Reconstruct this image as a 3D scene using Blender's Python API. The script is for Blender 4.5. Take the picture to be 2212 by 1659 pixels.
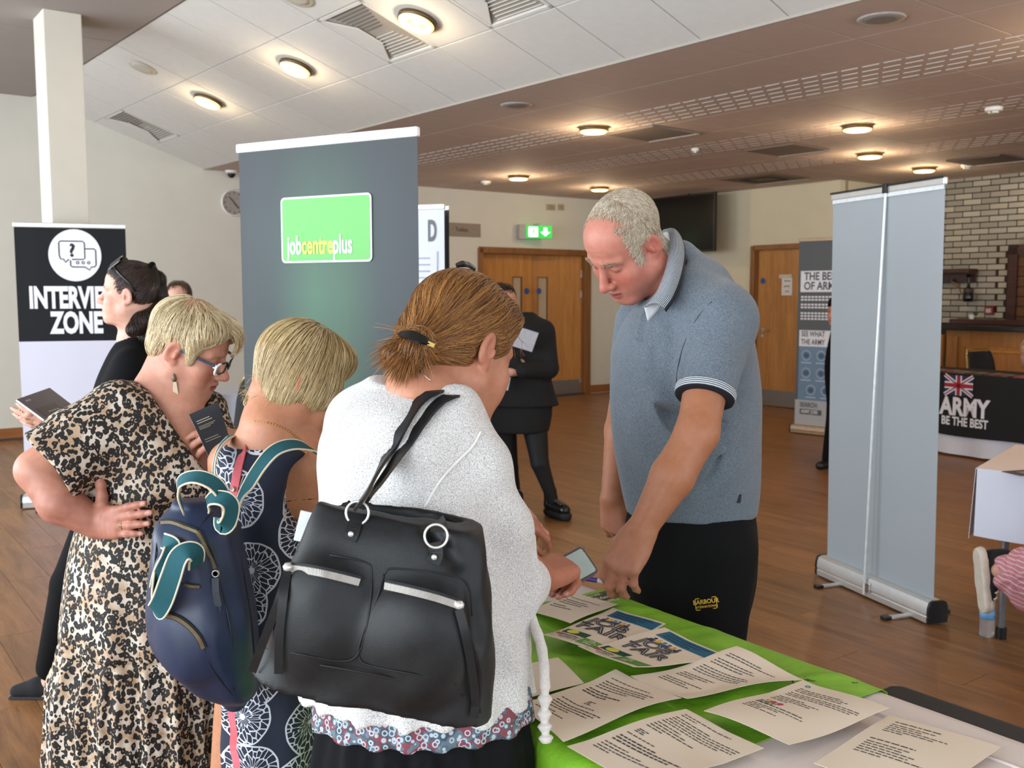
import bpy, bmesh, math, random
import numpy as np
from mathutils import Vector, Matrix, Euler
random.seed(7)
RNG = np.random.default_rng(11)
for _o in list(bpy.data.objects):
 bpy.data.objects.remove(_o)
COL = bpy.context.scene.collection
SC = bpy.context.scene
# ------------------------------------------------------------------ camera
FPX = 2100.0
PITCH = math.atan(194.5 / FPX)
CAMZ = 1.48
CAM = np.array([0.0, 0.0, CAMZ])
FWD = np.array([0.0, math.cos(PITCH), -math.sin(PITCH)])
UPV = np.array([0.0, math.sin(PITCH), math.cos(PITCH)])
cam_data = bpy.data.cameras.new('camera')
cam_data.sensor_fit = 'HORIZONTAL'
cam_data.sensor_width = 36.0
cam_data.lens = 36.0 * FPX / 2212.0
cam_data.clip_start = 0.05
cam_data.clip_end = 80
cam_data.dof.use_dof = True
cam_data.dof.focus_distance = 1.8
cam_data.dof.aperture_fstop = 9.0
cam = bpy.data.objects.new('camera', cam_data)
COL.objects.link(cam)
cam.location = CAM
cam.rotation_euler = (math.pi / 2 - PITCH, 0, 0)
SC.camera = cam
# ------------------------------------------------------------------ world, window daylight, exposure
ROT_ROOM = math.radians(36.6)     # direction of the back wall
ROT_CEIL = math.radians(39.0)     # direction of the ceiling grid
KX, KY = 1.80, 14.91              # far corner of the hall
def lxy(x, y, ang=ROT_ROOM):
 c, s = math.cos(ang), math.sin(ang)
 return (KX + x * c - y * s, KY + x * s + y * c)
def room(x, y, z=0.0):
 a, b = lxy(x, y)
 return Vector((a, b, z))
def ceilp(x, y, z=0.0):
 a, b = lxy(x, y, ROT_CEIL)
 return Vector((a, b, z))
w = bpy.data.worlds.new('daylight')
SC.world = w
w.use_nodes = True
_bg = w.node_tree.nodes['Background']
_bg.inputs[0].default_value = (0.80, 0.90, 1.0, 1)
_bg.inputs[1].default_value = 1.0
def window_light(name, loc, target, sx, sy, power, col):
 d = bpy.data.lights.new(name, 'AREA')
 d.shape = 'RECTANGLE'
 d.size, d.size_y = sx, sy
 d.energy = power
 d.color = col
 o = bpy.data.objects.new(name, d)
 COL.objects.link(o)
 o.location = loc
 o.rotation_euler = (Vector(target) - Vector(loc)).to_track_quat('-Z', 'Y').to_euler()
 return o
# daylight entering through the window bands of the two glazed walls behind the photographer
window_light('window_daylight_side', room(-13.15, -6.8, 1.75), room(-5, -6.8, 1.6), 12.0, 2.3, 820, (0.84, 0.93, 1.0))
window_light('window_daylight_rear', room(-6.8, -15.0, 1.75), room(-6.8, -5, 1.6), 11.0, 2.3, 250, (0.84, 0.93, 1.0))
SC.view_settings.view_transform = 'Standard'
SC.view_settings.look = 'None'
SC.view_settings.gamma = 1.0
SC.view_settings.use_curve_mapping = False
SC.view_settings.exposure = -0.16
SC.cycles.use_denoising = True
try:
 SC.cycles.denoiser = 'OPENIMAGEDENOISE'
except Exception:
 pass
SC.cycles.max_bounces = 8
SC.cycles.diffuse_bounces = 4
SC.cycles.transparent_max_bounces = 12
SC.cycles.sample_clamp_indirect = 6.0
# ------------------------------------------------------------------ pixel helpers (photo frame 2212 x 1659)
def ray(px, py):
 return FWD + (px - 1106.0) / FPX * np.array([1.0, 0, 0]) + (829.5 - py) / FPX * UPV
def P(px, py, Y):
 d = ray(px, py)
 return CAM + d * (Y / d[1])
def PZ(px, py, z):
 d = ray(px, py)
 return CAM + d * ((z - CAMZ) / d[2])
def proj(p):
 q = np.asarray(p, float) - CAM
 wd = q @ FWD
 return 1106.0 + FPX * q[0] / wd, 829.5 - FPX * (q @ UPV) / wd
# ------------------------------------------------------------------ materials
def srgb(c):
 if isinstance(c, str):
  c = c.lstrip('#')
  c = [int(c[i:i + 2], 16) / 255 for i in (0, 2, 4)]
 return tuple((v / 12.92 if v <= 0.04045 else ((v + 0.055) / 1.055) ** 2.4) for v in c[:3]) + (1.0,)
MATS = {}
class NT:
 def __init__(self, name):
  self.m = bpy.data.materials.new(name)
  self.m.use_nodes = True
  self.t = self.m.node_tree
  self.b = self.t.nodes['Principled BSDF']
 def n(self, typ, **kw):
  nd = self.t.nodes.new(typ)
  for k, v in kw.items():
   setattr(nd, k, v)
  return nd
 def l(self, a, b):
  self.t.links.new(a, b)
 def setv(self, sock, v):
  self.b.inputs[sock].default_value = v
 def coords(self, kind='Object'):
  return self.n('ShaderNodeTexCoord').outputs[kind]
 def noise(self, scale, detail=3, vec=None, rough=0.55, dist=0.0):
  nd = self.n('ShaderNodeTexNoise')
  nd.inputs['Scale'].default_value = scale
  nd.inputs['Detail'].default_value = detail
  nd.inputs['Roughness'].default_value = rough
  nd.inputs['Distortion'].default_value = dist
  if vec is not None:
   self.l(vec, nd.inputs['Vector'])
  return nd
 def mapping(self, vec, scale=(1, 1, 1), rot=(0, 0, 0), loc=(0, 0, 0)):
  nd = self.n('ShaderNodeMapping')
  nd.inputs['Scale'].default_value = scale
  nd.inputs['Rotation'].default_value = rot
  nd.inputs['Location'].default_value = loc
  self.l(vec, nd.inputs['Vector'])
  return nd.outputs[0]
 def ramp(self, fac, stops, interp='LINEAR'):
  nd = self.n('ShaderNodeValToRGB')
  cr = nd.color_ramp
  cr.interpolation = interp
  while len(cr.elements) < len(stops):
   cr.elements.new(0.5)
  for e, (p, c) in zip(cr.elements, stops):
   e.position = p
   e.color = c if len(c) == 4 else tuple(c) + (1,)
  self.l(fac, nd.inputs[0])
  return nd.outputs[0]
 def mix(self, fac, a, b, blend='MIX'):
  nd = self.n('ShaderNodeMix', data_type='RGBA', blend_type=blend)
  for s, v in ((nd.inputs[0], fac), (nd.inputs[6], a), (nd.inputs[7], b)):
   if hasattr(v, 'is_linked') or hasattr(v, 'links'):
    self.l(v, s)
   else:
    s.default_value = v
  return nd.outputs[2]
 def math(self, op, a, b=None, c=None, clamp=False):
  nd = self.n('ShaderNodeMath', operation=op, use_clamp=clamp)
  for i, v in enumerate((a, b, c)):
   if v is None:
    continue
   if hasattr(v, 'links'):
    self.l(v, nd.inputs[i])
   else:
    nd.inputs[i].default_value = v
  return nd.outputs[0]
 def vmath(self, op, a, b=None):
  nd = self.n('ShaderNodeVectorMath', operation=op)
  for i, v in enumerate((a, b)):
   if v is None:
    continue
   if hasattr(v, 'links'):
    self.l(v, nd.inputs[i])
   else:
    nd.inputs[i].default_value = v
  return nd
 def bump(self, h, strength=0.3, dist=0.01):
  nd = self.n('ShaderNodeBump')
  nd.inputs['Strength'].default_value = strength
  nd.inputs['Distance'].default_value = dist
  self.l(h, nd.inputs['Height'])
  self.l(nd.outputs[0], self.b.inputs['Normal'])
 def base(self, c):
  if hasattr(c, 'links'):
   self.l(c, self.b.inputs['Base Color'])
  else:
   self.setv('Base Color', c)
def mat(name, col, rough=0.6, metal=0.0, var=0.08, scale=30.0, bump=0.0, bscale=200.0, spec=0.5, emit=None, coat=0.0, alpha=1.0, sheen=0.0):
 if name in MATS:
  return MATS[name]
 t = NT(name)
 c = srgb(col)
 co = t.coords()
 nz = t.noise(scale, 3, co)
 dark = tuple(v * (1 - var) for v in c[:3]) + (1,)
 lite = tuple(min(1, v * (1 + var)) for v in c[:3]) + (1,)
 t.base(t.ramp(nz.outputs[0], [(0.3, dark), (0.7, lite)]))
 t.setv('Roughness', rough)
 t.setv('Metallic', metal)
 t.setv('Specular IOR Level', spec)
 if coat:
  t.setv('Coat Weight', coat)
 if sheen:
  t.setv('Sheen Weight', sheen)
 if bump:
  nb = t.noise(bscale, 2, co)
  t.bump(nb.outputs[0], bump, 0.004)
 if emit:
  t.setv('Emission Color', srgb(emit[0]))
  t.setv('Emission Strength', emit[1])
 if alpha < 1:
  t.setv('Alpha', alpha)
 MATS[name] = t.m
 return t.m
# ------------------------------------------------------------------ mesh helpers
class MB:
 def __init__(self):
  self.v = []
  self.f = []
 def add(self, verts, faces):
  o = len(self.v)
  self.v.extend([tuple(map(float, p)) for p in verts])
  self.f.extend([tuple(i + o for i in f) for f in faces])
  return self
 def box(self, c, s, rot=None, bev=0.0):
  hx, hy, hz = s[0] / 2, s[1] / 2, s[2] / 2
  if bev <= 0:
   vs = [(x * hx, y * hy, z * hz) for z in (-1, 1) for y in (-1, 1) for x in (-1, 1)]
   fs = [(0, 2, 3, 1), (4, 5, 7, 6), (0, 1, 5, 4), (2, 6, 7, 3), (0, 4, 6, 2), (1, 3, 7, 5)]
  else:
   bm = bmesh.new()
   bmesh.ops.create_cube(bm, size=1.0)
   for v in bm.verts:
    v.co = Vector((v.co.x * s[0], v.co.y * s[1], v.co.z * s[2]))
   bmesh.ops.bevel(bm, geom=list(bm.edges), offset=bev, segments=2, affect='EDGES', profile=0.6)
   bm.verts.index_update()
   vs = [tuple(v.co) for v in bm.verts]
   fs = [tuple(v.index for v in f.verts) for f in bm.faces]
   bm.free()
  R = rot if rot is not None else Matrix.Identity(3)
  if isinstance(R, (tuple, list)):
   R = Euler(R).to_matrix()
  cc = Vector(c)
  return self.add([R @ Vector(p) + cc for p in vs], fs)
 def tube(self, pts, r, n=8, caps=True):
  pts = [Vector(p) for p in pts]
  m = len(pts)
  rs = r if isinstance(r, (list, tuple, np.ndarray)) else [r] * m
  t0 = (pts[1] - pts[0]).normalized()
  a = Vector((0, 0, 1)) if abs(t0.z) < 0.9 else Vector((1, 0, 0))
  nrm = t0.cross(a).normalized()
  vs = []
  for i in range(m):
   t = (pts[min(i + 1, m - 1)] - pts[max(i - 1, 0)]).normalized()
   nrm = (nrm - t * nrm.dot(t)).normalized()
   b = t.cross(nrm)
   for k in range(n):
    an = 2 * math.pi * k / n
    vs.append(pts[i] + (nrm * math.cos(an) + b * math.sin(an)) * rs[i])
  fs = []
  for i in range(m - 1):
   for k in range(n):
    k2 = (k + 1) % n
    fs.append((i * n + k, i * n + k2, (i + 1) * n + k2, (i + 1) * n + k))
  if caps:
   fs.append(tuple(range(n - 1, -1, -1)))
   fs.append(tuple((m - 1) * n + k for k in range(n)))
  return self.add(vs, fs)
 def ribbon(self, pts, nrms, width, thick):
  pts = [Vector(p) for p in pts]
  m = len(pts)
  vs, fs = [], []
  ws = width if isinstance(width, (list, tuple)) else [width] * m
  for i in range(m):
   t = (pts[min(i + 1, m - 1)] - pts[max(i - 1, 0)]).normalized()
   nn = Vector(nrms[i])
   nn = (nn - t * nn.dot(t)).normalized()
   s = t.cross(nn).normalized()
   h = ws[i] / 2
   for a, b in ((-h, -thick / 2), (h, -thick / 2), (h, thick / 2), (-h, thick / 2)):
    vs.append(pts[i] + s * a + nn * b)
  for i in range(m - 1):
   for k in range(4):
    k2 = (k + 1) % 4
    fs.append((i * 4 + k, i * 4 + k2, i * 4 + 4 + k2, i * 4 + 4 + k))
  fs.append((3, 2, 1, 0))
  e = (m - 1) * 4
  fs.append((e, e + 1, e + 2, e + 3))
  return self.add(vs, fs)
 def lathe(self, prof, n=24, M=None):
  vs, fs = [], []
  m = len(prof)
  for r, z in prof:
   for k in range(n):
    a = 2 * math.pi * k / n
    vs.append(Vector((r * math.cos(a), r * math.sin(a), z)))
  for i in range(m - 1):
   for k in range(n):
    k2 = (k + 1) % n
    fs.append((i * n + k, i * n + k2, (i + 1) * n + k2, (i + 1) * n + k))
  if prof[0][0] > 1e-6:
   fs.append(tuple(range(n - 1, -1, -1)))
  if prof[-1][0] > 1e-6:
   fs.append(tuple((m - 1) * n + k for k in range(n)))
  if M is not None:
   vs = [M @ v for v in vs]
  return self.add(vs, fs)
 def grid(self, fn, nu, nv):
  vs = [fn(i / nu, j / nv) for j in range(nv + 1) for i in range(nu + 1)]
  fs = []
  for j in range(nv):
   for i in range(nu):
    a = j * (nu + 1) + i
    fs.append((a, a + 1, a + nu + 2, a + nu + 1))
  return self.add(vs, fs)
 def sheet(self, fn, nu, nv, thick, nz=(0, 0, 1)):
  o = len(self.v)
  top, bot = [], []
  for j in range(nv + 1):
   for i in range(nu + 1):
    p = Vector(fn(i / nu, j / nv))
    d = Vector(nz(i / nu, j / nv)) if callable(nz) else Vector(nz)
    top.append(p + d * thick / 2)
    bot.append(p - d * thick / 2)
  n = len(top)
  fs = []
  st = nu + 1
  for j in range(nv):
   for i in range(nu):
    a = j * st + i
    fs.append((a, a + 1, a + st + 1, a + st))
    fs.append((n + a, n + a + st, n + a + st + 1, n + a + 1))
  rim = [i for i in range(nu)] + [nu + j * st for j in range(nv)] + [nv * st + nu - i for i in range(nu)] + [(nv - j) * st for j in range(nv)]
  for k in range(len(rim)):
   a, b = rim[k], rim[(k + 1) % len(rim)]
   fs.append((a, n + a, n + b, b))
  return self.add(top + bot, fs)
 def prism(self, poly, h, M=None):
  n = len(poly)
  vs = [Vector((x, y, 0)) for x, y in poly] + [Vector((x, y, h)) for x, y in poly]
  fs = [tuple(range(n - 1, -1, -1)), tuple(range(n, 2 * n))]
  for i in range(n):
   j = (i + 1) % n
   fs.append((i, j, n + j, n + i))
  if M is not None:
   vs = [M @ v for v in vs]
  return self.add(vs, fs)
 def mesh(self, name):
  me = bpy.data.meshes.new(name)
  me.from_pydata(self.v, [], self.f)
  me.update()
  return me
 def build(self, name, m, parent=None, smooth=False, loc=None, rot=None, angle=None):
  me = self.mesh(name)
  if m is not None:
   me.materials.append(m)
  return put(name, me, parent, smooth, loc, rot, angle)
def put(name, me, parent=None, smooth=False, loc=None, rot=None, angle=None):
 if smooth and len(me.polygons):
  me.polygons.foreach_set('use_smooth', np.ones(len(me.polygons), bool))
  if angle:
   me.set_sharp_from_angle(angle=math.radians(angle))
 o = bpy.data.objects.new(name, me)
 COL.objects.link(o)
 if parent is not None:
  o.parent = parent
 if loc is not None:
  o.location = loc
 if rot is not None:
  o.rotation_euler = rot
 return o
def inst(src, name, parent=None, loc=None, rot=None):
 o = bpy.data.objects.new(name, src.data if hasattr(src, 'data') else src)
 COL.objects.link(o)
 if parent is not None:
  o.parent = parent
 if loc is not None:
  o.location = loc
 if rot is not None:
  o.rotation_euler = rot
 return o
def tag(o, label=None, cat=None, group=None, kind=None):
 if label:
  o['label'] = label
 if cat:
  o['category'] = cat
 if group:
  o['group'] = group
 if kind:
  o['kind'] = kind
 return o
def empty(name, loc=(0, 0, 0), rot=(0, 0, 0)):
 o = bpy.data.objects.new(name, None)
 COL.objects.link(o)
 o.location = loc
 o.rotation_euler = rot
 o.empty_display_size = 0.1
 return o
_TXT = {}
def text_geo(s, bold=0.0, align='CENTER', spacing=1.0, extrude=0.0, outline=0.0):
 key = (s, bold, align, spacing, extrude, outline)
 if key in _TXT:
  return _TXT[key]
 cu = bpy.data.curves.new('txt', 'FONT')
 cu.body = s
 cu.size = 1.0
 cu.offset = bold
 cu.align_x = align
 cu.align_y = 'CENTER'
 cu.space_character = spacing
 cu.extrude = extrude
 cu.resolution_u = 3
 if outline:
  cu.fill_mode = 'NONE'
  cu.bevel_depth = outline
  cu.bevel_resolution = 0
 ob = bpy.data.objects.new('txt', cu)
 COL.objects.link(ob)
 dg = bpy.context.evaluated_depsgraph_get()
 me = bpy.data.meshes.new_from_object(ob.evaluated_get(dg))
 vs = [tuple(v.co) for v in me.vertices]
 fs = [tuple(p.vertices) for p in me.polygons]
 bpy.data.objects.remove(ob)
 bpy.data.curves.remove(cu)
 bpy.data.meshes.remove(me)
 _TXT[key] = (vs, fs)
 return vs, fs
def text(s, height, xs, fn, mb, bold=0.012, align='CENTER', spacing=1.0, outline=0.0):
 vs, fs = text_geo(s, bold, align, spacing, 0.0, outline)
 k = height / 0.7
 mb.add([fn(x * k * xs, y * k) for x, y, z in vs], fs)
 return mb
def strokes(lines, width, fn, mb):
 for ln in lines:
  n = len(ln)
  vs = []
  for i in range(n):
   a = Vector(ln[max(i - 1, 0)])
   b = Vector(ln[min(i + 1, n - 1)])
   d = (b - a).normalized()
   nn = Vector((-d.y, d.x)) * width / 2
   p = Vector(ln[i])
   vs += [p + nn, p - nn]
  mb.add([fn(v.x, v.y) for v in vs], [(2 * i, 2 * i + 1, 2 * i + 3, 2 * i + 2) for i in range(n - 1)])
def disc(mb, cx, cy, r, fn, n=28, r0=0.0, ry=None):
 ry = ry or r
 vs = [(cx + r * math.cos(2 * math.pi * k / n), cy + ry * math.sin(2 * math.pi * k / n)) for k in range(n)]
 if r0 <= 0:
  mb.add([fn(*p) for p in vs], [tuple(range(n))])
 else:
  q = r0 / r
  vi = [(cx + (x - cx) * q, cy + (y - cy) * q) for x, y in vs]
  mb.add([fn(*p) for p in vs + vi], [(k, (k + 1) % n, n + (k + 1) % n, n + k) for k in range(n)])
def rrect(w, h, r, n=4, cx=0, cy=0):
 out = []
 for sx, sy, a0 in ((1, 1, 0), (-1, 1, 90), (-1, -1, 180), (1, -1, 270)):
  for k in range(n + 1):
   a = math.radians(a0 + 90 * k / n)
   out.append((cx + sx * (w / 2 - r) + r * math.cos(a), cy + sy * (h / 2 - r) + r * math.sin(a)))
 return out
def face(mb, poly, fn):
 mb.add([fn(*p) for p in poly], [tuple(range(len(poly)))])
def plane_fn(o, ex, ey, off=0.0):
 o, ex, ey = Vector(o), Vector(ex).normalized(), Vector(ey).normalized()
 n = ex.cross(ey)
 return lambda x, y: o + ex * x + ey * y + n * off
# ================================================================== ROOM
ROOM_LOC = (KX, KY, 0)
RR = (0, 0, ROT_ROOM)
RC = (0, 0, ROT_CEIL)
_ur = np.array([math.cos(ROT_ROOM), math.sin(ROT_ROOM)])
_er = np.array([-_ur[1], _ur[0]])
_K = np.array([KX, KY])
def on_back(px, py, y0=0.0):
 d = ray(px, py)
 a = (CAM[:2] - _K) @ _er
 b = d[:2] @ _er
 s = (y0 - a) / b
 p = CAM + d * s
 return float((p[:2] - _K) @ _ur), float(p[2])
def on_side(px, py, x0=0.0):
 d = ray(px, py)
 a = (CAM[:2] - _K) @ _ur
 b = d[:2] @ _ur
 s = (x0 - a) / b
 p = CAM + d * s
 return float((p[:2] - _K) @ _er), float(p[2])
M_WALL = mat('cream_wall_paint', '#d3d0c6', 0.85, var=0.02, scale=4, bump=0.05)
M_WALLW = mat('warm_wall_paint', '#d6cdb2', 0.85, var=0.02, scale=4, bump=0.05)
M_OAK = None
def wood_mat(name, c1, c2, rough=0.45, sx=1.0, axis='Z', rnd=0.25):
 t = NT(name)
 co = t.coords()
 sc = {'X': (0.8, 9, 9), 'Y': (9, 0.8, 9), 'Z': (9, 9, 0.8)}[axis]
 mp = t.mapping(co, tuple(v * sx for v in sc))
 oi = t.n('ShaderNodeObjectInfo')
 gi = t.n('ShaderNodeNewGeometry')
 rv = t.math('FRACT', t.math('ADD', oi.outputs['Random'], gi.outputs['Random Per Island']))
 off = t.vmath('SCALE', t.vmath('ADD', (1.0, 1.0, 1.0), (0, 0, 0)).outputs[0])
 t.l(t.math('MULTIPLY', rv, 37.0), off.inputs[3])
 mp2 = t.vmath('ADD', mp, off.outputs[0]).outputs[0]
 n1 = t.noise(2.2, 6, mp2, 0.6, 0.6)
 n2 = t.noise(14, 3, mp2, 0.6)
 f = t.math('MULTIPLY_ADD', n2.outputs[0], 0.35, t.math('MULTIPLY', n1.outputs[0], 0.75))
 c = t.ramp(f, [(0.32, srgb(c1)), (0.72, srgb(c2))])
 br = t.math('MULTIPLY_ADD', rv, rnd * 2, 1 - rnd)
 cm = t.mix(1.0, c, (1, 1, 1, 1), 'MULTIPLY')
 hsv = t.n('ShaderNodeHueSaturation')
 t.l(c, hsv.inputs['Color'])
 t.l(br, hsv.inputs['Value'])
 t.base(hsv.outputs[0])
 t.setv('Roughness', rough)
 t.bump(n2.outputs[0], 0.06, 0.002)
 MATS[name] = t.m
 return t.m
M_FLOOR = wood_mat('laminate_floor_boards', '#644226', '#9c6c42', 0.40, 1.0, 'Y', 0.10)
M_OAK = wood_mat('oak_veneer_door', '#9c6730', '#c58b4a', 0.4, 0.7, 'Z', 0.08)
M_OAKD = wood_mat('oak_door_frame', '#6f4722', '#946233', 0.45, 0.9, 'Z', 0.08)
M_OAKB = wood_mat('oak_bar_front', '#8a5a28', '#b0763a', 0.4, 0.7, 'Z', 0.1)
M_DARKWOOD = wood_mat('dark_mahogany', '#2a120c', '#4a231a', 0.4, 0.9, 'Y', 0.1)
M_STEEL = mat('brushed_steel', '#9b9a97', 0.35, 0.9, 0.06, 60)
M_CHROME = mat('polished_chrome', '#d8d8d8', 0.12, 1.0, 0.02)
M_WHITEP = mat('white_plastic', '#e6e4de', 0.4, var=0.02)
M_BLACKP = mat('black_plastic', '#121214', 0.35, var=0.1)
M_GREYP = mat('grey_plastic', '#8d8a84', 0.5, var=0.04)
# ---- floor: base plus individual boards
fb = MB().box((-5.6, -7.0, -0.06), (15.5, 17.0, 0.1))
floor = fb.build('floor', mat('floor_underlay_gap', '#241812', 0.9), None, loc=ROOM_LOC, rot=RR)
tag(floor, 'brown laminate plank floor of the hall', None, kind='structure')
PLW, PLL = 0.19, 1.28
plank_me = MB().box((0, 0, -0.0045), (PLW - 0.002, PLL - 0.002, 0.009), bev=0.0008).mesh('plank')
plank_me.materials.append(M_FLOOR)
spots = []
ix = 0
x = -13.2
while x < 1.9:
 off = [0.0, 0.45, 0.85, 0.2, 0.65, 1.05][ix % 6]
 y = 1.2 - off
 while y > -15.4:
  spots.append((x, y))
  y -= PLL
 x += PLW
 ix += 1
def plank_area(s):
 pts = []
 for dx in (-PLW / 2, PLW / 2):
  for dy in (-PLL / 2, PLL / 2):
   wp = room(s[0] + dx, s[1] + dy, 0)
   q = np.array(wp) - CAM
   if q @ FWD < 0.4:
    return 0.0
   pts.append(proj(wp))
 xs = [p[0] for p in pts]
 ys = [p[1] for p in pts]
 if max(xs) < 0 or min(xs) > 2212 or min(ys) > 1659 or max(ys) < 0:
  return 0.0
 a, b, c, d = pts
 ar = abs((b[0] - a[0]) * (c[1] - a[1]) - (b[1] - a[1]) * (c[0] - a[0]))
 return ar
spots.sort(key=lambda s: -plank_area(s))
for s in spots[:300]:
 inst(plank_me, 'plank', floor, (s[0], s[1], 0))
rest = MB()
for s in spots[300:]:
 rest.box((s[0], s[1], -0.0045), (PLW - 0.002, PLL - 0.002, 0.009))
pr = rest.build('distant_planks', M_FLOOR, floor)
tag(pr, kind='stuff')
# ---- back wall with the double door opening
dl, _ = on_back(1041, 700)
dr, _ = on_back(1262, 700)
dz = on_back(1140, 546)[1]
TH = 0.16
mb = MB()
mb.box(((-13.2 + dl) / 2, TH / 2, 1.9), (dl + 13.2, TH, 3.8))
mb.box((dr / 2 + 0.02, TH / 2, 1.9), (-dr + 0.04, TH, 3.8))
mb.box(((dl + dr) / 2, TH / 2, (3.8 + dz) / 2), (dr - dl, TH, 3.8 - dz))
wall_back = mb.build('wall_back', M_WALL, None, loc=ROOM_LOC, rot=RR)
tag(wall_back, 'cream back wall with the toilet doors', kind='structure')
# corridor behind the double doors
mb = MB()
mb.box(((dl + dr) / 2, 2.2, 1.4), (2.6, 0.1, 2.8))
mb.box((dl - 0.5, 1.2, 1.4), (0.1, 2.0, 2.8))
mb.box((dr + 0.5, 1.2, 1.4), (0.1, 2.0, 2.8))
mb.box(((dl + dr) / 2, 1.2, 2.75), (2.6, 2.0, 0.1))
tag(mb.build('wall_corridor', M_WALLW, None, loc=ROOM_LOC, rot=RR), 'corridor wall behind the double doors', kind='structure')
# ---- side wall with the single door
def side_z(px, py):
 return on_side(px, py)[1]
d2l = on_side(1629, 700)[0]
d2r = d2l - 0.95
d2z = on_side(1690, 537)[1]
yend = on_side(1815.5, 400)[0]
mb = MB()
mb.box((TH / 2, d2l / 2 + 0.02, 1.45), (TH, -d2l + 0.04, 2.9))
mb.box((TH / 2, (yend + d2r) / 2, 1.45), (TH, d2r - yend, 2.9))
mb.box((TH / 2, (d2l + d2r) / 2, (2.9 + d2z) / 2), (TH, d2l - d2r, 2.9 - d2z))
mb.box((0.6, yend + TH / 2 + 0.0, 1.45), (1.0, TH, 2.9))
mb.box((TH + 0.3, (d2l + d2r) / 2, 1.45), (0.05, 1.4, 2.9))
wall_side = mb.build('wall_right', M_WALLW, None, loc=ROOM_LOC, rot=RR)
tag(wall_side, 'cream side wall carrying the television', kind='structure')
# ---- brick wall behind the bar, built from separate bricks
BX = 1.06
mb = MB().box((BX + 0.09, -6.3, 1.45), (0.16, 5.2, 2.9))
wall_bar = mb.build('wall_bar', mat('dark_mortar', '#3a2c22', 0.9), None, loc=ROOM_LOC, rot=RR)
tag(wall_bar, 'white glazed brick wall behind the bar', kind='structure')
by0, bz0 = on_side(2040, 690, BX)
by1 = on_side(2230, 400, BX)[0]
BL, BH = 0.216, 0.0705
brick_me = MB().box((0, 0, 0), (0.02, BL - 0.012, BH - 0.011), bev=0.003).mesh('brick')
half_me = MB().box((0, 0, 0), (0.02, BL / 2 - 0.012, BH - 0.011), bev=0.003).mesh('half_brick')
t = NT('white_glazed_brick')
oi = t.n('ShaderNodeObjectInfo')
t.base(t.ramp(oi.outputs['Random'], [(0, srgb('#8f897c')), (1, srgb('#b3ab9b'))]))
t.setv('Roughness', 0.3)
M_BRICK = t.m
brick_me.materials.append(M_BRICK)
half_me.materials.append(M_BRICK)
winl = on_side(2183, 540, BX)[0]
winz = on_side(2190, 535, BX)[1]
z = 1.16
r = 0
nb = 0
while z < 2.88:
 y = by0 + 0.25 - (0 if r % 2 else BL / 2)
 while y > by1 - 0.2:
  if z < winz and y - BL / 2 < winl + 0.02:
   if r % 2 == 0 or True:
    yy = winl + 0.02 + BL / 4
    if y - BL / 2 < winl + 0.02 < y + BL / 2 - 0.02:
     if (y + BL / 2 - winl - 0.02) > 0.1:
      inst(half_me, 'brick', wall_bar, (BX, winl + 0.02 + BL / 4, z))
   y -= BL
   continue
  inst(brick_me, 'brick', wall_bar, (BX, y, z))
  nb += 1
  y -= BL
 z += BH
 r += 1
# cupboard opening in the brick wall
mb = MB()
mb.box((BX - 0.005, winl - 0.05, (winz + 1.1) / 2), (0.06, 0.1, winz - 1.1))
mb.box((BX - 0.005, winl - 0.45, winz - 0.04), (0.06, 0.9, 0.08))
shut = empty('serving_hatch', ROOM_LOC, RR)
tag(shut, 'dark brown wooden hatch set in the white brick wall', 'hatch')
mb.build('hatch_frame', M_DARKWOOD, shut)
for i in range(9):
 MB().box((BX + 0.0, winl - 0.48, 1.16 + i * 0.115), (0.02, 0.76, 0.107), bev=0.003).build('slat', wood_mat('hatch_slat_wood', '#4a2c12', '#6b431d', 0.4, 1, 'Y', 0.1) if 'hatch_slat_wood' not in MATS else MATS['hatch_slat_wood'], shut)
# ---- unseen walls behind the photographer, with window bands
M_UN = mat('off_white_wall', '#cfccc4', 0.9, var=0.02)
mb = MB()
for z0, z1 in ((0, 0.55), (2.95, 3.9)):
 mb.box((-13.0, -6.8, (z0 + z1) / 2), (0.12, 17.0, z1 - z0))
for y in (1.2, -4.2, -9.6, -15.0):
 mb.box((-13.0, y, 1.75), (0.14, 0.5, 2.4))
tag(mb.build('wall_window_side', M_UN, None, loc=ROOM_LOC, rot=RR), 'window wall beside the photographer', kind='structure')
mb = MB()
for z0, z1 in ((0, 0.55), (2.95, 3.9)):
 mb.box((-5.6, -14.9, (z0 + z1) / 2), (15.0, 0.12, z1 - z0))
for x in (-12.6, -7.0, -1.0, 1.9):
 mb.box((x, -14.9, 1.75), (0.5, 0.14, 2.4))
tag(mb.build('wall_rear', M_UN, None, loc=ROOM_LOC, rot=RR), 'window wall behind the photographer', kind='structure')
mb = MB().box((2.1, -11.8, 1.45), (0.12, 6.2, 2.9)).box((1.6, -8.85, 1.45), (1.1, 0.12, 2.9))
tag(mb.build('wall_far_right', M_UN, None, loc=ROOM_LOC, rot=RR), 'plain wall beyond the bar', kind='structure')
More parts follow.
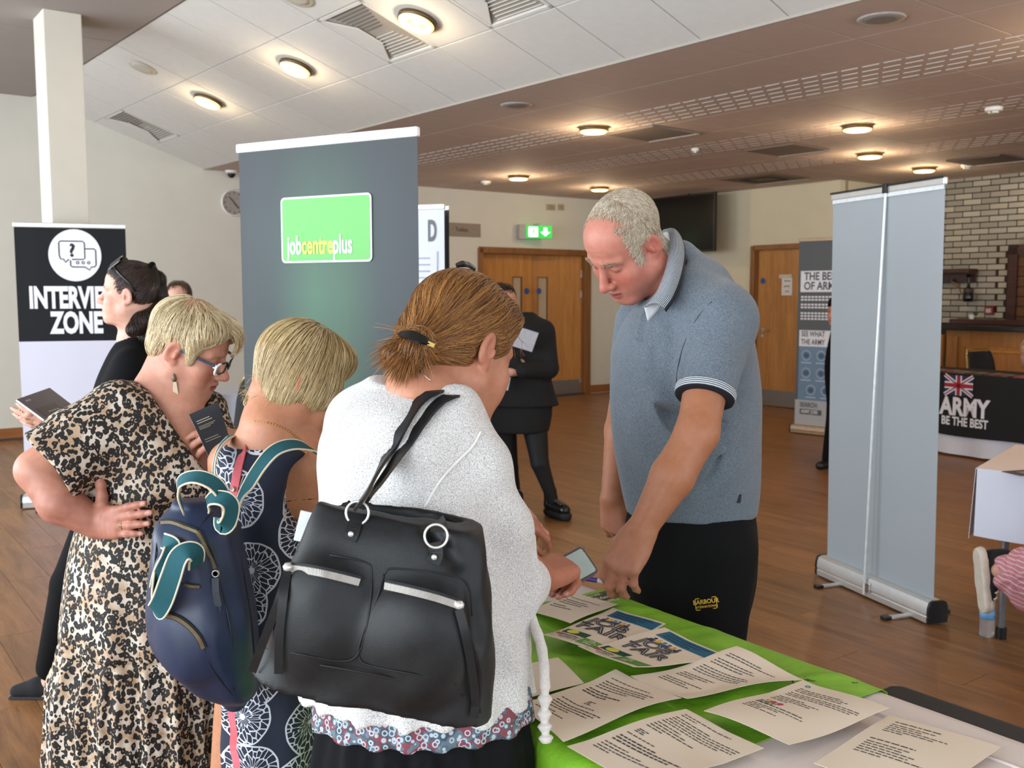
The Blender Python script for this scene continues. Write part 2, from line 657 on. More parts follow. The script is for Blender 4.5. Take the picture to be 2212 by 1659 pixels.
# ---- ceilings
BXC = -6.52
SLT = 0.345
HZ = 2.86
RW, CW = 0.57, 0.57
M_TILE = mat('pale_ceiling_tile', '#d4d1cb', 0.9, var=0.025, scale=14, bump=0.1, bscale=400)
M_TAUPE = None
t = NT('taupe_ceiling_tile')
co = t.coords()
wv = t.n('ShaderNodeTexWave', bands_direction='Y')
wv.inputs['Scale'].default_value = 5.2
wv.inputs['Distortion'].default_value = 0.0
t.l(co, wv.inputs['Vector'])
nz = t.noise(9, 3, co)
oi = t.n('ShaderNodeObjectInfo')
cc = t.ramp(nz.outputs[0], [(0.3, srgb('#bda99e')), (0.7, srgb('#c6b2a7'))])
t.base(cc)
t.setv('Roughness', 0.8)
t.bump(t.math('GREATER_THAN', wv.outputs[1], 0.04), 0.25, 0.003)
M_TAUPE = t.m
M_TAUPEP = mat('taupe_plain_ceiling_tile', '#c1ada2', 0.8, var=0.03, scale=9)
M_GRID = mat('ceiling_grid_metal', '#a39c92', 0.6, var=0.03)
M_GRIDB = mat('taupe_grid_metal', '#86756b', 0.6, var=0.03)
# flat taupe ceiling
mb = MB().box(((BXC + 2.6) / 2, -6.9, HZ + 0.045), (2.6 - BXC, 17.4, 0.05))
ceil = mb.build('ceiling', M_GRIDB, None, loc=ROOM_LOC, rot=RC)
tag(ceil, 'flat taupe tiled ceiling', kind='structure')
RWF = 0.605
tm = MB().box((0, 0, 0), (RWF - 0.007, CW - 0.007, 0.02), bev=0.002).mesh('ceiling_tile')
tm.materials.append(M_TAUPE)
tmp = MB().box((0, 0, 0), (RWF - 0.007, CW - 0.007, 0.02), bev=0.002).mesh('ceiling_tile_plain')
tmp.materials.append(M_TAUPEP)
restc = MB()
for i in range(14):
 for k in range(-25, 4):
  cx, cy = BXC + RWF * (i + 0.5), CW * (k + 0.5)
  wp = ceilp(cx, cy, HZ)
  if (np.array(wp) - CAM) @ FWD > 1:
   q = proj(wp)
   vis = -150 < q[0] < 2400 and -150 < q[1] < 480
  else:
   vis = False
  if vis:
   inst(tmp if i < 2 else tm, 'tile', ceil, (cx, cy, HZ + 0.01))
  else:
   restc.box((cx, cy, HZ + 0.01), (RWF - 0.007, CW - 0.007, 0.02))
tag(restc.build('outlying_tiles', M_TAUPEP, ceil), kind='stuff')
# acoustic slot bands, light caught on their edges painted as pale strips
M_SLOT = mat('slot_edge_lit', '#d6cdc3', 0.5, var=0.02)
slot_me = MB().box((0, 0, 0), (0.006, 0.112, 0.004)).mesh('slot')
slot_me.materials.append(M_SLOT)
far_slots = MB()
ns = 0
for bi, bx in enumerate((BXC + 2 * RWF + 0.02, BXC + 4.72 * RWF, BXC + 7.4 * RWF)):
 for rr in range(5):
  for k in range(-60, 8):
   cx = bx + rr * 0.117
   cy = k * 0.1425 + (0.07 if rr % 2 else 0)
   wp = ceilp(cx, cy, HZ)
   if (np.array(wp) - CAM) @ FWD < 1:
    continue
   q = proj(wp)
   if not (-80 < q[0] < 2300 and -60 < q[1] < 480):
    continue
   if bi == 0 and ns < 295:
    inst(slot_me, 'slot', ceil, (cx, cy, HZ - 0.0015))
    ns += 1
   else:
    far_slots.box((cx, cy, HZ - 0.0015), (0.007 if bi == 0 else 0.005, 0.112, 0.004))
tag(far_slots.build('distant_slots', mat('slot_edge_lit_dim', '#b5a499', 0.6), ceil), kind='stuff')
# sloping pale ceiling strip
sl = math.atan(SLT)
slope = empty('ceiling_slope', ROOM_LOC, RC)
tag(slope, 'sloping pale tiled ceiling strip', kind='structure')
def slp(x, y, dz=0.0):
 return (x + dz * math.sin(sl), y, HZ + (BXC - x) * SLT + dz * math.cos(sl))
XT = -8.23
mb = MB()
mb.box(slp((BXC + XT) / 2, -6.9, 0.04), ((BXC - XT) / math.cos(sl) + 0.0, 17.4, 0.03), rot=(0, sl, 0))
mb.build('slope_grid', M_GRID, slope)
tl = (BXC - XT) / 3 / math.cos(sl)
ts = MB().box((0, 0, 0), (tl - 0.009, CW - 0.009, 0.018), bev=0.002).mesh('ceiling_tile_pale')
ts.materials.append(M_TILE)
vent_cells = {(1, -9), (1, -11), (1, -1), (1, -13)}
rests = MB()
for i in range(3):
 for k in range(-25, 4):
  if (i, k) in vent_cells:
   continue
  cx, cy = BXC - (BXC - XT) / 3 * (i + 0.5), CW * (k + 0.5)
  p = slp(cx, cy, 0.018)
  wp = ceilp(*p)
  q = proj(wp)
  if -200 < q[0] < 2300 and -150 < q[1] < 480 and (np.array(wp) - CAM) @ FWD > 1:
   inst(ts, 'tile', slope, p, (0, sl, 0))
  else:
   rests.box(p, (tl - 0.009, CW - 0.009, 0.018), rot=(0, sl, 0))
tag(rests.build('outlying_tiles', M_TILE, slope), kind='stuff')
tag(MB().box(slp(BXC + 0.0, -6.9, 0.008), (0.014, 17.4, 0.016)).build('trim_1', M_GRID, None, loc=ROOM_LOC, rot=RC), 'pale edge trim between the two ceilings', kind='structure')
# flat soffit along the window side
ZT = HZ + (BXC - XT) * SLT
M_SOF = mat('grey_soffit_paint', '#9d9590', 0.9, var=0.02, scale=3)
sof = empty('ceiling_soffit', ROOM_LOC, RC)
tag(sof, 'flat grey soffit by the windows', kind='structure')
xs0 = XT
SW = 1.02
panel_me = MB().box((0, 0, 0), (SW - 0.012, 2.2 - 0.012, 0.03), bev=0.003).mesh('soffit_panel')
panel_me.materials.append(M_SOF)
for i in range(6):
 for k in range(-6, 2):
  inst(panel_me, 'panel', sof, (XT - 0.01 - SW * (i + 0.5), 2.2 * k + 0.9, ZT + 0.015))
MB().box((XT - 3.1, -6.9, ZT + 0.06), (6.4, 17.4, 0.05)).build('soffit_backing', mat('soffit_gap_dark', '#57504b', 0.9), sof)
# ---- pillar
pb = P(104, 476, 6.95)
# measured faces: 0.23 along the wall direction, 0.34 across
pc = np.array(P(104.9, 300, 6.95))
lx = (pc[:2] - _K) @ _ur
ly = (pc[:2] - _K) @ _er
mb = MB().box((lx + 0.125, ly + 0.17, 1.75), (0.25, 0.34, 3.5), bev=0.006)
pil = mb.build('pillar', mat('white_pillar_paint', '#d8d3c6', 0.8, var=0.02, scale=5), None, loc=ROOM_LOC, rot=RR)
tag(pil, 'square white painted pillar', kind='structure')
# ---- baseboards and door trim
M_SKIRT = wood_mat('oak_skirting', '#7d4a24', '#9a6236', 0.4, 0.9, 'X', 0.05)
mb = MB()
mb.box(((-13.0 + dl - 0.1) / 2, -0.012, 0.07), (dl - 0.1 + 13.0, 0.024, 0.11), bev=0.004)
mb.box((-0.15 + (dr + 0.1) / 2 + 0.06, -0.012, 0.07), (-(dr + 0.1), 0.024, 0.11), bev=0.004)
tag(mb.build('baseboard_back', M_SKIRT, None, loc=ROOM_LOC, rot=RR), 'oak skirting board along the back wall', kind='structure')
tag(MB().box((-6.9, -0.012, 0.012), (12.0, 0.03, 0.024)).build('baseboard_shadow_strip', mat('dark_floor_strip', '#3d3a38', 0.6), None, loc=ROOM_LOC, rot=RR), 'dark strip at the foot of the skirting', kind='structure')  # separate dark strip running along the floor under the skirting
mb = MB().box((-0.012, (d2l + 0.1) / 2, 0.07), (0.024, -(d2l + 0.12), 0.11), bev=0.004)
tag(mb.build('baseboard_right', M_SKIRT, None, loc=ROOM_LOC, rot=RR), 'oak skirting board below the television', kind='structure')
def vision_door(name, w, h, parent, hinge_left, loc, rotz, panel=True, kick=True):
 s = 1 if hinge_left else -1
 leaf = empty(name)
 leaf.parent = parent
 leaf.location = loc
 leaf.rotation_euler = (0, 0, rotz)
 t = 0.045
 mb = MB()
 if panel:
  px0, px1, pz0, pz1 = w * 0.64, w * 0.80, h * 0.44, h * 0.84
  for (a, b, c, d) in ((0, px0, 0, h), (px1, w, 0, h), (px0, px1, 0, pz0), (px0, px1, pz1, h)):
   mb.box((s * (a + b) / 2, 0, (c + d) / 2), (b - a, t, d - c))
  mb.build('leaf', M_OAK, leaf)
  MB().box((s * (px0 + px1) / 2, 0, (pz0 + pz1) / 2), (px1 - px0, 0.008, pz1 - pz0)).build('vision_pane', mat('frosted_vision_glass', '#b7a58c', 0.15, var=0.05, spec=0.6), leaf)
  fr = MB()
  for (a, b, c, d) in ((px0 - .015, px0, pz0 - .015, pz1 + .015), (px1, px1 + .015, pz0 - .015, pz1 + .015), (px0, px1, pz0 - .015, pz0), (px0, px1, pz1, pz1 + .015)):
   fr.box((s * (a + b) / 2, 0, (c + d) / 2), (b - a, t + 0.012, d - c))
  fr.build('pane_bead', M_OAKD, leaf)
 else:
  mb.box((s * w / 2, 0, h / 2), (w, t, h), bev=0.002)
  mb.build('leaf', M_OAK, leaf)
 if kick:
  MB().box((s * w / 2, -t / 2 - 0.002, 0.11), (w - 0.02, 0.003, 0.2)).build('kick_plate', M_STEEL, leaf)
 return leaf
DH = dz - 0.03
door1 = empty('door_1', ROOM_LOC, RR)
tag(door1, 'oak double doors to the toilets with narrow vision panels', kind='structure')
lw = (dr - dl) / 2 - 0.008
fm = MB()
fm.box((dl - 0.03, -0.005, (dz + 0.045) / 2), (0.075, 0.05, dz + 0.045), bev=0.004)
fm.box((dr + 0.05, -0.005, (dz + 0.045) / 2), (0.11, 0.05, dz + 0.045), bev=0.004)
fm.box(((dl + dr) / 2, -0.005, dz + 0.02), (dr - dl + 0.1, 0.05, 0.085), bev=0.004)
fm.box((dl + 0.012, 0.09, dz / 2), (0.024, 0.16, dz))
fm.box((dr - 0.012, 0.09, dz / 2), (0.024, 0.16, dz))
fm.box(((dl + dr) / 2, 0.09, dz - 0.012), (dr - dl, 0.16, 0.024))
fm.build('door_frame', M_OAKD, door1)
vision_door('door_leaf', lw, DH, door1, True, (dl + 0.025, 0.13, 0.01), 0.0)
rl = vision_door('door_leaf', lw, DH, door1, False, (dr - 0.025, 0.06, 0.01), -math.radians(9))
for hz in (0.22, DH - 0.55, DH - 0.25):
 MB().box((dr - 0.03, 0.03, hz), (0.03, 0.012, 0.11), bev=0.003).build('hinge', M_CHROME, door1)
for s, nm in ((-1, 0), (1, 1)):
 sg = MB()
 disc(sg, 0, 0, 0.045, lambda x, y, s=s: Vector(((dl + dr) / 2 + s * 0.075 + x, 0.10 if s < 0 else 0.01, 1.52 + y)))
 sg.build('blue_door_sign', mat('blue_sign', '#2a4f8f', 0.4), door1)
MB().box(((dl + dr) / 2, 0.9, 0.004), (dr - dl + 0.6, 1.6, 0.008)).build('corridor_carpet', mat('blue_grey_carpet', '#565862', 0.95, bump=0.3), door1)
lp = bpy.data.lights.new('corridor_lamp', 'POINT')
lp.energy = 18
lp.color = (1, 0.72, 0.4)
lp.shadow_soft_size = 0.15
lo = bpy.data.objects.new('corridor_lamp', lp)
COL.objects.link(lo)
lo.location = room((dl + dr) / 2, 1.2, 2.4)
door2 = empty('door_2', ROOM_LOC, RR)
tag(door2, 'plain oak door with taped notice beside the roller banner', kind='structure')
fm = MB()
for y in (d2l + 0.03, d2r - 0.03):
 fm.box((-0.008, y, (d2z + 0.05) / 2), (0.05, 0.07, d2z + 0.05), bev=0.004)
fm.box((-0.008, (d2l + d2r) / 2, d2z + 0.025), (0.05, 1.0, 0.065), bev=0.004)
for y in (d2l - 0.012, d2r + 0.012):
 fm.box((0.06, y, d2z / 2), (0.12, 0.024, d2z))
fm.build('door_frame', M_OAKD, door2)
lf = vision_door('door_leaf', d2l - d2r - 0.05, d2z - 0.02, door2, True, (0.055, d2l - 0.025, 0.01), -math.pi / 2, panel=False)
fs = lambda x, y: Vector((0.028, d2l - 0.025 - x, y))
pn = MB()
for (x0, x1, z0, z1) in ():
 pass
py_, pz_ = on_side(1694, 597)
MB().box((0.026, on_side(1694, 597)[0], pz_), (0.006, 0.2, 0.05), bev=0.002).build('door_name_plate', mat('brushed_sign_plate', '#c9bfae', 0.5), door2)
ny, nz_ = on_side(1697, 620)
MB().box((0.027, ny, nz_ + 0.005), (0.003, 0.165, 0.225)).build('paper_notice', mat('notice_paper', '#dcd6cf', 0.8), door2)
mbx = MB()
for r_, wd in ((0.07, 0.085), (0.0, 0.1), (-0.065, 0.05)):
 for xx in np.arange(-wd / 2, wd / 2, 0.02):
  mbx.add([Vector((0.0252, ny - xx, nz_ + r_)), Vector((0.0252, ny - xx - 0.015, nz_ + r_)), Vector((0.0252, ny - xx - 0.015, nz_ + r_ + 0.018)), Vector((0.0252, ny - xx, nz_ + r_ + 0.018))], [(0, 1, 2, 3)])
mbx.build('notice_print', mat('grey_print', '#77736f', 0.8), door2)
hb = MB()
hy, hz = on_side(1645, 713)
hb.lathe([(0.0, 0), (0.026, 0), (0.026, 0.008), (0, 0.008)], 16, Matrix.Translation((0.03, hy, hz)) @ Matrix.Rotation(-math.pi / 2, 4, 'Y'))
hb.tube([(0.03, hy, hz), (-0.03, hy, hz), (-0.035, hy - 0.02, hz), (-0.035, hy - 0.13, hz)], 0.009, 8)
hb.lathe([(0.0, 0), (0.02, 0), (0.02, 0.01), (0, 0.01)], 16, Matrix.Translation((0.03, hy, hz - 0.075)) @ Matrix.Rotation(-math.pi / 2, 4, 'Y'))
hb.build('lever_handle', M_CHROME, door2, smooth=True, angle=40)
sg = MB()
sy, sz = on_side(1645, 607)
disc(sg, 0, 0, 0.04, lambda x, y: Vector((0.027, sy - x, sz + y)))
sg.build('blue_door_sign', MATS['blue_sign'], door2)
# ================================================================== CEILING FIXTURES
M_LAMP = mat('glowing_lamp_glass', '#fff0cc', 0.4, emit=('#ffd27e', 1.7))
M_LAMPC = mat('glowing_lamp_core', '#ffc04a', 0.4, emit=('#ffae30', 1.25))
M_RIM = mat('dark_lamp_rim', '#6a5a44', 0.35, 0.6)
lamp_glass = MB().lathe([(0.062, -0.030), (0.068, -0.043), (0.095, -0.046), (0.112, -0.036), (0.116, -0.018), (0.112, -0.006), (0.0, -0.004)], 32).mesh('lamp_glass')
lamp_core = MB().lathe([(0.0, -0.034), (0.03, -0.036), (0.058, -0.030), (0.064, -0.022), (0.064, -0.006), (0.0, -0.005)], 28).mesh('lamp_core')
lamp_rim = MB().lathe([(0.113, -0.030), (0.121, -0.030), (0.123, -0.002), (0.113, -0.002), (0.113, -0.030)], 32).mesh('lamp_rim')
for me, m in ((lamp_glass, M_LAMP), (lamp_core, M_LAMPC), (lamp_rim, M_RIM)):
 me.materials.append(m)
 me.polygons.foreach_set('use_smooth', np.ones(len(me.polygons), bool))
def downlight(x, y, sloped, label, power=8):
 p = slp(x, y, 0.006) if sloped else (x, y, HZ)
 if not sloped:
  p = (x, y, HZ - 0.004)
 wp = ceilp(*p)
 rot = (0, sl, ROT_CEIL) if sloped else (0, 0, ROT_CEIL)
 e = empty('ceiling_downlight', wp)
 e.rotation_euler = (Matrix.Rotation(ROT_CEIL, 3, 'Z') @ Matrix.Rotation(sl if sloped else 0, 3, 'Y')).to_euler()
 tag(e, label, 'ceiling light', 'round ceiling downlights')
 inst(lamp_glass, 'lamp_glass', e)
 inst(lamp_core, 'lamp_core', e)
 inst(lamp_rim, 'lamp_rim', e)
 d = bpy.data.lights.new('downlight_glow', 'POINT')
 d.energy = power
 d.color = (1.0, 0.77, 0.48)
 d.shadow_soft_size = 0.05
 o = bpy.data.objects.new('downlight_glow', d)
 COL.objects.link(o)
 o.parent = e
 o.location = (0, 0, -0.10 if sloped else -0.20)
 if not sloped:
  d.energy = power * 1.7
 return e
downlight(-7.37, -5.32, True, 'round glowing downlight between the two air vents at the top of the picture')
downlight(-7.38, -3.71, True, 'round glowing downlight on the pale sloping ceiling, middle of its row of three')
downlight(-7.39, -2.06, True, 'round glowing downlight on the pale sloping ceiling, nearest the white pillar')
downlight(-5.07, -4.48, False, 'glowing downlight on the taupe ceiling above the toilets sign and double doors')
downlight(-3.45, -5.91, False, 'largest glowing downlight on the taupe ceiling towards the bar')
downlight(-1.91, -5.10, False, 'glowing downlight on the taupe ceiling, middle of the three above the grey banner')
downlight(-0.45, -4.88, False, 'smallest glowing downlight just above the grey banner and brick wall')
downlight(-3.44, -1.51, False, 'glowing downlight above the toilets sign on the back wall')
downlight(-1.85, -1.23, False, 'glowing downlight directly above the bald man\'s head')
for (x, y, s, l_) in ((-7.37, -8.6, True, 'on the slope'), (-7.37, -10.3, True, 'on the slope, farther back'), (-5.07, -8.6, False, 'above the table'), (-3.45, -9.0, False, 'towards the bar'), (-5.07, -10.6, False, 'behind the photographer')):  # unseen lamps added so that warm light falls on the table from above
 downlight(x, y, s, 'round ceiling downlight out of the picture ' + l_, 15)
M_SPK = mat('speaker_grille', '#7d756d', 0.7, var=0.1, scale=400, bump=0.3, bscale=900)
M_SPKR = mat('speaker_ring', '#a8a29a', 0.6)
M_SPKW = mat('cream_speaker', '#b9b4a6', 0.7, var=0.05, scale=400)
def speaker(x, y, sloped, label):
 p = slp(x, y, 0.006) if sloped else (x, y, HZ)
 e = empty('ceiling_speaker', ceilp(*p))
 e.rotation_euler = (Matrix.Rotation(ROT_CEIL, 3, 'Z') @ Matrix.Rotation(sl if sloped else 0, 3, 'Y')).to_euler()
 tag(e, label, 'speaker', 'round ceiling speakers')
 MB().lathe([(0.085, -0.006), (0.112, -0.008), (0.118, 0.0), (0.0, 0.0)], 32).build('speaker_ring', M_SPKW if sloped else M_SPKR, e, smooth=True)
 MB().lathe([(0.0, -0.012), (0.06, -0.011), (0.09, -0.007), (0.09, -0.002), (0.0, -0.002)], 32).build('speaker_grille', M_SPKW if sloped else M_SPK, e, smooth=True)
speaker(-6.17, -7.71, False, 'round grey speaker in the taupe ceiling near the top edge')
speaker(-6.17, -4.81, False, 'round grey speaker in the taupe ceiling above the dark banner')
speaker(-7.95, -2.06, True, 'cream oval speaker on the sloping ceiling beside the pillar')
speaker(-7.88, -4.72, True, 'cream speaker cut by the top edge of the picture')
M_SLATW = mat('white_louvre', '#e4e1dc', 0.5, var=0.02)
M_SLATD = mat('shaded_louvre', '#5f5953', 0.5, var=0.02)  # same slats as the white ones, shade of their tilt painted in
M_DUCT = mat('dark_duct', '#26221f', 0.9)
def air_vent(k, label):
 cx, cy = BXC - (BXC - XT) / 2, CW * (k + 0.5)
 e = empty('air_vent', ceilp(*slp(cx, cy, 0.018)))
 e.rotation_euler = (Matrix.Rotation(ROT_CEIL, 3, 'Z') @ Matrix.Rotation(sl, 3, 'Y')).to_euler()
 tag(e, label, 'air vent', 'louvred ceiling vents')
 h = tl / 2 - 0.006
 g = CW / 2 - 0.006
 fr = MB()
 fr.box((0, -g + 0.012, 0), (2 * h, 0.024, 0.02)).box((0, g - 0.012, 0), (2 * h, 0.024, 0.02))
 fr.box((-h + 0.012, 0, 0), (0.024, 2 * g, 0.02)).box((h - 0.012, 0, 0), (0.024, 2 * g, 0.02))
 fr.build('vent_frame', M_TILE, e)
 MB().box((0, 0, 0.03), (2 * h, 2 * g, 0.01)).build('vent_duct', M_DUCT, e)
 # blank wedge plates
 MB().prism([(-h + .03, g - .03), (-h + .2, g - .2), (h - .2, g - .2), (h - .02, g - .02)], 0.006, Matrix.Translation((0, 0, -0.008))).build('blank_plate', M_TILE, e)
 for i in range(8):
  x = -h + 0.04 + i * 0.03
  w0 = 2 * g - 0.06 - max(0, i) * 0.03
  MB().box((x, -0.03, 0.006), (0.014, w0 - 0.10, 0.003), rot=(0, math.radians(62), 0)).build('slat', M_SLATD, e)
  x2 = h - 0.04 - i * 0.03
  MB().box((x2, -0.03, 0.004), (0.026, w0 - 0.10, 0.003), rot=(0, math.radians(-42), 0)).build('slat', M_SLATW, e)
air_vent(-9, 'square louvred air vent left of the brightest downlight')
air_vent(-11, 'square louvred air vent cut by the top edge of the picture')
air_vent(-1, 'louvred air vent on the sloping ceiling close to the pillar')
def cassette(x, y, label, col, sx=0.58, sy=0.55, slots=False):
 e = empty('ceiling_panel_unit', ceilp(x, y, HZ))
 e.rotation_euler = RC
 tag(e, label, 'ceiling vent', 'flat ceiling units')
 m = mat('cassette_' + col[1:], col, 0.7)
 MB().box((0, 0, -0.008), (sx, sy, 0.016), bev=0.004).build('cover', m, e)
 MB().box((sx / 2 - 0.02, 0, -0.02), (0.04, sy, 0.012), bev=0.003).build('lip', mat('cassette_lip', '#9f948a', 0.6), e)
 if slots:
  for i in (-1, 1):
   MB().box((i * 0.18, 0, -0.018), (0.05, 0.4, 0.006)).build('slot', M_DUCT, e)
   MB().box((0, i * 0.2, -0.018), (0.28, 0.05, 0.006)).build('slot', M_DUCT, e)
cassette(-4.48, -4.59, 'flat dark ceiling unit beside the downlight above the back doors', '#7b7068')
cassette(-2.78, -4.75, 'flat dim ceiling unit above and behind the man', '#7b6b61')
cassette(-1.0, -3.17, 'slotted air conditioning cassette above the oak side door', '#6b5a45', 0.75, 0.75, True)
cassette(-0.56, -5.60, 'flat ceiling unit above the brick wall', '#5f5147')
def detector(x, y, label, r=0.05):
 e = empty('smoke_detector', ceilp(x, y, HZ))
 e.rotation_euler = RC
 tag(e, label, 'detector', 'ceiling detectors')
 MB().lathe([(0, -0.045), (r * 0.6, -0.043), (r * 0.72, -0.03), (r, -0.026), (r * 1.05, 0), (0, 0)], 24).build('detector_body', M_WHITEP, e, smooth=True, angle=40)
 for k in range(4):
  a = k * math.pi / 2
  MB().box((r * 0.6 * math.cos(a), r * 0.6 * math.sin(a), -0.036), (0.012, 0.012, 0.008)).build('vent_hole', M_BLACKP, e)
detector(-3.35, -6.97, 'white smoke detector at the right side of the taupe ceiling', 0.06)
detector(-3.5, -4.23, 'small white sensor in the middle of the taupe ceiling', 0.035)
detector(-0.32, -5.29, 'white smoke detector above the brick wall', 0.06)
detector(-3.4, -0.83, 'white smoke detector above the toilets sign', 0.06)
# ================================================================== WALL FIXTURES
def wall_obj(name, x, y, z, label, cat):
 e = empty(name, room(x, y, z), RR)
 tag(e, label, cat)
 return e
cx, cz = on_back(507, 438, -0.03)
ck = wall_obj('wall_clock', cx, -0.001, cz, 'round wall clock half hidden by the dark green banner', 'clock')
RX = Matrix.Rotation(math.pi / 2, 4, 'X')
MB().lathe([(0, 0.0), (0.15, 0.0), (0.155, 0.02), (0.145, 0.035), (0.135, 0.028), (0.135, 0.02), (0, 0.02)], 32, RX).build('clock_case', mat('pale_clock_rim', '#dedcd8', 0.4), ck, smooth=True, angle=35)
MB().lathe([(0, 0.021), (0.134, 0.021), (0.134, 0.0225), (0, 0.0225)], 32, RX).build('clock_face', mat('grey_clock_face', '#9b938e', 0.6), ck)
h = MB()
h.box((-0.03, -0.026, 0.03), (0.1, 0.003, 0.01), rot=(0, math.radians(45), 0))
h.box((0.02, -0.026, -0.03), (0.085, 0.003, 0.012), rot=(0, math.radians(50), 0))
h.build('clock_hand', M_BLACKP, ck)
for k in range(12):
 a = k * math.pi / 6
 MB().box((0.112 * math.sin(a), -0.024, 0.112 * math.cos(a)), (0.008, 0.002, 0.02), rot=(0, a, 0)).build('hour_mark', M_BLACKP, ck)
cx, cz = on_back(500, 376, -0.1)
cd = wall_obj('security_camera', cx, -0.1, cz + 0.04, 'white dome security camera high on the back wall', 'camera')
MB().lathe([(0, 0.05), (0.06, 0.05), (0.07, 0.03), (0.07, -0.02), (0.05, -0.035), (0, -0.036)], 24).build('camera_body', M_WHITEP, cd, smooth=True, angle=40)
MB().lathe([(0, -0.085), (0.022, -0.08), (0.04, -0.06), (0.046, -0.034), (0, -0.034)], 20).build('camera_dome', M_BLACKP, cd, smooth=True)
MB().box((0, 0.075, 0.02), (0.05, 0.05, 0.05), bev=0.005).build('bracket', M_WHITEP, cd)
(x0, z0), (x1, z1) = on_back(960, 480), on_back(1037, 513)
ts_ = wall_obj('toilets_sign', (x0 + x1) / 2, -0.004, (z0 + z1) / 2, 'small grey Toilets sign on the back wall', 'sign')
sw, sh = x1 - x0, z0 - z1
MB().box((0, -0.005, 0), (sw, 0.012, sh), bev=0.002).build('sign_plate', mat('taupe_sign_plate', '#8a7d70', 0.5), ts_)
tb = MB()
text('Toilets', sh * 0.28, 1.0, lambda x, y: Vector((x - 0.02, -0.0125, y)), tb, 0.015)
tb.build('lettering', M_BLACKP, ts_)
(x0, z0), (x1, z1) = on_back(1140, 486, -0.2), on_back(1187, 516, -0.2)
ex = wall_obj('exit_sign', (x0 + x1) / 2, -0.2, (z0 + z1) / 2, 'lit green emergency exit sign above the double doors', 'exit sign')
sw, sh = x1 - x0, z0 - z1
ex.rotation_euler = (0, 0, ROT_ROOM - 0.35)
MB().box((0, 0.0, 0), (sw, 0.03, sh), bev=0.003).build('sign_box', mat('exit_green', '#08b045', 0.4, emit=('#06b040', 1.1)), ex)
wb = MB()
f = lambda x, y: Vector((x, -0.0165, y))
face(wb, rrect(sw * 0.36, sh * 0.78, 0.012, 3, -sw * 0.22, 0.0), f)
aw = sw * 0.19
face(wb, [(sw * .24, -sh * .33), (sw * .24 + aw, 0.0), (sw * .24 + aw * .35, 0.0), (sw * .24 + aw * .35, sh * .33), (sw * .24 - aw * .35, sh * .33), (sw * .24 - aw * .35, 0), (sw * .24 - aw, 0)], f)
wb.build('pictogram', mat('exit_white', '#eefff2', 0.4, emit=('#e8fff0', 1.6)), ex)
pm = MB()
g = lambda x, y: Vector((x, -0.0172, y))
disc(pm, -sw * .2, sh * .2, sh * .07, g, 12)
strokes([[(-sw * .2, sh * .12), (-sw * .23, -sh * .05), (-sw * .17, -sh * .16), (-sw * .2, -sh * .32)], [(-sw * .23, -sh * .05), (-sw * .3, -sh * .2)], [(-sw * .28, sh * .02), (-sw * .2, sh * .08), (-sw * .14, -sh * .02)]], sh * .06, g, pm)
pm.build('running_figure', mat('exit_green_dark', '#069038', 0.4, emit=('#069038', 0.8)), ex)
MB().box((-sw * 0.62, 0.03, 0.0), (0.09, 0.1, sh * 1.15), bev=0.004).build('sign_housing', mat('grey_exit_housing', '#a9a49c', 0.5), ex)
MB().box((0, 0.1, 0.1), (0.04, 0.2, 0.03)).build('wall_arm', mat('grey_exit_housing', '#a9a49c', 0.5), ex)
for px0, px1, lb in ((1179, 1197, 'wider of two cream switch boxes high on the back wall'), (1205, 1216, 'narrower of two cream switch boxes high on the back wall')):
 (xa, za), (xb, zb) = on_back(px0, 441), on_back(px1, 455)
 o = wall_obj('switch_box', (xa + xb) / 2, -0.001, (za + zb) / 2, lb, 'switch box')
 MB().box((0, -0.015, 0), (xb - xa, 0.03, za - zb), bev=0.004).build('cover', mat('cream_switch', '#a99a80', 0.6), o)
 MB().box((0, -0.031, 0), ((xb - xa) * 0.5, 0.004, (za - zb) * 0.5), bev=0.001).build('rocker', mat('cream_switch2', '#9c8d74', 0.6), o)
# ---- television
XTV = -0.42
(ya, za), (yb, zb) = on_side(1393, 431, XTV), on_side(1546, 421, XTV)
zb2 = on_side(1470, 546, XTV)[1]
tv = empty('television', room(XTV, (ya + yb) / 2, (za + zb2) / 2), RR)
tag(tv, 'large black flat television hung near the ceiling behind the man', 'television')
tw, thh = ya - yb, za - zb2
MB().box((0.01, 0, 0), (0.05, tw, thh), bev=0.006).build('tv_case', mat('tv_black_case', '#0d0c0c', 0.4), tv)
MB().box((-0.017, 0, 0.004), (0.004, tw - 0.05, thh - 0.06)).build('tv_screen', mat('tv_glossy_screen', '#060606', 0.22, spec=0.4), tv)
MB().tube([(0.05, 0, 0.1), (0.12, 0, 0.1), (0.2, 0, HZ - (za + zb2) / 2)], 0.018, 8).build('ceiling_bracket', M_BLACKP, tv)
MB().box((0.045, 0, 0), (0.03, 0.4, 0.3), bev=0.004).build('mount_plate', M_BLACKP, tv)
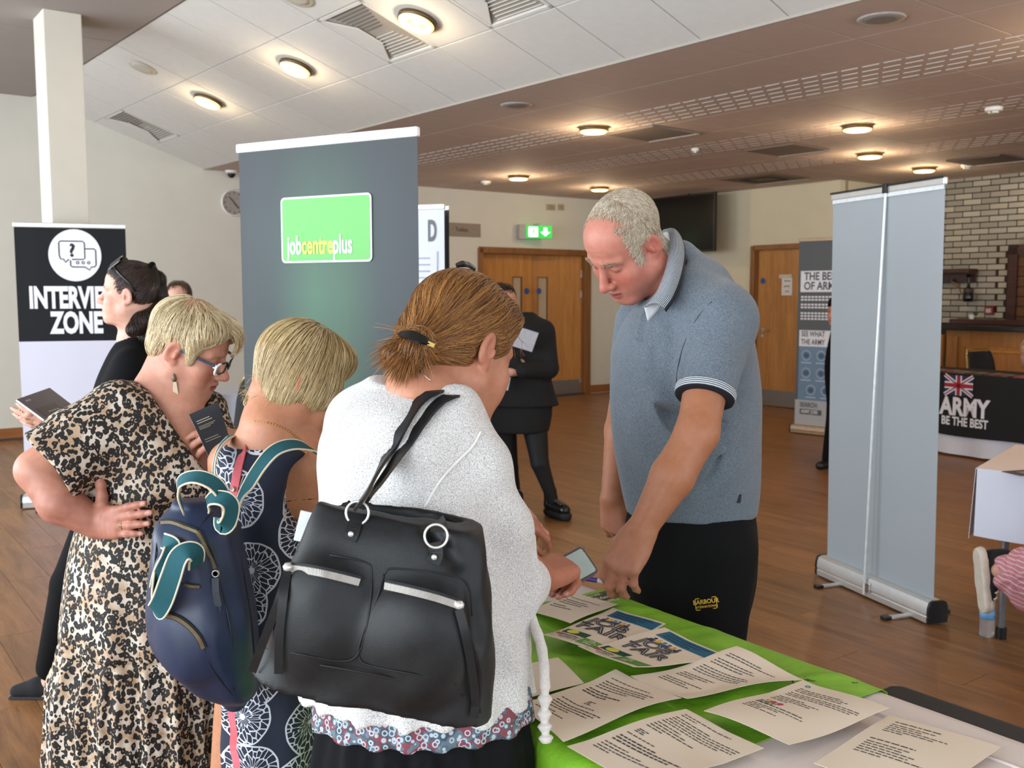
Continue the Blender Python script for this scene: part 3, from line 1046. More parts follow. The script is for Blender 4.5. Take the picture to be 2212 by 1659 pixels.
# ================================================================== BAR
XB = 0.12
(yl, zt), (yr, zt2) = on_side(2040, 703, XB), on_side(2330, 712, XB)
bar = empty('bar_counter', room(XB, 0, 0), RR)
tag(bar, 'oak panelled bar counter with dark top in front of the brick wall', 'bar')
BW = yl - yr
ym = (yl + yr) / 2
MB().box((0.2, ym, zt - 0.02), (0.55, BW + 0.06, 0.05), bev=0.008).build('counter_top', mat('black_bar_top', '#1b1a1c', 0.35), bar)
MB().box((0.52, ym, zt + 0.035), (0.32, BW + 0.3, 0.06), bev=0.008).build('raised_shelf', M_DARKWOOD, bar)
MB().box((0.25, ym, (zt - 0.05) / 2), (0.4, BW, zt - 0.05)).build('bar_body', M_OAKB, bar)
pn = [(yl - 0.25, yl - 0.25 - 0.95)]
yy = yl - 0.22
while yy > yr + 0.2:
 w_ = 0.98
 MB().box((0.036, yy - w_ / 2, 0.5), (0.03, w_ - 0.05, 0.82), bev=0.004).build('panel', M_OAKB, bar)
 fr = MB()
 for a in (-1, 1):
  fr.box((0.018, yy - w_ / 2 + a * (w_ / 2 - 0.06), 0.5), (0.02, 0.03, 0.74), bev=0.004)
  fr.box((0.018, yy - w_ / 2, 0.5 + a * 0.36), (0.02, w_ - 0.1, 0.03), bev=0.004)
 fr.build('panel_moulding', wood_mat('oak_moulding', '#a96c22', '#c78a35', 0.4, 0.9, 'Z', 0.05) if 'oak_moulding' not in MATS else MATS['oak_moulding'], bar)
 yy -= w_
MB().box((0.02, yl - 0.09, 0.52), (0.03, 0.12, 0.98), bev=0.004).build('end_post', M_OAKB, bar)
MB().box((0.02, yl + 0.16, 0.52), (0.06, 0.3, 1.0), bev=0.004).build('flap_panel', M_OAKB, bar)
MB().box((-0.03, yl + 0.12, 0.62), (0.14, 0.22, 0.03), bev=0.004).build('flap_shelf', M_DARKWOOD, bar)
ys, zs = on_side(2072, 591, BX - 0.12)
sh_ = empty('bottle_shelf', room(BX - 0.12, ys + 0.06, zs), RR)
tag(sh_, 'dark red wooden bottle shelf on the white brick wall', 'shelf')
MB().box((0, 0, 0.03), (0.2, 0.46, 0.05), bev=0.004).build('shelf_board', M_DARKWOOD, sh_)
MB().box((0.07, 0, -0.05), (0.03, 0.46, 0.12), bev=0.004).build('shelf_back', M_DARKWOOD, sh_)
for i, (px, py, lb) in enumerate(((2092, 622, 'dark spirit bottle hanging upside down below the wall shelf'),)):
 yb_, zb_ = on_side(px, py, BX - 0.13)
 o = empty('spirit_bottle', room(BX - 0.13, yb_, zb_), RR)
 tag(o, lb, 'bottle')
 MB().lathe([(0, -0.16), (0.055, -0.16), (0.06, -0.12), (0.05, -0.03), (0.018, 0.02), (0.016, 0.1), (0.03, 0.16), (0, 0.16)], 16).build('bottle_glass', mat('black_bottle', '#0c0a0a', 0.2), o, smooth=True)
 MB().lathe([(0.056, -0.06), (0.058, -0.06), (0.054, -0.01), (0.05, -0.01), (0.056, -0.06)], 16).build('bottle_label', mat('dull_bottle_label', '#4a4038', 0.6), o, smooth=True)
yb_, zb_ = on_side(2066, 612, BX - 0.12)
o = empty('hanging_tool', room(BX - 0.12, yb_, zb_), RR)
tag(o, 'thin tan tool hanging from the bottle shelf', 'tool')
MB().tube([(0, 0.08, 0.02), (0, 0.0, -0.01), (0, -0.05, -0.08), (0, -0.07, -0.13)], [0.012, 0.014, 0.01, 0.006], 8).build('tool_arm', mat('tan_wood_tool', '#7a5a38', 0.6), o)
MB().lathe([(0, -0.02), (0.02, -0.02), (0.02, 0.03), (0, 0.03)], 10, Matrix.Translation((0, 0.07, 0.03))).build('tool_head', M_BLACKP, o)
yf, zf = on_side(2137, 671, BX - 0.04)
o = empty('fire_alarm_box', room(BX - 0.035, yf, zf), RR)
tag(o, 'small red fire alarm call point on the brick wall', 'fire alarm')
MB().box((0, 0, 0), (0.05, 0.1, 0.1), bev=0.006).build('alarm_case', mat('fire_red', '#7c1f22', 0.4), o)
MB().box((-0.027, 0, 0.0), (0.004, 0.06, 0.05), bev=0.001).build('alarm_window', mat('alarm_glass', '#b8a8a4', 0.3), o)
yf, zf = on_side(2108, 681, XB + 0.5)
o = empty('small_pot_plant', room(XB + 0.5, yf, zt + 0.065), RR)
tag(o, 'tiny green plant in a white pot on the bar', 'plant')
MB().lathe([(0, 0), (0.025, 0), (0.033, 0.05), (0.028, 0.05), (0, 0.045)], 14, Matrix.Translation((0, 0.05, 0))).build('pot', M_WHITEP, o, smooth=True, angle=40)
lm = MB()
for k in range(14):
 a = k * 2.4
 lm.add([(0.0, 0, 0.03), (0.02 * math.cos(a + .4), 0.02 * math.sin(a + .4), 0.06), (0.045 * math.cos(a), 0.045 * math.sin(a), 0.08 + 0.015 * (k % 3)), (0.02 * math.cos(a - .4), 0.02 * math.sin(a - .4), 0.06)], [(0, 1, 2, 3)])
lm.build('leaves', mat('plant_green', '#3d6b32', 0.6), o)
# ================================================================== ROLLER BANNERS
def roller_banner(name, label, A, B, H, front, graphics=None, base_mat=None, feet=True, toward=1, back=None, lean=0.0, base_h=0.085, base_w=0.1, bar_mat=None, pole=True):
 A, B = Vector((A[0], A[1], 0)), Vector((B[0], B[1], 0))
 d = B - A
 L = d.length
 e = empty(name, A, (0, 0, math.atan2(d.y, d.x)))
 tag(e, label, 'banner', 'roll-up banner stands')
 bm_ = base_mat or MATS['banner_aluminium']
 W = L - 0.03
 # extruded aluminium cassette with ridges
 prof = [(-.5, 0), (.5, 0), (.52, .25), (.48, .3), (.52, .4), (.5, .7), (.42, .92), (.25, 1), (-.25, 1), (-.42, .92), (-.5, .7), (-.52, .4), (-.48, .3), (-.52, .25)]
 Mx = Matrix(((0, 0, 1, 0.0), (1, 0, 0, 0), (0, 1, 0, 0.012), (0, 0, 0, 1)))
 MB().prism([(a * base_w, b * base_h) for a, b in prof], L, Mx).build('base_cassette', bm_, e, smooth=True, angle=25)
 for xx in (-0.004, L + 0.004):
  MB().prism([(a * base_w * 1.04, b * base_h * 1.03) for a, b in prof], 0.014, Matrix(((0, 0, 1, xx - 0.007), (1, 0, 0, 0), (0, 1, 0, 0.011), (0, 0, 0, 1)))).build('end_cap', M_BLACKP, e)
 if feet:
  for xx in (0.16 * L, 0.78 * L):
   MB().box((xx, 0.0, 0.008), (0.032, 0.34, 0.012), bev=0.003).build('foot', bm_, e)
   for s in (-1, 1):
    MB().box((xx, s * 0.165, 0.009), (0.034, 0.04, 0.017), bev=0.004).build('foot_cap', M_BLACKP, e)
 x0, x1 = 0.02, L - 0.02
 z0, z1 = base_h + 0.005, H
 def fn(x, z, off=0.0):
  t = (z - z0) / (z1 - z0)
  wv = 0.0011 * math.sin(9 * x + 2 * t) * math.sin(math.pi * min(1, max(0, t))) + 0.0006 * math.sin(31 * x) * t
  off = off + (0.0035 if off else 0)
  return Vector((x, -off + wv - lean * t, z))
 pm_ = MB().sheet(lambda u, v: fn(x0 + (x1 - x0) * u, z0 + (z1 - z0) * v), 28, 36, 0.0012, (0, 1, 0)).build('banner_sheet', front, e, smooth=True, angle=60)
 MB().box((L / 2, -lean, z1 + 0.012), (L - 0.03, 0.022, 0.034), bev=0.006).build('top_rail', bar_mat or bm_, e)
 if pole:
  MB().tube([(L / 2, 0.03, 0.03), (L / 2, 0.025, z1 * 0.5), (L / 2, -lean + 0.012, z1 + 0.01)], 0.0065, 10).build('support_pole', M_CHROME, e, smooth=True, angle=50)
 if graphics:
  graphics(e, fn, x0, x1, z0, z1)
 return e
mat('banner_aluminium', '#d2d2d0', 0.32, 0.6, 0.04)
M_TXTW = mat('print_white', '#e9e9f0', 0.7, var=0.01)
M_TXTK = mat('print_black', '#17171a', 0.7, var=0.01)
def gmesh(name, m, parent, fn):
 mb = MB()
 fn(mb)
 return mb.build(name, m, parent)
def grid_text(s, hgt, xs, cx, cz, fn, off, mb, bold=0.02, align='CENTER'):
 text(s, hgt, xs, lambda x, y: fn(cx + x, cz + y, off), mb, bold, align)
# --- dark green job centre banner
def two_tone(name, stops, axis='X', rough=0.55):
 t = NT(name)
 co = t.coords('Object')
 sp = t.n('ShaderNodeSeparateXYZ')
 t.l(co, sp.inputs[0])
 return t, sp
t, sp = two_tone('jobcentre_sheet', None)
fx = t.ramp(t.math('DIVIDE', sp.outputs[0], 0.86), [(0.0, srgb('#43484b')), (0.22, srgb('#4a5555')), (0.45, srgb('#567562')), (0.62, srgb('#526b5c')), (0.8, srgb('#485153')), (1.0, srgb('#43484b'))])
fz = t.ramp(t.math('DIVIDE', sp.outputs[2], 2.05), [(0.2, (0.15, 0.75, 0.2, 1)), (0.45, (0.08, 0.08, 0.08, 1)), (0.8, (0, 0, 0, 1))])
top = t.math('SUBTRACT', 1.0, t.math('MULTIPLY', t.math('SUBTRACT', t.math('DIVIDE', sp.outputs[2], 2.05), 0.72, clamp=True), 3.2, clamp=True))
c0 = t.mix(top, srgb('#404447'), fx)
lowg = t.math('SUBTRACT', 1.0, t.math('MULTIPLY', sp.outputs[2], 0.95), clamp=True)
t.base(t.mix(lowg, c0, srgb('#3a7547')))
t.setv('Roughness', 0.7)
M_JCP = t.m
def jcp_gfx(e, fn, x0, x1, z0, z1):
 cx, cz, w_, h_ = 0.448, 1.720, 0.428, 0.246
 gmesh('logo_border', M_TXTW, e, lambda mb: face(mb, rrect(w_, h_, 0.018, 4, cx, cz), lambda x, y: fn(x, y, 0.0022)))
 gmesh('logo_panel', mat('logo_green', '#63b358', 0.5, var=0.01), e, lambda mb: face(mb, rrect(w_ - .014, h_ - .014, 0.013, 4, cx, cz), lambda x, y: fn(x, y, 0.003)))
 hh = 0.068
 mb1, mb2 = MB(), MB()
 grid_text('job', hh, 0.585, cx - 0.185, cz - 0.060, fn, 0.0036, mb1, 0.022, 'LEFT')
 grid_text('centre', hh, 0.585, cx - 0.112, cz - 0.060, fn, 0.0036, mb2, 0.022, 'LEFT')
 mb1.build('lettering', M_TXTW, e)
 mb1 = MB()
 grid_text('plus', hh, 0.585, cx + 0.036, cz - 0.060, fn, 0.0036, mb1, 0.022, 'LEFT')
 mb1.build('lettering', M_TXTW, e)
 mb2.build('lettering_yellow', mat('print_yellow', '#e6dc6a', 0.7, var=0.01), e)
 sq = MB()
 for (sx, sz, s) in ((0.40, 0.80, 0.09), (0.52, 0.78, 0.12), (0.46, 0.92, 0.06), (0.40, 0.66, 0.07), (0.58, 0.93, 0.08)):
  for q in (1.0, 0.55):
   a = s * q / 2
   th = 0.012
   strokes([[(sx - a, sz - a), (sx + a, sz - a)], [(sx + a, sz - a - th / 2), (sx + a, sz + a + th / 2)], [(sx + a, sz + a), (sx - a, sz + a)], [(sx - a, sz + a + th / 2), (sx - a, sz - a - th / 2)]], th, lambda x, y: fn(x, y, 0.0026), sq)
 sq.build('square_motif', M_TXTW, e)
ja, jb = PZ(507, 318, 2.05), PZ(912, 278, 2.05)
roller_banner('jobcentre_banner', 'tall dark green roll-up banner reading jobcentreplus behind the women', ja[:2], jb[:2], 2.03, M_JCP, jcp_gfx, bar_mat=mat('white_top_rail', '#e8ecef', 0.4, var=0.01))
# --- interview zone banner
t, sp = two_tone('interview_sheet', None)
isb = t.math('GREATER_THAN', sp.outputs[2], 1.155)
t.base(t.mix(isb, srgb('#d3d3e2'), srgb('#0d0e13')))
t.setv('Roughness', 0.6)
t.setv('Specular IOR Level', 0.25)
M_INT = t.m
def int_gfx(e, fn, x0, x1, z0, z1):
 L = x1 + 0.02
 k = L / 0.81
 cx, cz = 0.43 * k, 1.745
 f1 = lambda x, y: fn(cx + x, cz + y, 0.002)
 gmesh('white_disc', M_TXTW, e, lambda mb: disc(mb, 0, 0, 0.168, f1, 40, ry=0.178))
 mb = MB()
 f2 = lambda x, y: fn(cx + x, cz + y, 0.003)
 lw_ = 0.0075
 A = rrect(0.165, 0.115, 0.012, 3, -0.02, 0.035)
 A = [p for p in A]
 # first bubble outline with tail
 strokes([[(-0.1, 0.085), (-0.1, 0.0), (-0.092, -0.025), (-0.072, -0.028), (-0.062, -0.048), (-0.04, -0.028)], [(-0.1, 0.085), (-0.09, 0.096), (0.05, 0.096), (0.062, 0.085), (0.062, -0.018), (0.052, -0.028), (-0.02, -0.028)]], lw_, f2, mb)
 strokes([[(0.066, 0.045), (0.122, 0.045), (0.132, 0.035), (0.132, -0.065), (0.122, -0.078), (0.1, -0.08), (0.09, -0.1), (0.06, -0.08), (-0.02, -0.08), (-0.03, -0.07), (-0.03, -0.035)]], lw_, f2, mb)
 for i in range(3):
  disc(mb, 0.015 + i * 0.035, -0.05, 0.011, f2, 14, 0.005)
 text('?', 0.085, 1.0, lambda x, y: f2(-0.018 + x, 0.03 + y), mb, 0.03)
 mb.build('speech_bubble_icon', M_TXTK, e)
 tb = MB()
 grid_text('INTERVIEW', 0.140, 0.575, 0.425 * k, 1.448, fn, 0.003, tb, 0.045)
 tb.build('lettering', M_TXTW, e)
 tb = MB()
 grid_text('ZONE', 0.140, 0.60, 0.425 * k, 1.275, fn, 0.003, tb, 0.045)
 tb.build('lettering', M_TXTW, e)
ia, ib = P(22, 482, 6.63), P(277, 487, 6.86)
roller_banner('interview_banner', 'black and white INTERVIEW ZONE roll-up banner in front of the pillar', ia[:2], ib[:2], 1.935, M_INT, int_gfx, pole=True)
# --- white banner and black banner behind the job centre one
def wd_gfx(e, fn, x0, x1, z0, z1):
 tb = MB()
 grid_text('D', 0.125, 0.46, x1 - 0.050, 1.86, fn, 0.002, tb, 0.03, 'RIGHT')
 tb.build('lettering', mat('print_grey', '#6f7173', 0.7, var=0.01), e)
 ln = MB()
 strokes([[(x1 - 0.045, 1.74), (x1 - 0.055, 1.2)]], 0.006, lambda x, y: fn(x, y, 0.002), ln)
 for i in range(14):
  strokes([[(x1 - 0.2, 1.7 - i * 0.04), (x1 - 0.10, 1.7 - i * 0.04)]], 0.008, lambda x, y: fn(x, y, 0.002), ln)
 ln.build('fine_print', mat('print_grey_blue', '#a4aab8', 0.7), e)
wr = P(966, 441, 6.0)
roller_banner('white_banner', 'white roll-up banner with a grey letter D peeking out behind the jobcentre banner', (wr[0] - 0.78, 6.28), (wr[0], 6.0), 2.0, mat('white_banner_sheet', '#d7dae6', 0.5, var=0.01), wd_gfx)
wr2 = P(976, 446, 6.35)
roller_banner('black_banner', 'narrow sliver of a black roll-up banner right behind the white one', (wr2[0] - 0.8, 6.66), (wr2[0], 6.35), 2.02, mat('black_banner_sheet', '#26282b', 0.5, var=0.03))
# --- grey banner seen from behind
ga, gb = PZ(1781, 1243, 0), PZ(2022, 1350, 0)
M_GREYB = mat('grey_banner_back', '#a2aab0', 0.55, var=0.015, scale=3)
gbn = roller_banner('grey_banner', 'pale grey back of a roll-up banner with central pole on the wooden floor', gb[:2], ga[:2], 1.955, M_GREYB, None, base_h=0.1, base_w=0.1, lean=-0.03, pole=False)
L_ = (Vector(gb) - Vector(ga)).length
MB().tube([(L_ / 2 + 0.015, 0.058, 0.02), (L_ / 2, 0.05, 1.0), (L_ / 2 - 0.02, 0.04, 1.97)], 0.0075, 10).build('support_pole', mat('white_pole', '#dfe6e8', 0.3, 0.3), gbn, smooth=True, angle=50)
MB().box((L_ / 2 - 0.02, 0.035, 1.97), (0.03, 0.035, 0.045), bev=0.004).build('pole_clip', M_BLACKP, gbn)
MB().box((L_ / 2, 0.056, 0.06), (0.05, 0.01, 0.05), bev=0.003).build('pole_socket', M_CHROME, gbn)
MB().box((L_ / 2, 0.044, 1.984), (L_ - 0.028, 0.006, 0.010), bev=0.002).build('rail_edge', M_BLACKP, gbn)
MB().box((L_ / 2, 0.034, 1.945), (L_ - 0.045, 0.004, 0.026), bev=0.001).build('sheet_hem', mat('white_hem', '#e3e8ea', 0.5), gbn)
# --- army information banner by the side door
t, sp = two_tone('army_sheet', None)
lo_ = t.math('LESS_THAN', sp.outputs[2], 0.95)
hi_ = t.math('LESS_THAN', sp.outputs[2], 0.36)
mx = t.math('GREATER_THAN', sp.outputs[0], 0.05)
c = t.mix(t.math('MULTIPLY', lo_, mx), srgb('#54585c'), srgb('#6f8aa6'))
t.base(t.mix(hi_, c, srgb('#b4b6ba')))
t.setv('Roughness', 0.5)
M_ARM = t.m
def arm_gfx(e, fn, x0, x1, z0, z1):
 for (za_, zb_) in ((1.50, 1.72), (0.93, 1.10)):
  gmesh('title_panel', M_TXTW, e, lambda mb: face(mb, [(0.05, za_), (0.78, za_), (0.78, zb_), (0.05, zb_)], lambda x, y: fn(x, y, 0.002)))
 tb = MB()
 grid_text('THE BEST', 0.08, 0.84, 0.09, 1.66, fn, 0.003, tb, 0.02, 'LEFT')
 grid_text('OF ARMY', 0.08, 0.84, 0.09, 1.56, fn, 0.003, tb, 0.02, 'LEFT')
 tb.build('lettering', mat('print_slate', '#4a5160', 0.7), e)
 tb = MB()
 grid_text('SEE WHAT', 0.055, 0.72, 0.075, 1.06, fn, 0.003, tb, 0.015, 'LEFT')
 grid_text('THE ARMY', 0.055, 0.72, 0.075, 0.975, fn, 0.003, tb, 0.015, 'LEFT')
 tb.build('lettering', mat('print_slate', '#4a5160', 0.7), e)
 tb = MB()
 grid_text('SEARCH', 0.05, 0.75, 0.08, 0.31, fn, 0.003, tb, 0.02, 'LEFT')
 tb.build('lettering_grey', mat('print_grey', '#6f7173', 0.7), e)
 gmesh('button_panel', mat('print_dark_grey', '#5b5d60', 0.7), e, lambda mb: face(mb, [(0.08, 0.21), (0.33, 0.21), (0.33, 0.265), (0.08, 0.265)], lambda x, y: fn(x, y, 0.002)))
 tb = MB()
 grid_text('ARMY JOBS', 0.036, 0.75, 0.095, 0.238, fn, 0.003, tb, 0.015, 'LEFT')
 for i, z in enumerate((1.44, 1.41, 1.36, 1.33, 1.27, 1.24, 1.21)):
  for k in range(9):
   face(tb, [(0.06 + k * 0.04, z), (0.09 + k * 0.04, z), (0.09 + k * 0.04, z + 0.018), (0.06 + k * 0.04, z + 0.018)], lambda x, y: fn(x, y, 0.003))
 tag(tb.build('lettering_white', M_TXTW, e), kind='stuff')
 ic, it = MB(), MB()
 for r_, z in enumerate((0.835, 0.65, 0.47)):
  for c_ in range(4):
   cx = 0.14 + c_ * 0.17 + (0.06 if r_ == 2 else 0)
   if cx > 0.78:
    continue
   disc(ic, cx, z, 0.055, lambda x, y: fn(x, y, 0.0025), 20, 0.045)
   disc(it, cx, z, 0.028, lambda x, y: fn(x, y, 0.0025), 8)
   face(ic, [(cx - .06, z - .085), (cx + .06, z - .085), (cx + .06, z - .07), (cx - .06, z - .07)], lambda x, y: fn(x, y, 0.0025))
 tag(ic.build('icon_rings', mat('print_pale_blue', '#a9bdd6', 0.7), e), kind='stuff')
 tag(it.build('icons', mat('print_blue_grey', '#4d6484', 0.7), e), kind='stuff')
ba, bb = PZ(1712, 934, 0), PZ(1783, 942, 0)
bd = (Vector(bb) - Vector(ba)).normalized() * 0.86
be = Vector(ba) + bd
roller_banner('army_banner', 'tall grey and blue army jobs roll-up banner beside the oak door', ba[:2], (be.x, be.y), 2.03, M_ARM, arm_gfx, base_mat=mat('champagne_base', '#b39a80', 0.4, 0.4), feet=False)
# ================================================================== ARMY TABLE
Aw = np.array(PZ(2042, 807, 0.75))
tt = np.array([0.5, -0.866])
a0 = Vector((Aw[0], Aw[1], 0)) - Vector((tt[0], tt[1], 0)) * 0.75
at = empty('army_table', a0, (0, 0, math.atan2(tt[1], tt[0])))
tag(at, 'trestle table behind the grey banner under a black army cloth', 'table')
MB().box((0.9, 0.35, 0.735), (1.8, 0.7, 0.025), bev=0.004).build('table_top', mat('grey_table_top', '#8c8a86', 0.6), at)
for xx in (0.15, 1.65):
 for yy in (0.1, 0.6):
  MB().tube([(xx, yy, 0.0), (xx, yy, 0.725)], 0.014, 8).build('leg', M_STEEL, at)
def drape(e, x0, x1, y, z0, z1, m, name, amp=0.012, dirn=-1):
 return MB().sheet(lambda u, v: Vector((x0 + (x1 - x0) * u, y + dirn * (amp * (1 - v) * (1 + math.sin(u * (x1 - x0) * 17)) + 0.001), z0 + (z1 - z0) * v + (0.008 * math.sin(u * 9) if v == 0 else 0))), 60, 14, 0.002, (0, 1, 0)).build(name, m, e, smooth=True, angle=60)
wc = empty('white_tablecloth', a0, (0, 0, math.atan2(tt[1], tt[0])))
tag(wc, 'white tablecloth hanging below the black army cloth', 'tablecloth')
M_CLW = mat('white_cotton_cloth', '#d9d9e4', 0.85, var=0.015, scale=6, bump=0.08, bscale=600)
drape(wc, -0.02, 1.82, -0.006, 0.03, 0.752, M_CLW, 'cloth_drop')
MB().box((0.9, 0.35, 0.7515), (1.84, 0.72, 0.003)).build('cloth_top', M_CLW, wc)
bc = empty('army_cloth', a0, (0, 0, math.atan2(tt[1], tt[0])))
tag(bc, 'black cloth reading ARMY BE THE BEST with union flag', 'tablecloth')
M_CLK = mat('black_cloth', '#101116', 0.8, var=0.1, scale=6)
drape(bc, 0.0, 1.8, -0.034, 0.20, 0.757, M_CLK, 'cloth_drop', 0.004)
MB().box((0.9, 0.34, 0.756), (1.8, 0.70, 0.003)).build('cloth_top', M_CLK, bc)
ff = lambda x, y: Vector((0.75 + x, -0.0435, y))
FX0, FX1, FZ0, FZ1 = 0.03, 0.315, 0.565, 0.745
fl = MB()
face(fl, [(FX0, FZ0), (FX1, FZ0), (FX1, FZ1), (FX0, FZ1)], ff)
fl.build('flag_field', mat('flag_blue', '#26335f', 0.8), bc)
f2 = lambda x, y: ff(x, y) + Vector((0, -0.001, 0))
f3 = lambda x, y: ff(x, y) + Vector((0, -0.002, 0))
mw, mr = MB(), MB()
cxm, czm = (FX0 + FX1) / 2, (FZ0 + FZ1) / 2
strokes([[(FX0, FZ0), (FX1, FZ1)], [(FX0, FZ1), (FX1, FZ0)]], 0.034, f2, mw)
strokes([[(cxm, FZ0), (cxm, FZ1)], [(FX0, czm), (FX1, czm)]], 0.062, f2, mw)
strokes([[(FX0, FZ0), (FX1, FZ1)], [(FX0, FZ1), (FX1, FZ0)]], 0.012, f3, mr)
strokes([[(cxm, FZ0), (cxm, FZ1)], [(FX0, czm), (FX1, czm)]], 0.035, lambda x, y: ff(x, y) + Vector((0, -0.003, 0)), mr)
mw.build('flag_white', M_TXTW, bc)
mr.build('flag_red', mat('flag_red', '#a3283a', 0.8), bc)
tb = MB()
text('ARMY', 0.155, 0.82, lambda x, y: ff(x + 0.475, y + 0.455), tb, 0.04, 'RIGHT')
tb.build('lettering', M_TXTW, bc)
tb = MB()
text('BE THE BEST', 0.075, 0.78, lambda x, y: ff(x + 0.475, y + 0.325), tb, 0.03, 'RIGHT')
tb.build('lettering', M_TXTW, bc)
for i in range(9):
 lx_ = 0.45 + i * 0.14
 cl = ['#7a4a3c', '#5c4a40', '#8a3b33', '#6a5a4c', '#4c443c'][i % 5]
 o = empty('leaflet', a0 + Vector((tt[0], tt[1], 0)) * lx_ + Vector((-tt[1], tt[0], 0)) * (0.12 + 0.02 * (i % 3)) + Vector((0, 0, 0.7585)), (0, 0, math.atan2(tt[1], tt[0]) + 0.15 * math.sin(i * 2)))
 tag(o, ('first second third fourth fifth sixth seventh eighth ninth'.split())[i] + ' glossy leaflet counted from the grey banner along the black army table', 'leaflet', 'leaflets on the army table')
 MB().box((0, 0, 0.006), (0.12, 0.19, 0.012), bev=0.001).build('pages', mat('leaflet_' + cl[1:], cl, 0.4, var=0.4, scale=25), o)
 MB().box((0, 0.02, 0.0125), (0.08, 0.06, 0.001)).build('cover_print', mat('leaflet_print', '#a08a78', 0.5, var=0.4, scale=40), o)
# ================================================================== MAIN TABLE
T_T = Vector((0.606, -0.795, 0)).normalized()
T_N = Vector((0.795, 0.606, 0)).normalized()
ZTAB = 0.745
def tp(t, n, z=ZTAB):
 return T_T * t + T_N * n + Vector((0, 0, z))
T0, T1, N0, N1 = -1.83, -0.02, 0.985, 1.605
ta = math.atan2(T_T.y, T_T.x)
tb_ = empty('trestle_table', T_T * T0 + T_N * N0, (0, 0, ta))
tag(tb_, 'long trestle table between the man and the women', 'table')
TL, TW = T1 - T0, N1 - N0
MB().box((TL / 2, TW / 2, ZTAB - 0.018), (TL - 0.01, TW - 0.01, 0.028), bev=0.006).build('table_top', mat('pale_table_top', '#b9b5ad', 0.6), tb_)
for xx in (0.22, TL - 0.22):
 for yy in (0.07, TW - 0.07):
  MB().tube([(xx, yy, 0.0), (xx, yy, ZTAB - 0.03)], 0.014, 8).build('leg', M_STEEL, tb_)
 MB().tube([(xx, 0.07, 0.12), (xx, TW - 0.07, 0.12)], 0.01, 8).build('crossbar', M_STEEL, tb_)
def cloth(e, x0, x1, y0, y1, z, drop_near, drop_far, m, th=0.002, wr=0.004, seed=0, ends=(0, 0), nx=90):
 r = 0.012
 W = y1 - y0
 tot = drop_near + W + drop_far
 rs = np.random.default_rng(seed)
 ph = rs.uniform(0, 6, 6)
 def pt(u, v):
  s = -drop_near + tot * v
  x = x0 + (x1 - x0) * u
  f = math.sin(x * 13 + ph[0]) + 0.6 * math.sin(x * 29 + ph[1]) + 0.4 * math.sin(x * 47 + ph[2])
  if s < 0:
   k = min(1, -s / 0.25)
   return Vector((x, y0 - r * 0.6 - k * 0.006 * (1.2 + 0.8 * f), z + max(s, -drop_near) - 0.002))
  if s > W:
   k = min(1, (s - W) / 0.25)
   return Vector((x, y1 + r * 0.6 + k * 0.02 * (1.2 + 0.8 * f), z - (s - W) - 0.002))
  edge = min(s, W - s)
  zz = z - max(0, (r - edge)) ** 2 / r * 0.6 if edge < r else z
  wv = wr * (math.sin(x * 21 + s * 9 + ph[3]) * math.sin(s * 17 + ph[4]) + 0.7 * max(0, math.sin(x * 37 - s * 23 + ph[5])) ** 3)
  return Vector((x, y0 + s, zz + max(0, wv) * (1.0 if edge > 0.02 else 0.3)))
 return MB().sheet(pt, nx, 70, th, (0, 0, 1) if False else (lambda u, v: (0, 0, 1) if -0.0 <= -drop_near + tot * v <= W else (0, -1 if v < 0.5 else 1, 0))).build('cloth', m, e, smooth=True, angle=75)
M_CLP = mat('pinkish_white_cloth', '#dcd0cb', 0.85, var=0.02, scale=5, bump=0.08, bscale=600)
e = empty('white_tablecloth', T_T * T0 + T_N * N0, (0, 0, ta))
tag(e, 'creased white tablecloth under the green cloth and job sheets', 'tablecloth')
cloth(e, -0.012, TL + 0.012, -0.004, TW + 0.004, ZTAB - 0.0005, 0.55, 0.5, M_CLP, 0.002, 0.0015, 3)
for yy in (0.16,):
 MB().tube([(0.9, TW - 0.10, ZTAB + 0.0015), (1.3, TW - 0.105, ZTAB + 0.003), (TL, TW - 0.10, ZTAB + 0.002)], 0.003, 6).build('cloth_crease', M_CLP, e, smooth=True)
t = NT('lime_green_cloth')
co = t.coords()
n1 = t.noise(7, 3, co)
t.base(t.ramp(n1.outputs[0], [(0.3, srgb('#66a01c')), (0.7, srgb('#86ba2c'))]))
t.setv('Roughness', 0.55)
nb_ = t.noise(26, 4, co)
t.bump(nb_.outputs[0], 0.35, 0.012)
M_LIME = t.m
e = empty('green_cloth', T_T * T0 + T_N * N0, (0, 0, ta))
tag(e, 'bright lime green cloth printed Civil Service across the table', 'tablecloth')
GX0, GX1 = 0.09, T_T.length * (-0.972 - T0)
cloth(e, GX0, GX1, -0.012, TW + 0.010, ZTAB + 0.0035, 0.42, 0.30, M_LIME, 0.0016, 0.0075, 9, nx=110)
gfn = lambda x, y: Vector((x, y, ZTAB + 0.0105))
tb = MB()
# lettering reads from the women's side: x along the table, y away from them
text('Civil Service', 0.020, 0.9, lambda x, y: gfn(GX1 - 0.075 + x * 0.62 + y * 0.3, TW - 0.062 + y + x * 0.62), tb, 0.012)
strokes([[(GX1 - 0.125, TW - 0.105), (GX1 - 0.098, TW - 0.128)]], 0.003, gfn, tb)
for k in range(5):
 strokes([[(GX1 - 0.115 + k * 0.006, TW - 0.075 + k * 0.004), (GX1 - 0.1 + k * 0.006, TW - 0.085 + k * 0.004)]], 0.004, gfn, tb)
tb.build('lettering', mat('dark_green_print', '#22320f', 0.7), e)
bx = MB()
face(bx, [(GX0 + 0.03, TW - 0.13), (GX0 + 0.11, TW - 0.13), (GX0 + 0.11, TW - 0.006), (GX0 + 0.03, TW - 0.006)], gfn)
bx.build('print_block', mat('olive_print_block', '#39402a', 0.6), e)
tb = MB()
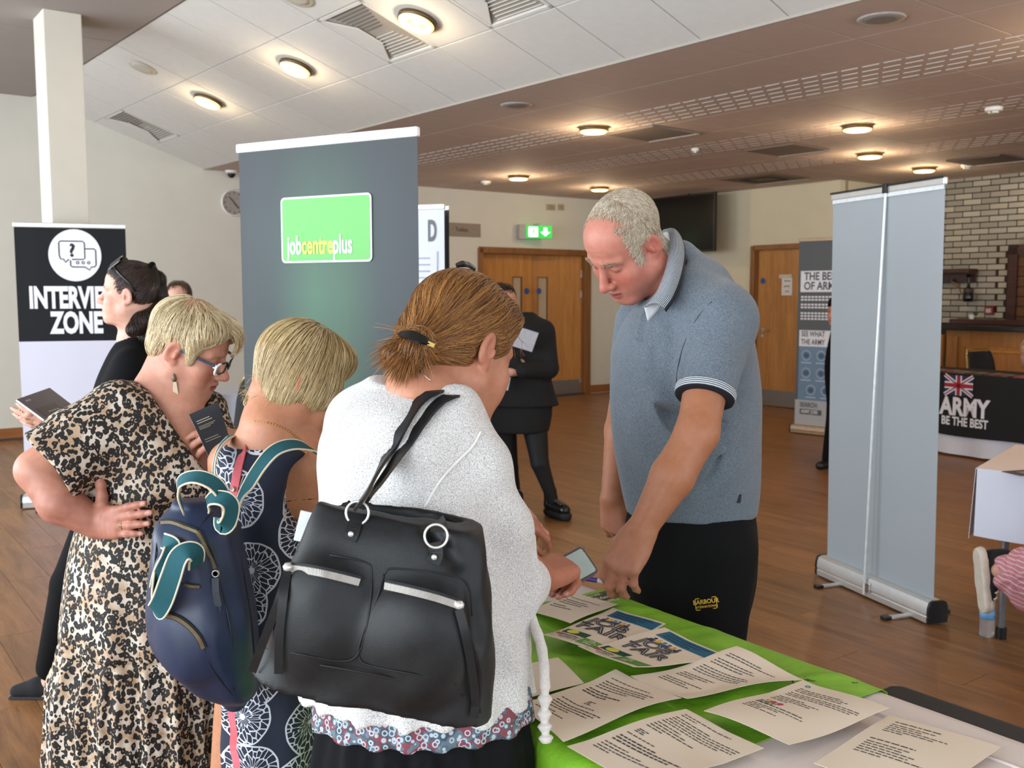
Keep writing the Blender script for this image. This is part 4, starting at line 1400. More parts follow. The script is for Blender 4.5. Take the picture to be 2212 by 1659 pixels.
g2 = lambda x, y: gfn(x, y) + Vector((0, 0, 0.0012))
text('disability', 0.016, 0.9, lambda x, y: g2(GX0 + 0.094 + 0 * x - y, TW - 0.068 + x), tb, 0.008)
text('confident', 0.018, 0.9, lambda x, y: g2(GX0 + 0.068 - y, TW - 0.068 + x), tb, 0.008)
text('LEADER', 0.012, 0.9, lambda x, y: g2(GX0 + 0.043 - y, TW - 0.068 + x), tb, 0.008)
tb.build('block_lettering', mat('print_cream', '#d8dcb8', 0.7), e)
# ================================================================== PAPERS
M_PAP = mat('copier_paper', '#ddcdb9', 0.75, var=0.012, scale=8)  # white paper with the warm room light put into its tint
M_INK = mat('printer_ink', '#3b3836', 0.8, var=0.02)
M_INKB = mat('blue_black_ink', '#20263c', 0.8, var=0.02)
class Sheet:
 def __init__(self, label, px, bow=0.012, seed=1, base=0.0, curl=0.0, name='job_sheet'):
  self.q = [Vector(PZ(x, y, ZTAB + 0.014 + base)) for x, y in px]
  rs = np.random.default_rng(seed)
  self.ph = rs.uniform(0, 6.28, 4)
  self.bow, self.curl = bow, curl
  c = sum(self.q, Vector()) / 4
  self.e = empty(name, (c.x, c.y, ZTAB + 0.012 + base))
  self.c = self.e.location.copy()
  tag(self.e, label, 'paper', 'job sheets spread on the table')
  self.wx = ((self.q[1] - self.q[0]).length + (self.q[2] - self.q[3]).length) / 2
  self.wy = ((self.q[3] - self.q[0]).length + (self.q[2] - self.q[1]).length) / 2
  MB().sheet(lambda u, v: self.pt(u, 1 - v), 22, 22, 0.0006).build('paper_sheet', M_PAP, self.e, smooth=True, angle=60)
 def pt(self, u, v, dz=0.0):
  a = self.q[0].lerp(self.q[1], u)
  b = self.q[3].lerp(self.q[2], u)
  p = a.lerp(b, v)
  f = self.bow * (0.5 + 0.5 * math.sin(3.2 * u + 2.4 * v + self.ph[0])) + 0.4 * self.bow * math.sin(5 * v - 2 * u + self.ph[1])
  f = max(f, -0.001)
  f += self.curl * max(0, v - 0.6) ** 2 * 4
  p = p + Vector((0, 0, max(0, f) + dz))
  return p - self.c
 def fn(self, dz=0.0008):
  return lambda x, y: self.pt(x / self.wx, 1 - y / self.wy, dz)
 def lines(self, blocks, name='printed_text', m=None, sub=True):
  mb = MB()
  rs = random.Random(len(blocks) * 7 + int(self.ph[2] * 100))
  f = self.fn()
  for (x0, y0, lens, gap, bold) in blocks:
   for i, L in enumerate(lens):
    y = y0 - i * gap
    h = gap * (0.42 if bold else 0.30)
    x = x0
    while x < x0 + L:
     w_ = min(rs.uniform(0.03, 0.075), x0 + L - x)
     if w_ > 0.006:
      n = 3
      for k in range(n):
       xa, xb = x + w_ * k / n, x + w_ * (k + 1) / n
       mb.add([f(xa * self.wx, y * self.wy), f(xb * self.wx, y * self.wy), f(xb * self.wx, (y + h) * self.wy), f(xa * self.wx, (y + h) * self.wy)], [(0, 1, 2, 3)])
     x += w_ + 0.012
  return tag(mb.build(name, m or M_INK, self.e), kind='stuff')
# plain text sheets
s = Sheet('printed job sheet partly under the hand that holds the phone', [(1246, 1282), (1334, 1306), (1232, 1350), (1140, 1318)], 0.004, 1, 0.004)
s.lines([(0.1, 0.8, [0.7], 0.05, 0), (0.1, 0.68, [0.5, 0.62, 0.55], 0.07, 0), (0.1, 0.42, [0.3, 0.5], 0.07, 0)])
def job_fair(label, px, seed, base):
 s = Sheet(label, px, 0.006, seed, base, 0.02, 'job_fair_flyer')
 wx, wy = s.wx, s.wy
 f1, f2, f3 = s.fn(0.0008), s.fn(0.0014), s.fn(0.002)
 def gridrect(mb, x0, x1, y0, y1, f, n=10):
  mb.grid(lambda u, v: f((x0 + (x1 - x0) * u) * wx, (y0 + (y1 - y0) * v) * wy), n, 4)
 b = MB()
 gridrect(b, 0.13, 0.97, 0.80, 0.97, f1)
 b.build('blue_panel', mat('flyer_blue', '#1b5f7d', 0.6, var=0.02), s.e)
 b = MB()
 for i in range(3):
  gridrect(b, 0.2, 0.85 - 0.1 * i, 0.925 - i * 0.045, 0.938 - i * 0.045, f2)
 b.build('panel_text', mat('flyer_blue_dark', '#0f3f58', 0.6), s.e)
 # letters: stroke-outline capitals
 fw, ft = MB(), MB()
 def outline_word(wd, cx, cy, hh, xs):
  k = hh / 0.7
  vs, fs = text_geo(wd, 0.0, 'CENTER', 1.0, 0.0, 0.028)
  fw.add([f3((cx) * wx + x * k * xs, cy * wy + y * k) for x, y, z in vs], fs)
  vs, fs = text_geo(wd, 0.015, 'CENTER', 1.0)
  ft.add([f2((cx) * wx + x * k * xs, cy * wy + y * k) for x, y, z in vs], fs)
 outline_word('JOB', 0.42, 0.60, wy * 0.135, 1.25)
 outline_word('FAIR', 0.50, 0.44, wy * 0.135, 1.3)
 fw.build('letter_outline', M_INKB, s.e)
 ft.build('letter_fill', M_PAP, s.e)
 # little crowd of coloured figures behind the word
 for i, cl in enumerate(('#26305c', '#d7a83c', '#2e6f78', '#27406a', '#c79a3e', '#2a2f4c')):
  b = MB()
  x = 0.22 + i * 0.08
  disc(b, x * wx, 0.745 * wy, 0.026 * wx, f1, 12)
  face(b, [((x - .05) * wx, 0.66 * wy), ((x + .05) * wx, 0.66 * wy), ((x + .04) * wx, 0.72 * wy), ((x - .04) * wx, 0.72 * wy)], f1)
  b.build('crowd_figure', mat('flyer_fig_' + cl[1:], cl, 0.7), s.e)
 b = MB()
 gridrect(b, 0.06, 0.50, 0.20, 0.30, f1)
 gridrect(b, 0.06, 0.50, 0.20, 0.30, f1)
 b.build('green_strip', mat('flyer_teal_green', '#2f6b52', 0.6), s.e)
 b = MB()
 disc(b, 0.22 * wx, 0.25 * wy, 0.10 * wx, f2, 20, ry=0.045 * wy)
 b.build('yellow_disc', mat('flyer_yellow', '#c9cc3a', 0.6), s.e)
 b = MB()
 gridrect(b, 0.50, 0.97, 0.06, 0.21, f1)
 b.build('logo_panel', mat('flyer_green', '#4d8a36', 0.6), s.e)
 b, y = MB(), MB()
 for wd, mb, yy in (('job', b, 0.175), ('centre', y, 0.135), ('plus', b, 0.095)):
  text(wd, wy * 0.034, 1.0, lambda xx, yv, yy=yy: f2(0.68 * wx + xx, yy * wy + yv), mb, 0.015)
 b.build('logo_lettering', M_TXTW, s.e)
 y.build('logo_lettering_yellow', MATS['print_yellow'], s.e)
 b = MB()
 text('disability', wy * 0.036, 0.95, lambda x, yv: f2(0.30 * wx + x, 0.155 * wy + yv), b, 0.02)
 text('confident', wy * 0.036, 0.95, lambda x, yv: f2(0.30 * wx + x, 0.105 * wy + yv), b, 0.012)
 text('EMPLOYER', wy * 0.016, 1.0, lambda x, yv: f2(0.30 * wx + x, 0.065 * wy + yv), b, 0.012)
 strokes([[(0.05 * wx, 0.055 * wy), (0.16 * wx, 0.055 * wy)], [(0.42 * wx, 0.055 * wy), (0.47 * wx, 0.055 * wy)], [(0.47 * wx, 0.06 * wy), (0.47 * wx, 0.19 * wy)], [(0.05 * wx, 0.06 * wy), (0.05 * wx, 0.19 * wy)]], 0.0012, f2, b)
 b.build('employer_lettering', M_INKB, s.e)
 b = MB()
 gridrect(b, 0.06, 0.11, 0.13, 0.175, f2, 2)
 gridrect(b, 0.12, 0.16, 0.13, 0.175, f2, 2)
 b.build('flag_mark', mat('print_red', '#b5383c', 0.7), s.e)
job_fair('JOB FAIR flyer lying nearest the phone, with a blue panel', [(1324, 1313), (1438, 1353), (1292, 1424), (1172, 1388)], 5, 0.0015)
job_fair('JOB FAIR flyer with red marks, the one nearer the camera', [(1436, 1361), (1568, 1416), (1368, 1462), (1248, 1408)], 8, 0.010)
s = Sheet('curled white text sheet near the man\'s side of the green cloth', [(1591, 1419), (1736, 1468), (1484, 1519), (1362, 1466)], 0.016, 2, 0.003)
s.lines([(0.12, 0.85, [0.5, 0.75], 0.035, 0), (0.12, 0.74, [0.55, 0.62, 0.5], 0.035, 0), (0.12, 0.60, [0.7, 0.75, 0.7, 0.72], 0.032, 0), (0.12, 0.42, [0.5, 0.45, 0.3], 0.035, 0), (0.12, 0.26, [0.6, 0.4, 0.5], 0.035, 0)])
s = Sheet('white sheet mostly hidden behind the cardigan sleeve', [(1205, 1424), (1262, 1476), (1130, 1510), (1070, 1450)], 0.003, 3, 0.0)
s.lines([(0.3, 0.3, [0.3, 0.2], 0.05, 0)])
s = Sheet('wavy text sheet beside the hanging cardigan cord', [(1330, 1455), (1472, 1518), (1217, 1608), (1105, 1528)], 0.012, 6, 0.002)
s.lines([(0.12, 0.88, [0.6], 0.03, 0), (0.12, 0.82, [0.75, 0.7, 0.72, 0.5], 0.033, 0), (0.12, 0.66, [0.3, 0.55, 0.4], 0.035, 1), (0.12, 0.40, [0.55], 0.03, 0), (0.12, 0.35, [0.75, 0.7, 0.65, 0.4], 0.033, 0), (0.12, 0.19, [0.3, 0.5], 0.033, 0)])
s.lines([(0.4, 0.50, [0.12, 0.08, 0.1], 0.022, 1)], 'signature_mark', M_INKB)
s = Sheet('text sheet at the bottom edge of the picture on the green cloth', [(1482, 1540), (1650, 1616), (1400, 1712), (1225, 1612)], 0.008, 12, 0.004)
s.lines([(0.1, 0.92, [0.6, 0.2], 0.03, 0), (0.1, 0.84, [0.45, 0.85, 0.85, 0.83, 0.7], 0.03, 0), (0.1, 0.68, [0.3, 0.4, 0.55, 0.2], 0.032, 0), (0.1, 0.42, [0.35], 0.03, 0), (0.1, 0.36, [0.45, 0.8, 0.7], 0.032, 1), (0.1, 0.24, [0.3, 0.5, 0.7, 0.2], 0.032, 0)])
s.lines([(0.12, 0.51, [0.14, 0.1, 0.13], 0.02, 1)], 'signature_mark', M_INKB)
s = Sheet('cream text sheet with red and yellow logo dots', [(1735, 1469), (1920, 1546), (1704, 1612), (1520, 1550)], 0.010, 21, 0.006)
s.lines([(0.12, 0.86, [0.5, 0.6, 0.55], 0.028, 0), (0.12, 0.76, [0.8, 0.82, 0.75], 0.028, 0), (0.12, 0.64, [0.3, 0.5, 0.45, 0.2], 0.03, 0), (0.12, 0.40, [0.55], 0.03, 1), (0.12, 0.36, [0.6, 0.35, 0.2, 0.4], 0.03, 0)])
b = MB()
for i in range(2):
 disc(b, (0.24 + 0.08 * i) * s.wx, 0.485 * s.wy, 0.034 * s.wx, s.fn(), 16)
b.build('red_logo_dot', mat('logo_red', '#b3344a', 0.6), s.e)
b = MB()
disc(b, 0.17 * s.wx, 0.495 * s.wy, 0.028 * s.wx, s.fn(), 16)
b.build('yellow_logo_dot', mat('logo_yellow', '#d9a93c', 0.6), s.e)
s.lines([(0.12, 0.455, [0.22, 0.2, 0.18], 0.018, 1)], 'logo_caption', M_INKB)
b = MB()
disc(b, 0.14 * s.wx, 0.93 * s.wy, 0.03 * s.wx, s.fn(), 14, 0.014 * s.wx)
b.build('teal_logo_ring', mat('logo_teal', '#3c7f8c', 0.6), s.e)
s = Sheet('beige text sheet lying on the white cloth nearest the camera', [(1921, 1547), (2162, 1615), (1995, 1735), (1758, 1652)], 0.004, 31, 0.002)
s.lines([(0.12, 0.90, [0.42], 0.03, 1), (0.12, 0.85, [0.4, 0.3, 0.55, 0.45, 0.2], 0.034, 0), (0.12, 0.55, [0.42], 0.03, 1), (0.12, 0.50, [0.4, 0.35, 0.5, 0.45, 0.6, 0.25], 0.034, 0)])
# ================================================================== SIDE TABLES AND CHAIRS
M_GOLD = mat('gold_chair_frame', '#b8a063', 0.35, 0.6, 0.06)
M_CHFAB = mat('charcoal_chair_fabric', '#2a2a2b', 0.9, var=0.15, scale=90, bump=0.2, bscale=500)
def banquet_chair(loc, rz, label, fab=None):
 e = empty('banquet_chair', (loc[0], loc[1], 0), (0, 0, rz))
 tag(e, label, 'chair', 'gold framed banquet chairs')
 fab = fab or M_CHFAB
 MB().box((0, 0, 0.455), (0.42, 0.42, 0.075), bev=0.03).build('seat', fab, e, smooth=True)
 bk = MB().sheet(lambda u, v: Vector(((u - 0.5) * (0.40 - 0.09 * max(0, v - 0.6) ** 2 * 6), -0.20 - 0.07 * v - 0.03 * (1 - (2 * u - 1) ** 2), 0.53 + 0.38 * v)), 12, 12, 0.035, (0, 1, 0)).build('backrest', fab, e, smooth=True)
 for s in (-1, 1):
  MB().tube([(s * 0.19, 0.18, 0.42), (s * 0.19, 0.20, 0.0)], 0.0115, 8).build('leg', M_GOLD, e, smooth=True)
  MB().tube([(s * 0.19, -0.27, 0.0), (s * 0.195, -0.21, 0.44), (s * 0.20, -0.22, 0.56), (s * 0.195, -0.27, 0.88)], 0.0115, 8).build('leg', M_GOLD, e, smooth=True)
  MB().tube([(s * 0.19, 0.19, 0.44), (s * 0.195, -0.21, 0.44)], 0.0105, 8).build('seat_rail', M_GOLD, e, smooth=True)
  for yy, zz in ((0.20, 0), (-0.27, 0)):
   MB().lathe([(0, 0), (0.016, 0), (0.016, 0.03), (0, 0.03)], 10, Matrix.Translation((s * 0.19, yy, 0))).build('rubber_foot', M_BLACKP, e)
 MB().tube([(-0.195, -0.27, 0.88), (-0.17, -0.285, 0.925), (0, -0.30, 0.94), (0.17, -0.285, 0.925), (0.195, -0.27, 0.88)], 0.0115, 8).build('back_rail', M_GOLD, e, smooth=True)
 return e
# white table at the right edge
ra = np.array(PZ(2112, 1012, 0.745))
rt = empty('side_table', (ra[0], ra[1], 0), (0, 0, math.radians(-38)))
tag(rt, 'square table at the right edge beside the seated person in pink', 'table')
MB().box((0.4, 0.4, 0.73), (0.8, 0.8, 0.025), bev=0.004).build('table_top', MATS['pale_table_top'], rt)
for xx in (0.1, 0.7):
 for yy in (0.1, 0.7):
  MB().tube([(xx, yy, 0), (xx, yy, 0.72)], 0.015, 8).build('leg', mat('grey_table_leg', '#77777a', 0.4, 0.5), rt)
  MB().lathe([(0, 0), (0.022, 0), (0.022, 0.05), (0, 0.05)], 12, Matrix.Translation((xx, yy, 0))).build('leg_cap', M_BLACKP, rt)
rc = empty('white_tablecloth', (ra[0], ra[1], 0), (0, 0, math.radians(-38)))
tag(rc, 'crisp white tablecloth on the table at the right edge', 'tablecloth')
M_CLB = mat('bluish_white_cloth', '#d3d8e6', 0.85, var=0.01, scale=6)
MB().box((0.4, 0.4, 0.7455), (0.812, 0.812, 0.003)).build('cloth_top', mat('cloth_top_lamplit', '#d8cac6', 0.85, var=0.01), rc)  # warm lamp light put into the top's colour, cool daylight into the drops
for (p0, p1, n_) in (((0, 0), (0.8, 0), (0, -1)), ((0.8, 0), (0.8, 0.8), (1, 0)), ((0.8, 0.8), (0, 0.8), (0, 1)), ((0, 0.8), (0, 0), (-1, 0))):
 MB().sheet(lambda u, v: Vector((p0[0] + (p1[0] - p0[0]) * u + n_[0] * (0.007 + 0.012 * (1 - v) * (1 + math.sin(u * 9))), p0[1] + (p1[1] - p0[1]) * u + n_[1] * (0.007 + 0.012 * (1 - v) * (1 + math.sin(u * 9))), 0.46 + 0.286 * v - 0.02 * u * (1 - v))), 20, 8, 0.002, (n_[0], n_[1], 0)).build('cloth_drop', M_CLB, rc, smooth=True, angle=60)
o = empty('dark_leaflet', PZ(2200, 1022, 0.749))
tag(o, 'dark leaflet lying on the white table at the right edge', 'leaflet')
MB().box((0.03, 0, 0.002), (0.15, 0.1, 0.003), rot=(0, 0, 0.3), bev=0.0008).build('pages', mat('dark_leaflet_print', '#4a4448', 0.5, var=0.3, scale=30), o)
MB().box((0.03, 0, 0.0042), (0.06, 0.04, 0.001), rot=(0, 0, 0.3)).build('cover_print', mat('leaflet_print_b', '#7d7278', 0.5, var=0.3, scale=30), o)
# water bottle on the floor
wb_ = np.array(PZ(2131, 1374, 0))
wbt = empty('water_bottle', (wb_[0], wb_[1], 0))
tag(wbt, 'small clear plastic water bottle with blue label on the floor', 'bottle')
t = NT('clear_plastic')
t.base((0.95, 0.97, 1, 1))
t.setv('Roughness', 0.05)
t.setv('Transmission Weight', 0.85)
t.setv('IOR', 1.3)
nz = t.noise(60, 2, t.coords())
t.bump(nz.outputs[0], 0.1, 0.002)
M_CLEAR = t.m
MB().lathe([(0, 0.004), (0.026, 0), (0.031, 0.008), (0.029, 0.03), (0.031, 0.045), (0.029, 0.06), (0.031, 0.075), (0.031, 0.125), (0.027, 0.14), (0.030, 0.155), (0.022, 0.18), (0.012, 0.196), (0.0115, 0.205), (0, 0.206)], 20).build('bottle_body', M_CLEAR, wbt, smooth=True)
MB().lathe([(0.0315, 0.08), (0.0322, 0.08), (0.0322, 0.122), (0.0315, 0.122)], 20).build('bottle_label', mat('bottle_label_blue', '#6fa3d0', 0.5, var=0.35, scale=40), wbt, smooth=True)
MB().lathe([(0, 0.222), (0.0135, 0.222), (0.0145, 0.2), (0, 0.2)], 14).build('bottle_cap', M_WHITEP, wbt, smooth=True, angle=40)
# table and chair on the far left, behind the women
lt = empty('left_table', (-2.55, 7.0, 0), (0, 0, math.radians(8)))
lt.name = 'covered_table'
tag(lt, 'white covered table behind the woman in glasses', 'table')
MB().box((0.55, 0.35, 0.73), (1.1, 0.7, 0.025)).build('table_top', MATS['pale_table_top'], lt)
for xx in (0.1, 1.0):
 for yy in (0.1, 0.6):
  MB().tube([(xx, yy, 0), (xx, yy, 0.72)], 0.014, 8).build('leg', M_STEEL, lt)
lc = empty('white_tablecloth', (-2.55, 7.0, 0), (0, 0, math.radians(8)))
tag(lc, 'white tablecloth on the table behind the woman in glasses', 'tablecloth')
drape(lc, 0, 1.1, -0.006, 0.12, 0.748, M_CLB, 'cloth_drop')
MB().box((0.55, 0.35, 0.7455), (1.12, 0.72, 0.003)).build('cloth_top', M_CLB, lc)
for i, (xx, yy, rz) in enumerate(((0.72, 0.16, 0.3), (0.86, 0.28, -0.2))):
 o = empty('loose_paper', lt.matrix_basis @ Vector((xx, yy, 0.7485 + 0.002 * i)), (0, 0, rz))
 tag(o, ['white paper sheet on the left covered table, lower one', 'white paper sheet on the left covered table, upper one'][i], 'paper', 'papers on the left table')
 MB().box((0, 0, 0), (0.3, 0.22, 0.0012)).build('paper_sheet', mat('bright_paper', '#dedfeb', 0.8), o)
banquet_chair((-1.78, 6.15), math.radians(150), 'gold framed chair between the woman in glasses and the dark banner')
# ================================================================== SCULPTING: signed distance fields -> meshes
V3 = lambda *a: np.array(a, float)
def nrm(v):
 v = np.asarray(v, float)
 return v / np.linalg.norm(v)
def fast_mesh(name, verts, quads):
 me = bpy.data.meshes.new(name)
 nv, nf = len(verts), len(quads)
 me.vertices.add(nv)
 me.vertices.foreach_set('co', np.ascontiguousarray(verts, np.float32).ravel())
 me.loops.add(nf * 4)
 me.loops.foreach_set('vertex_index', np.ascontiguousarray(quads, np.int32).ravel())
 me.polygons.add(nf)
 me.polygons.foreach_set('loop_start', np.arange(nf, dtype=np.int32) * 4)
 me.polygons.foreach_set('loop_total', np.full(nf, 4, np.int32))
 me.polygons.foreach_set('use_smooth', np.ones(nf, bool))
 me.update(calc_edges=True)
 return me
def surfnet(D, o, h):
 S = D < 0
 c = np.zeros(tuple(s - 1 for s in D.shape), np.int8)
 for a in (0, 1):
  for b in (0, 1):
   for d in (0, 1):
    c += S[a:S.shape[0] - 1 + a, b:S.shape[1] - 1 + b, d:S.shape[2] - 1 + d]
 act = (c > 0) & (c < 8)
 I = np.argwhere(act)
 idx = np.full(act.shape, -1, np.int32)
 idx[act] = np.arange(len(I), dtype=np.int32)
 acc = np.zeros((len(I), 3))
 cnt = np.zeros(len(I))
 cor = [(a, b, d) for a in (0, 1) for b in (0, 1) for d in (0, 1)]
 vals = {k: D[I[:, 0] + k[0], I[:, 1] + k[1], I[:, 2] + k[2]] for k in cor}
 for k in cor:
  for ax in range(3):
   if k[ax]:
    continue
   k2 = tuple(v + (1 if i == ax else 0) for i, v in enumerate(k))
   a, b = vals[k], vals[k2]
   m = (a < 0) != (b < 0)
   t = np.where(m, a / np.where(np.abs(a - b) < 1e-12, 1, a - b), 0)
   p = np.tile(np.array(k, float), (len(I), 1))
   p[:, ax] += t
   acc[m] += p[m]
   cnt[m] += 1
 V = (I + acc / np.maximum(cnt, 1)[:, None]) * h + np.asarray(o)
 Q = []
 for ax in range(3):
  sl0 = [slice(None)] * 3
  sl1 = [slice(None)] * 3
  sl0[ax] = slice(0, -1)
  sl1[ax] = slice(1, None)
  A, B = S[tuple(sl0)], S[tuple(sl1)]
  ch = A != B
  o1, o2 = [i for i in range(3) if i != ax]
  E = np.argwhere(ch)
  E = E[(E[:, o1] > 0) & (E[:, o2] > 0) & (E[:, o1] < act.shape[o1]) & (E[:, o2] < act.shape[o2])]
  if not len(E):
   continue
  ins = A[E[:, 0], E[:, 1], E[:, 2]]
  d1, d2 = np.zeros(3, int), np.zeros(3, int)
  d1[o1], d2[o2] = 1, 1
  g = lambda e: idx[e[:, 0], e[:, 1], e[:, 2]]
  q = np.stack([g(E - d1 - d2), g(E - d2), g(E), g(E - d1)], 1)
  flip = ins if ax != 1 else ~ins
  q[~flip] = q[~flip][:, ::-1]
  Q.append(q)
 Q = np.concatenate(Q) if Q else np.zeros((0, 4), int)
 Q = Q[(Q >= 0).all(1)]
 return V, Q
class Sdf:
 def __init__(self):
  self.pr = []
  self.mods = []
 def cap(self, a, b, ra, rb, k=0.015, op='u'):
  a, b = np.asarray(a, float), np.asarray(b, float)
  r = max(ra, rb)
  lo, hi = np.minimum(a, b) - r, np.maximum(a, b) + r
  ba = b - a
  L2 = max(ba @ ba, 1e-12)
  def f(X, Y, Z):
   px, py, pz = X - a[0], Y - a[1], Z - a[2]
   t = np.clip((px * ba[0] + py * ba[1] + pz * ba[2]) / L2, 0, 1)
   return np.sqrt((px - t * ba[0]) ** 2 + (py - t * ba[1]) ** 2 + (pz - t * ba[2]) ** 2) - (ra + (rb - ra) * t)
  self.pr.append((f, lo, hi, k, op))
  return self
 def chain(self, pts, rs, k=0.015, op='u'):
  for i in range(len(pts) - 1):
   self.cap(pts[i], pts[i + 1], rs[i], rs[i + 1], k if i == 0 else min(k, 0.012), op)
  return self
 def ell(self, c, r, R=None, k=0.015, op='u'):
  c, r = np.asarray(c, float), np.asarray(r, float)
  R = np.eye(3) if R is None else np.asarray(R, float)   # columns = axes
  ext = np.sqrt(((R * r) ** 2).sum(1))
  def f(X, Y, Z):
   px, py, pz = X - c[0], Y - c[1], Z - c[2]
   q = [(px * R[0, i] + py * R[1, i] + pz * R[2, i]) for i in range(3)]
   k0 = np.sqrt(sum((q[i] / r[i]) ** 2 for i in range(3)))
   k1 = np.sqrt(sum((q[i] / r[i] ** 2) ** 2 for i in range(3))) + 1e-9
   return k0 * (k0 - 1) / k1
  self.pr.append((f, c - ext, c + ext, k, op))
  return self
 def loft(self, secs, k=0.02, op='u', cap_z=0.03, pw=2.0):
  s = np.array(sorted([tuple(map(float, q)) for q in secs], key=lambda q: q[2]))
  zs = s[:, 2]
  am = s[:, 3].max()
  bm = s[:, 4].max()
  lo = np.array([(s[:, 0] - s[:, 3]).min(), (s[:, 1] - s[:, 4]).min(), zs[0] - cap_z])
  hi = np.array([(s[:, 0] + s[:, 3]).max(), (s[:, 1] + s[:, 4]).max(), zs[-1] + cap_z])
  # monotone-ish cubic resampling
  zf = np.linspace(zs[0], zs[-1], 240)
  def cub(v):
   m = np.gradient(v, zs)
   i = np.clip(np.searchsorted(zs, zf) - 1, 0, len(zs) - 2)
   hh = zs[i + 1] - zs[i]
   t = (zf - zs[i]) / hh
   return (2 * t ** 3 - 3 * t ** 2 + 1) * v[i] + (t ** 3 - 2 * t ** 2 + t) * hh * m[i] + (-2 * t ** 3 + 3 * t ** 2) * v[i + 1] + (t ** 3 - t ** 2) * hh * m[i + 1]
  tabs = [cub(s[:, j]) for j in (0, 1, 3, 4)]
  def f(X, Y, Z):
   zc = np.clip(Z, zs[0], zs[-1])
   cx, cy, a, b = [np.interp(zc, zf, tb) for tb in tabs]
   a = np.maximum(a, 0.004)
   b = np.maximum(b, 0.004)
   x, y = X - cx, Y - cy
   if pw != 2.0:
    k0 = (np.abs(x / a) ** pw + np.abs(y / b) ** pw) ** (1 / pw)
   else:
    k0 = np.sqrt((x / a) ** 2 + (y / b) ** 2)
   k1 = np.sqrt((x / a ** 2) ** 2 + (y / b ** 2) ** 2) + 1e-6
   d = np.where(k0 > 1e-3, k0 * (k0 - 1) / k1, -np.minimum(a, b))
   d = np.maximum(d, -np.minimum(a, b))
   dz_ = np.abs(Z - zc)
   dz2 = np.where(Z > zc, Z - zc, zc - Z)
   ro = min(cap_z, 0.03)
   return np.where(dz2 > 0, np.sqrt(np.maximum(d + ro, 0) ** 2 + dz2 ** 2) - ro + np.minimum(d + ro, 0) * 0.0, d)
  self.pr.append((f, lo, hi, k, op))
  return self
 def plane(self, p0, n, k=0.004):
  p0, n = np.asarray(p0, float), nrm(n)
  self.mods.append(lambda X, Y, Z, D: np.maximum(D, (X - p0[0]) * n[0] + (Y - p0[1]) * n[1] + (Z - p0[2]) * n[2]))
  return self
 def mod(self, f):
  self.mods.append(f)
  return self
 def bounds(self, m=0.012):
  pu = [p for p in self.pr if p[4] == 'u']
  return np.min([p[1] for p in pu], 0) - m, np.max([p[2] for p in pu], 0) + m
 def grid(self, h, lo=None, hi=None, mods=True):
  l0, h0 = self.bounds()
  lo = l0 if lo is None else np.maximum(lo, l0)
  hi = h0 if hi is None else np.minimum(hi, h0)
  n = np.maximum(np.ceil((hi - lo) / h).astype(int) + 1, 2)
  ax = [(lo[i] + np.arange(n[i]) * h).astype(np.float32) for i in range(3)]
  D = np.full(tuple(n), 0.15, np.float32)
  for f, a, b, k, op in self.pr:
   m = max(k, 0.004) + 2.5 * h
   sl_ = []
   ok = True
   for i in range(3):
    i0 = max(0, int((a[i] - m - lo[i]) / h))
    i1 = min(n[i], int((b[i] + m - lo[i]) / h) + 2)
    if i1 <= i0:
     ok = False
     break
    sl_.append(slice(i0, i1))
   if not ok:
    continue
   sl_ = tuple(sl_)
   d = f(ax[0][sl_[0]][:, None, None], ax[1][sl_[1]][None, :, None], ax[2][sl_[2]][None, None, :]).astype(np.float32)
   D0 = D[sl_]
   if op == 'u':
    hh = np.maximum(k - np.abs(D0 - d), 0) / k
    D[sl_] = np.minimum(D0, d) - hh * hh * k * 0.25
   else:
    hh = np.maximum(k - np.abs(D0 + d), 0) / k
    D[sl_] = np.maximum(D0, -d) + hh * hh * k * 0.25
  if mods and self.mods:
   X, Y, Z = ax[0][:, None, None], ax[1][None, :, None], ax[2][None, None, :]
   for f in self.mods:
    D = f(X, Y, Z, D).astype(np.float32)
  # close the border so the surface is sealed
  return D, lo, h
 def mesh(self, h, lo=None, hi=None):
  D, o, h = self.grid(h, lo, hi)
  return surfnet(D, o, h)
 def sampler(self, h=0.006):
  D, o, h = self.grid(h)
  return Samp(D, o, h)
class Samp:
 def __init__(self, D, o, h):
  self.D, self.o, self.h = D, np.asarray(o), h
 def __call__(self, Pt):
  q = (Pt - self.o) / self.h
  q = np.clip(q, 0, np.array(self.D.shape) - 1.001)
  i = q.astype(int)
  f = q - i
  r = 0
  for a in (0, 1):
   for b in (0, 1):
    for c in (0, 1):
     w_ = (f[:, 0] if a else 1 - f[:, 0]) * (f[:, 1] if b else 1 - f[:, 1]) * (f[:, 2] if c else 1 - f[:, 2])
     r = r + w_ * self.D[i[:, 0] + a, i[:, 1] + b, i[:, 2] + c]
  return r
 def grad(self, Pt):
  e = self.h * 0.8
  g = np.stack([self(Pt + np.eye(3)[i] * e) - self(Pt - np.eye(3)[i] * e) for i in range(3)], 1)
  return g / (np.linalg.norm(g, axis=1)[:, None] + 1e-9)
def join_boxes(S, specs):
 VV, QQ, o = [], [], 0
 for h, lo, hi in specs:
  V, Q = S.mesh(h, lo, hi)
  VV.append(V)
  QQ.append(Q + o)
  o += len(V)
 return np.concatenate(VV), np.concatenate(QQ)
def smooth_mesh(V, Q, it=1, lam=0.5):
 for _ in range(it):
  acc = np.zeros_like(V)
  cnt = np.zeros(len(V))
  for a, b in ((0, 1), (1, 2), (2, 3), (3, 0)):
   np.add.at(acc, Q[:, a], V[Q[:, b]])
   np.add.at(acc, Q[:, b], V[Q[:, a]])
   np.add.at(cnt, Q[:, a], 1)
   np.add.at(cnt, Q[:, b], 1)
  m = cnt > 0
  V = V.copy()
  V[m] += lam * (acc[m] / cnt[m][:, None] - V[m])
 return V
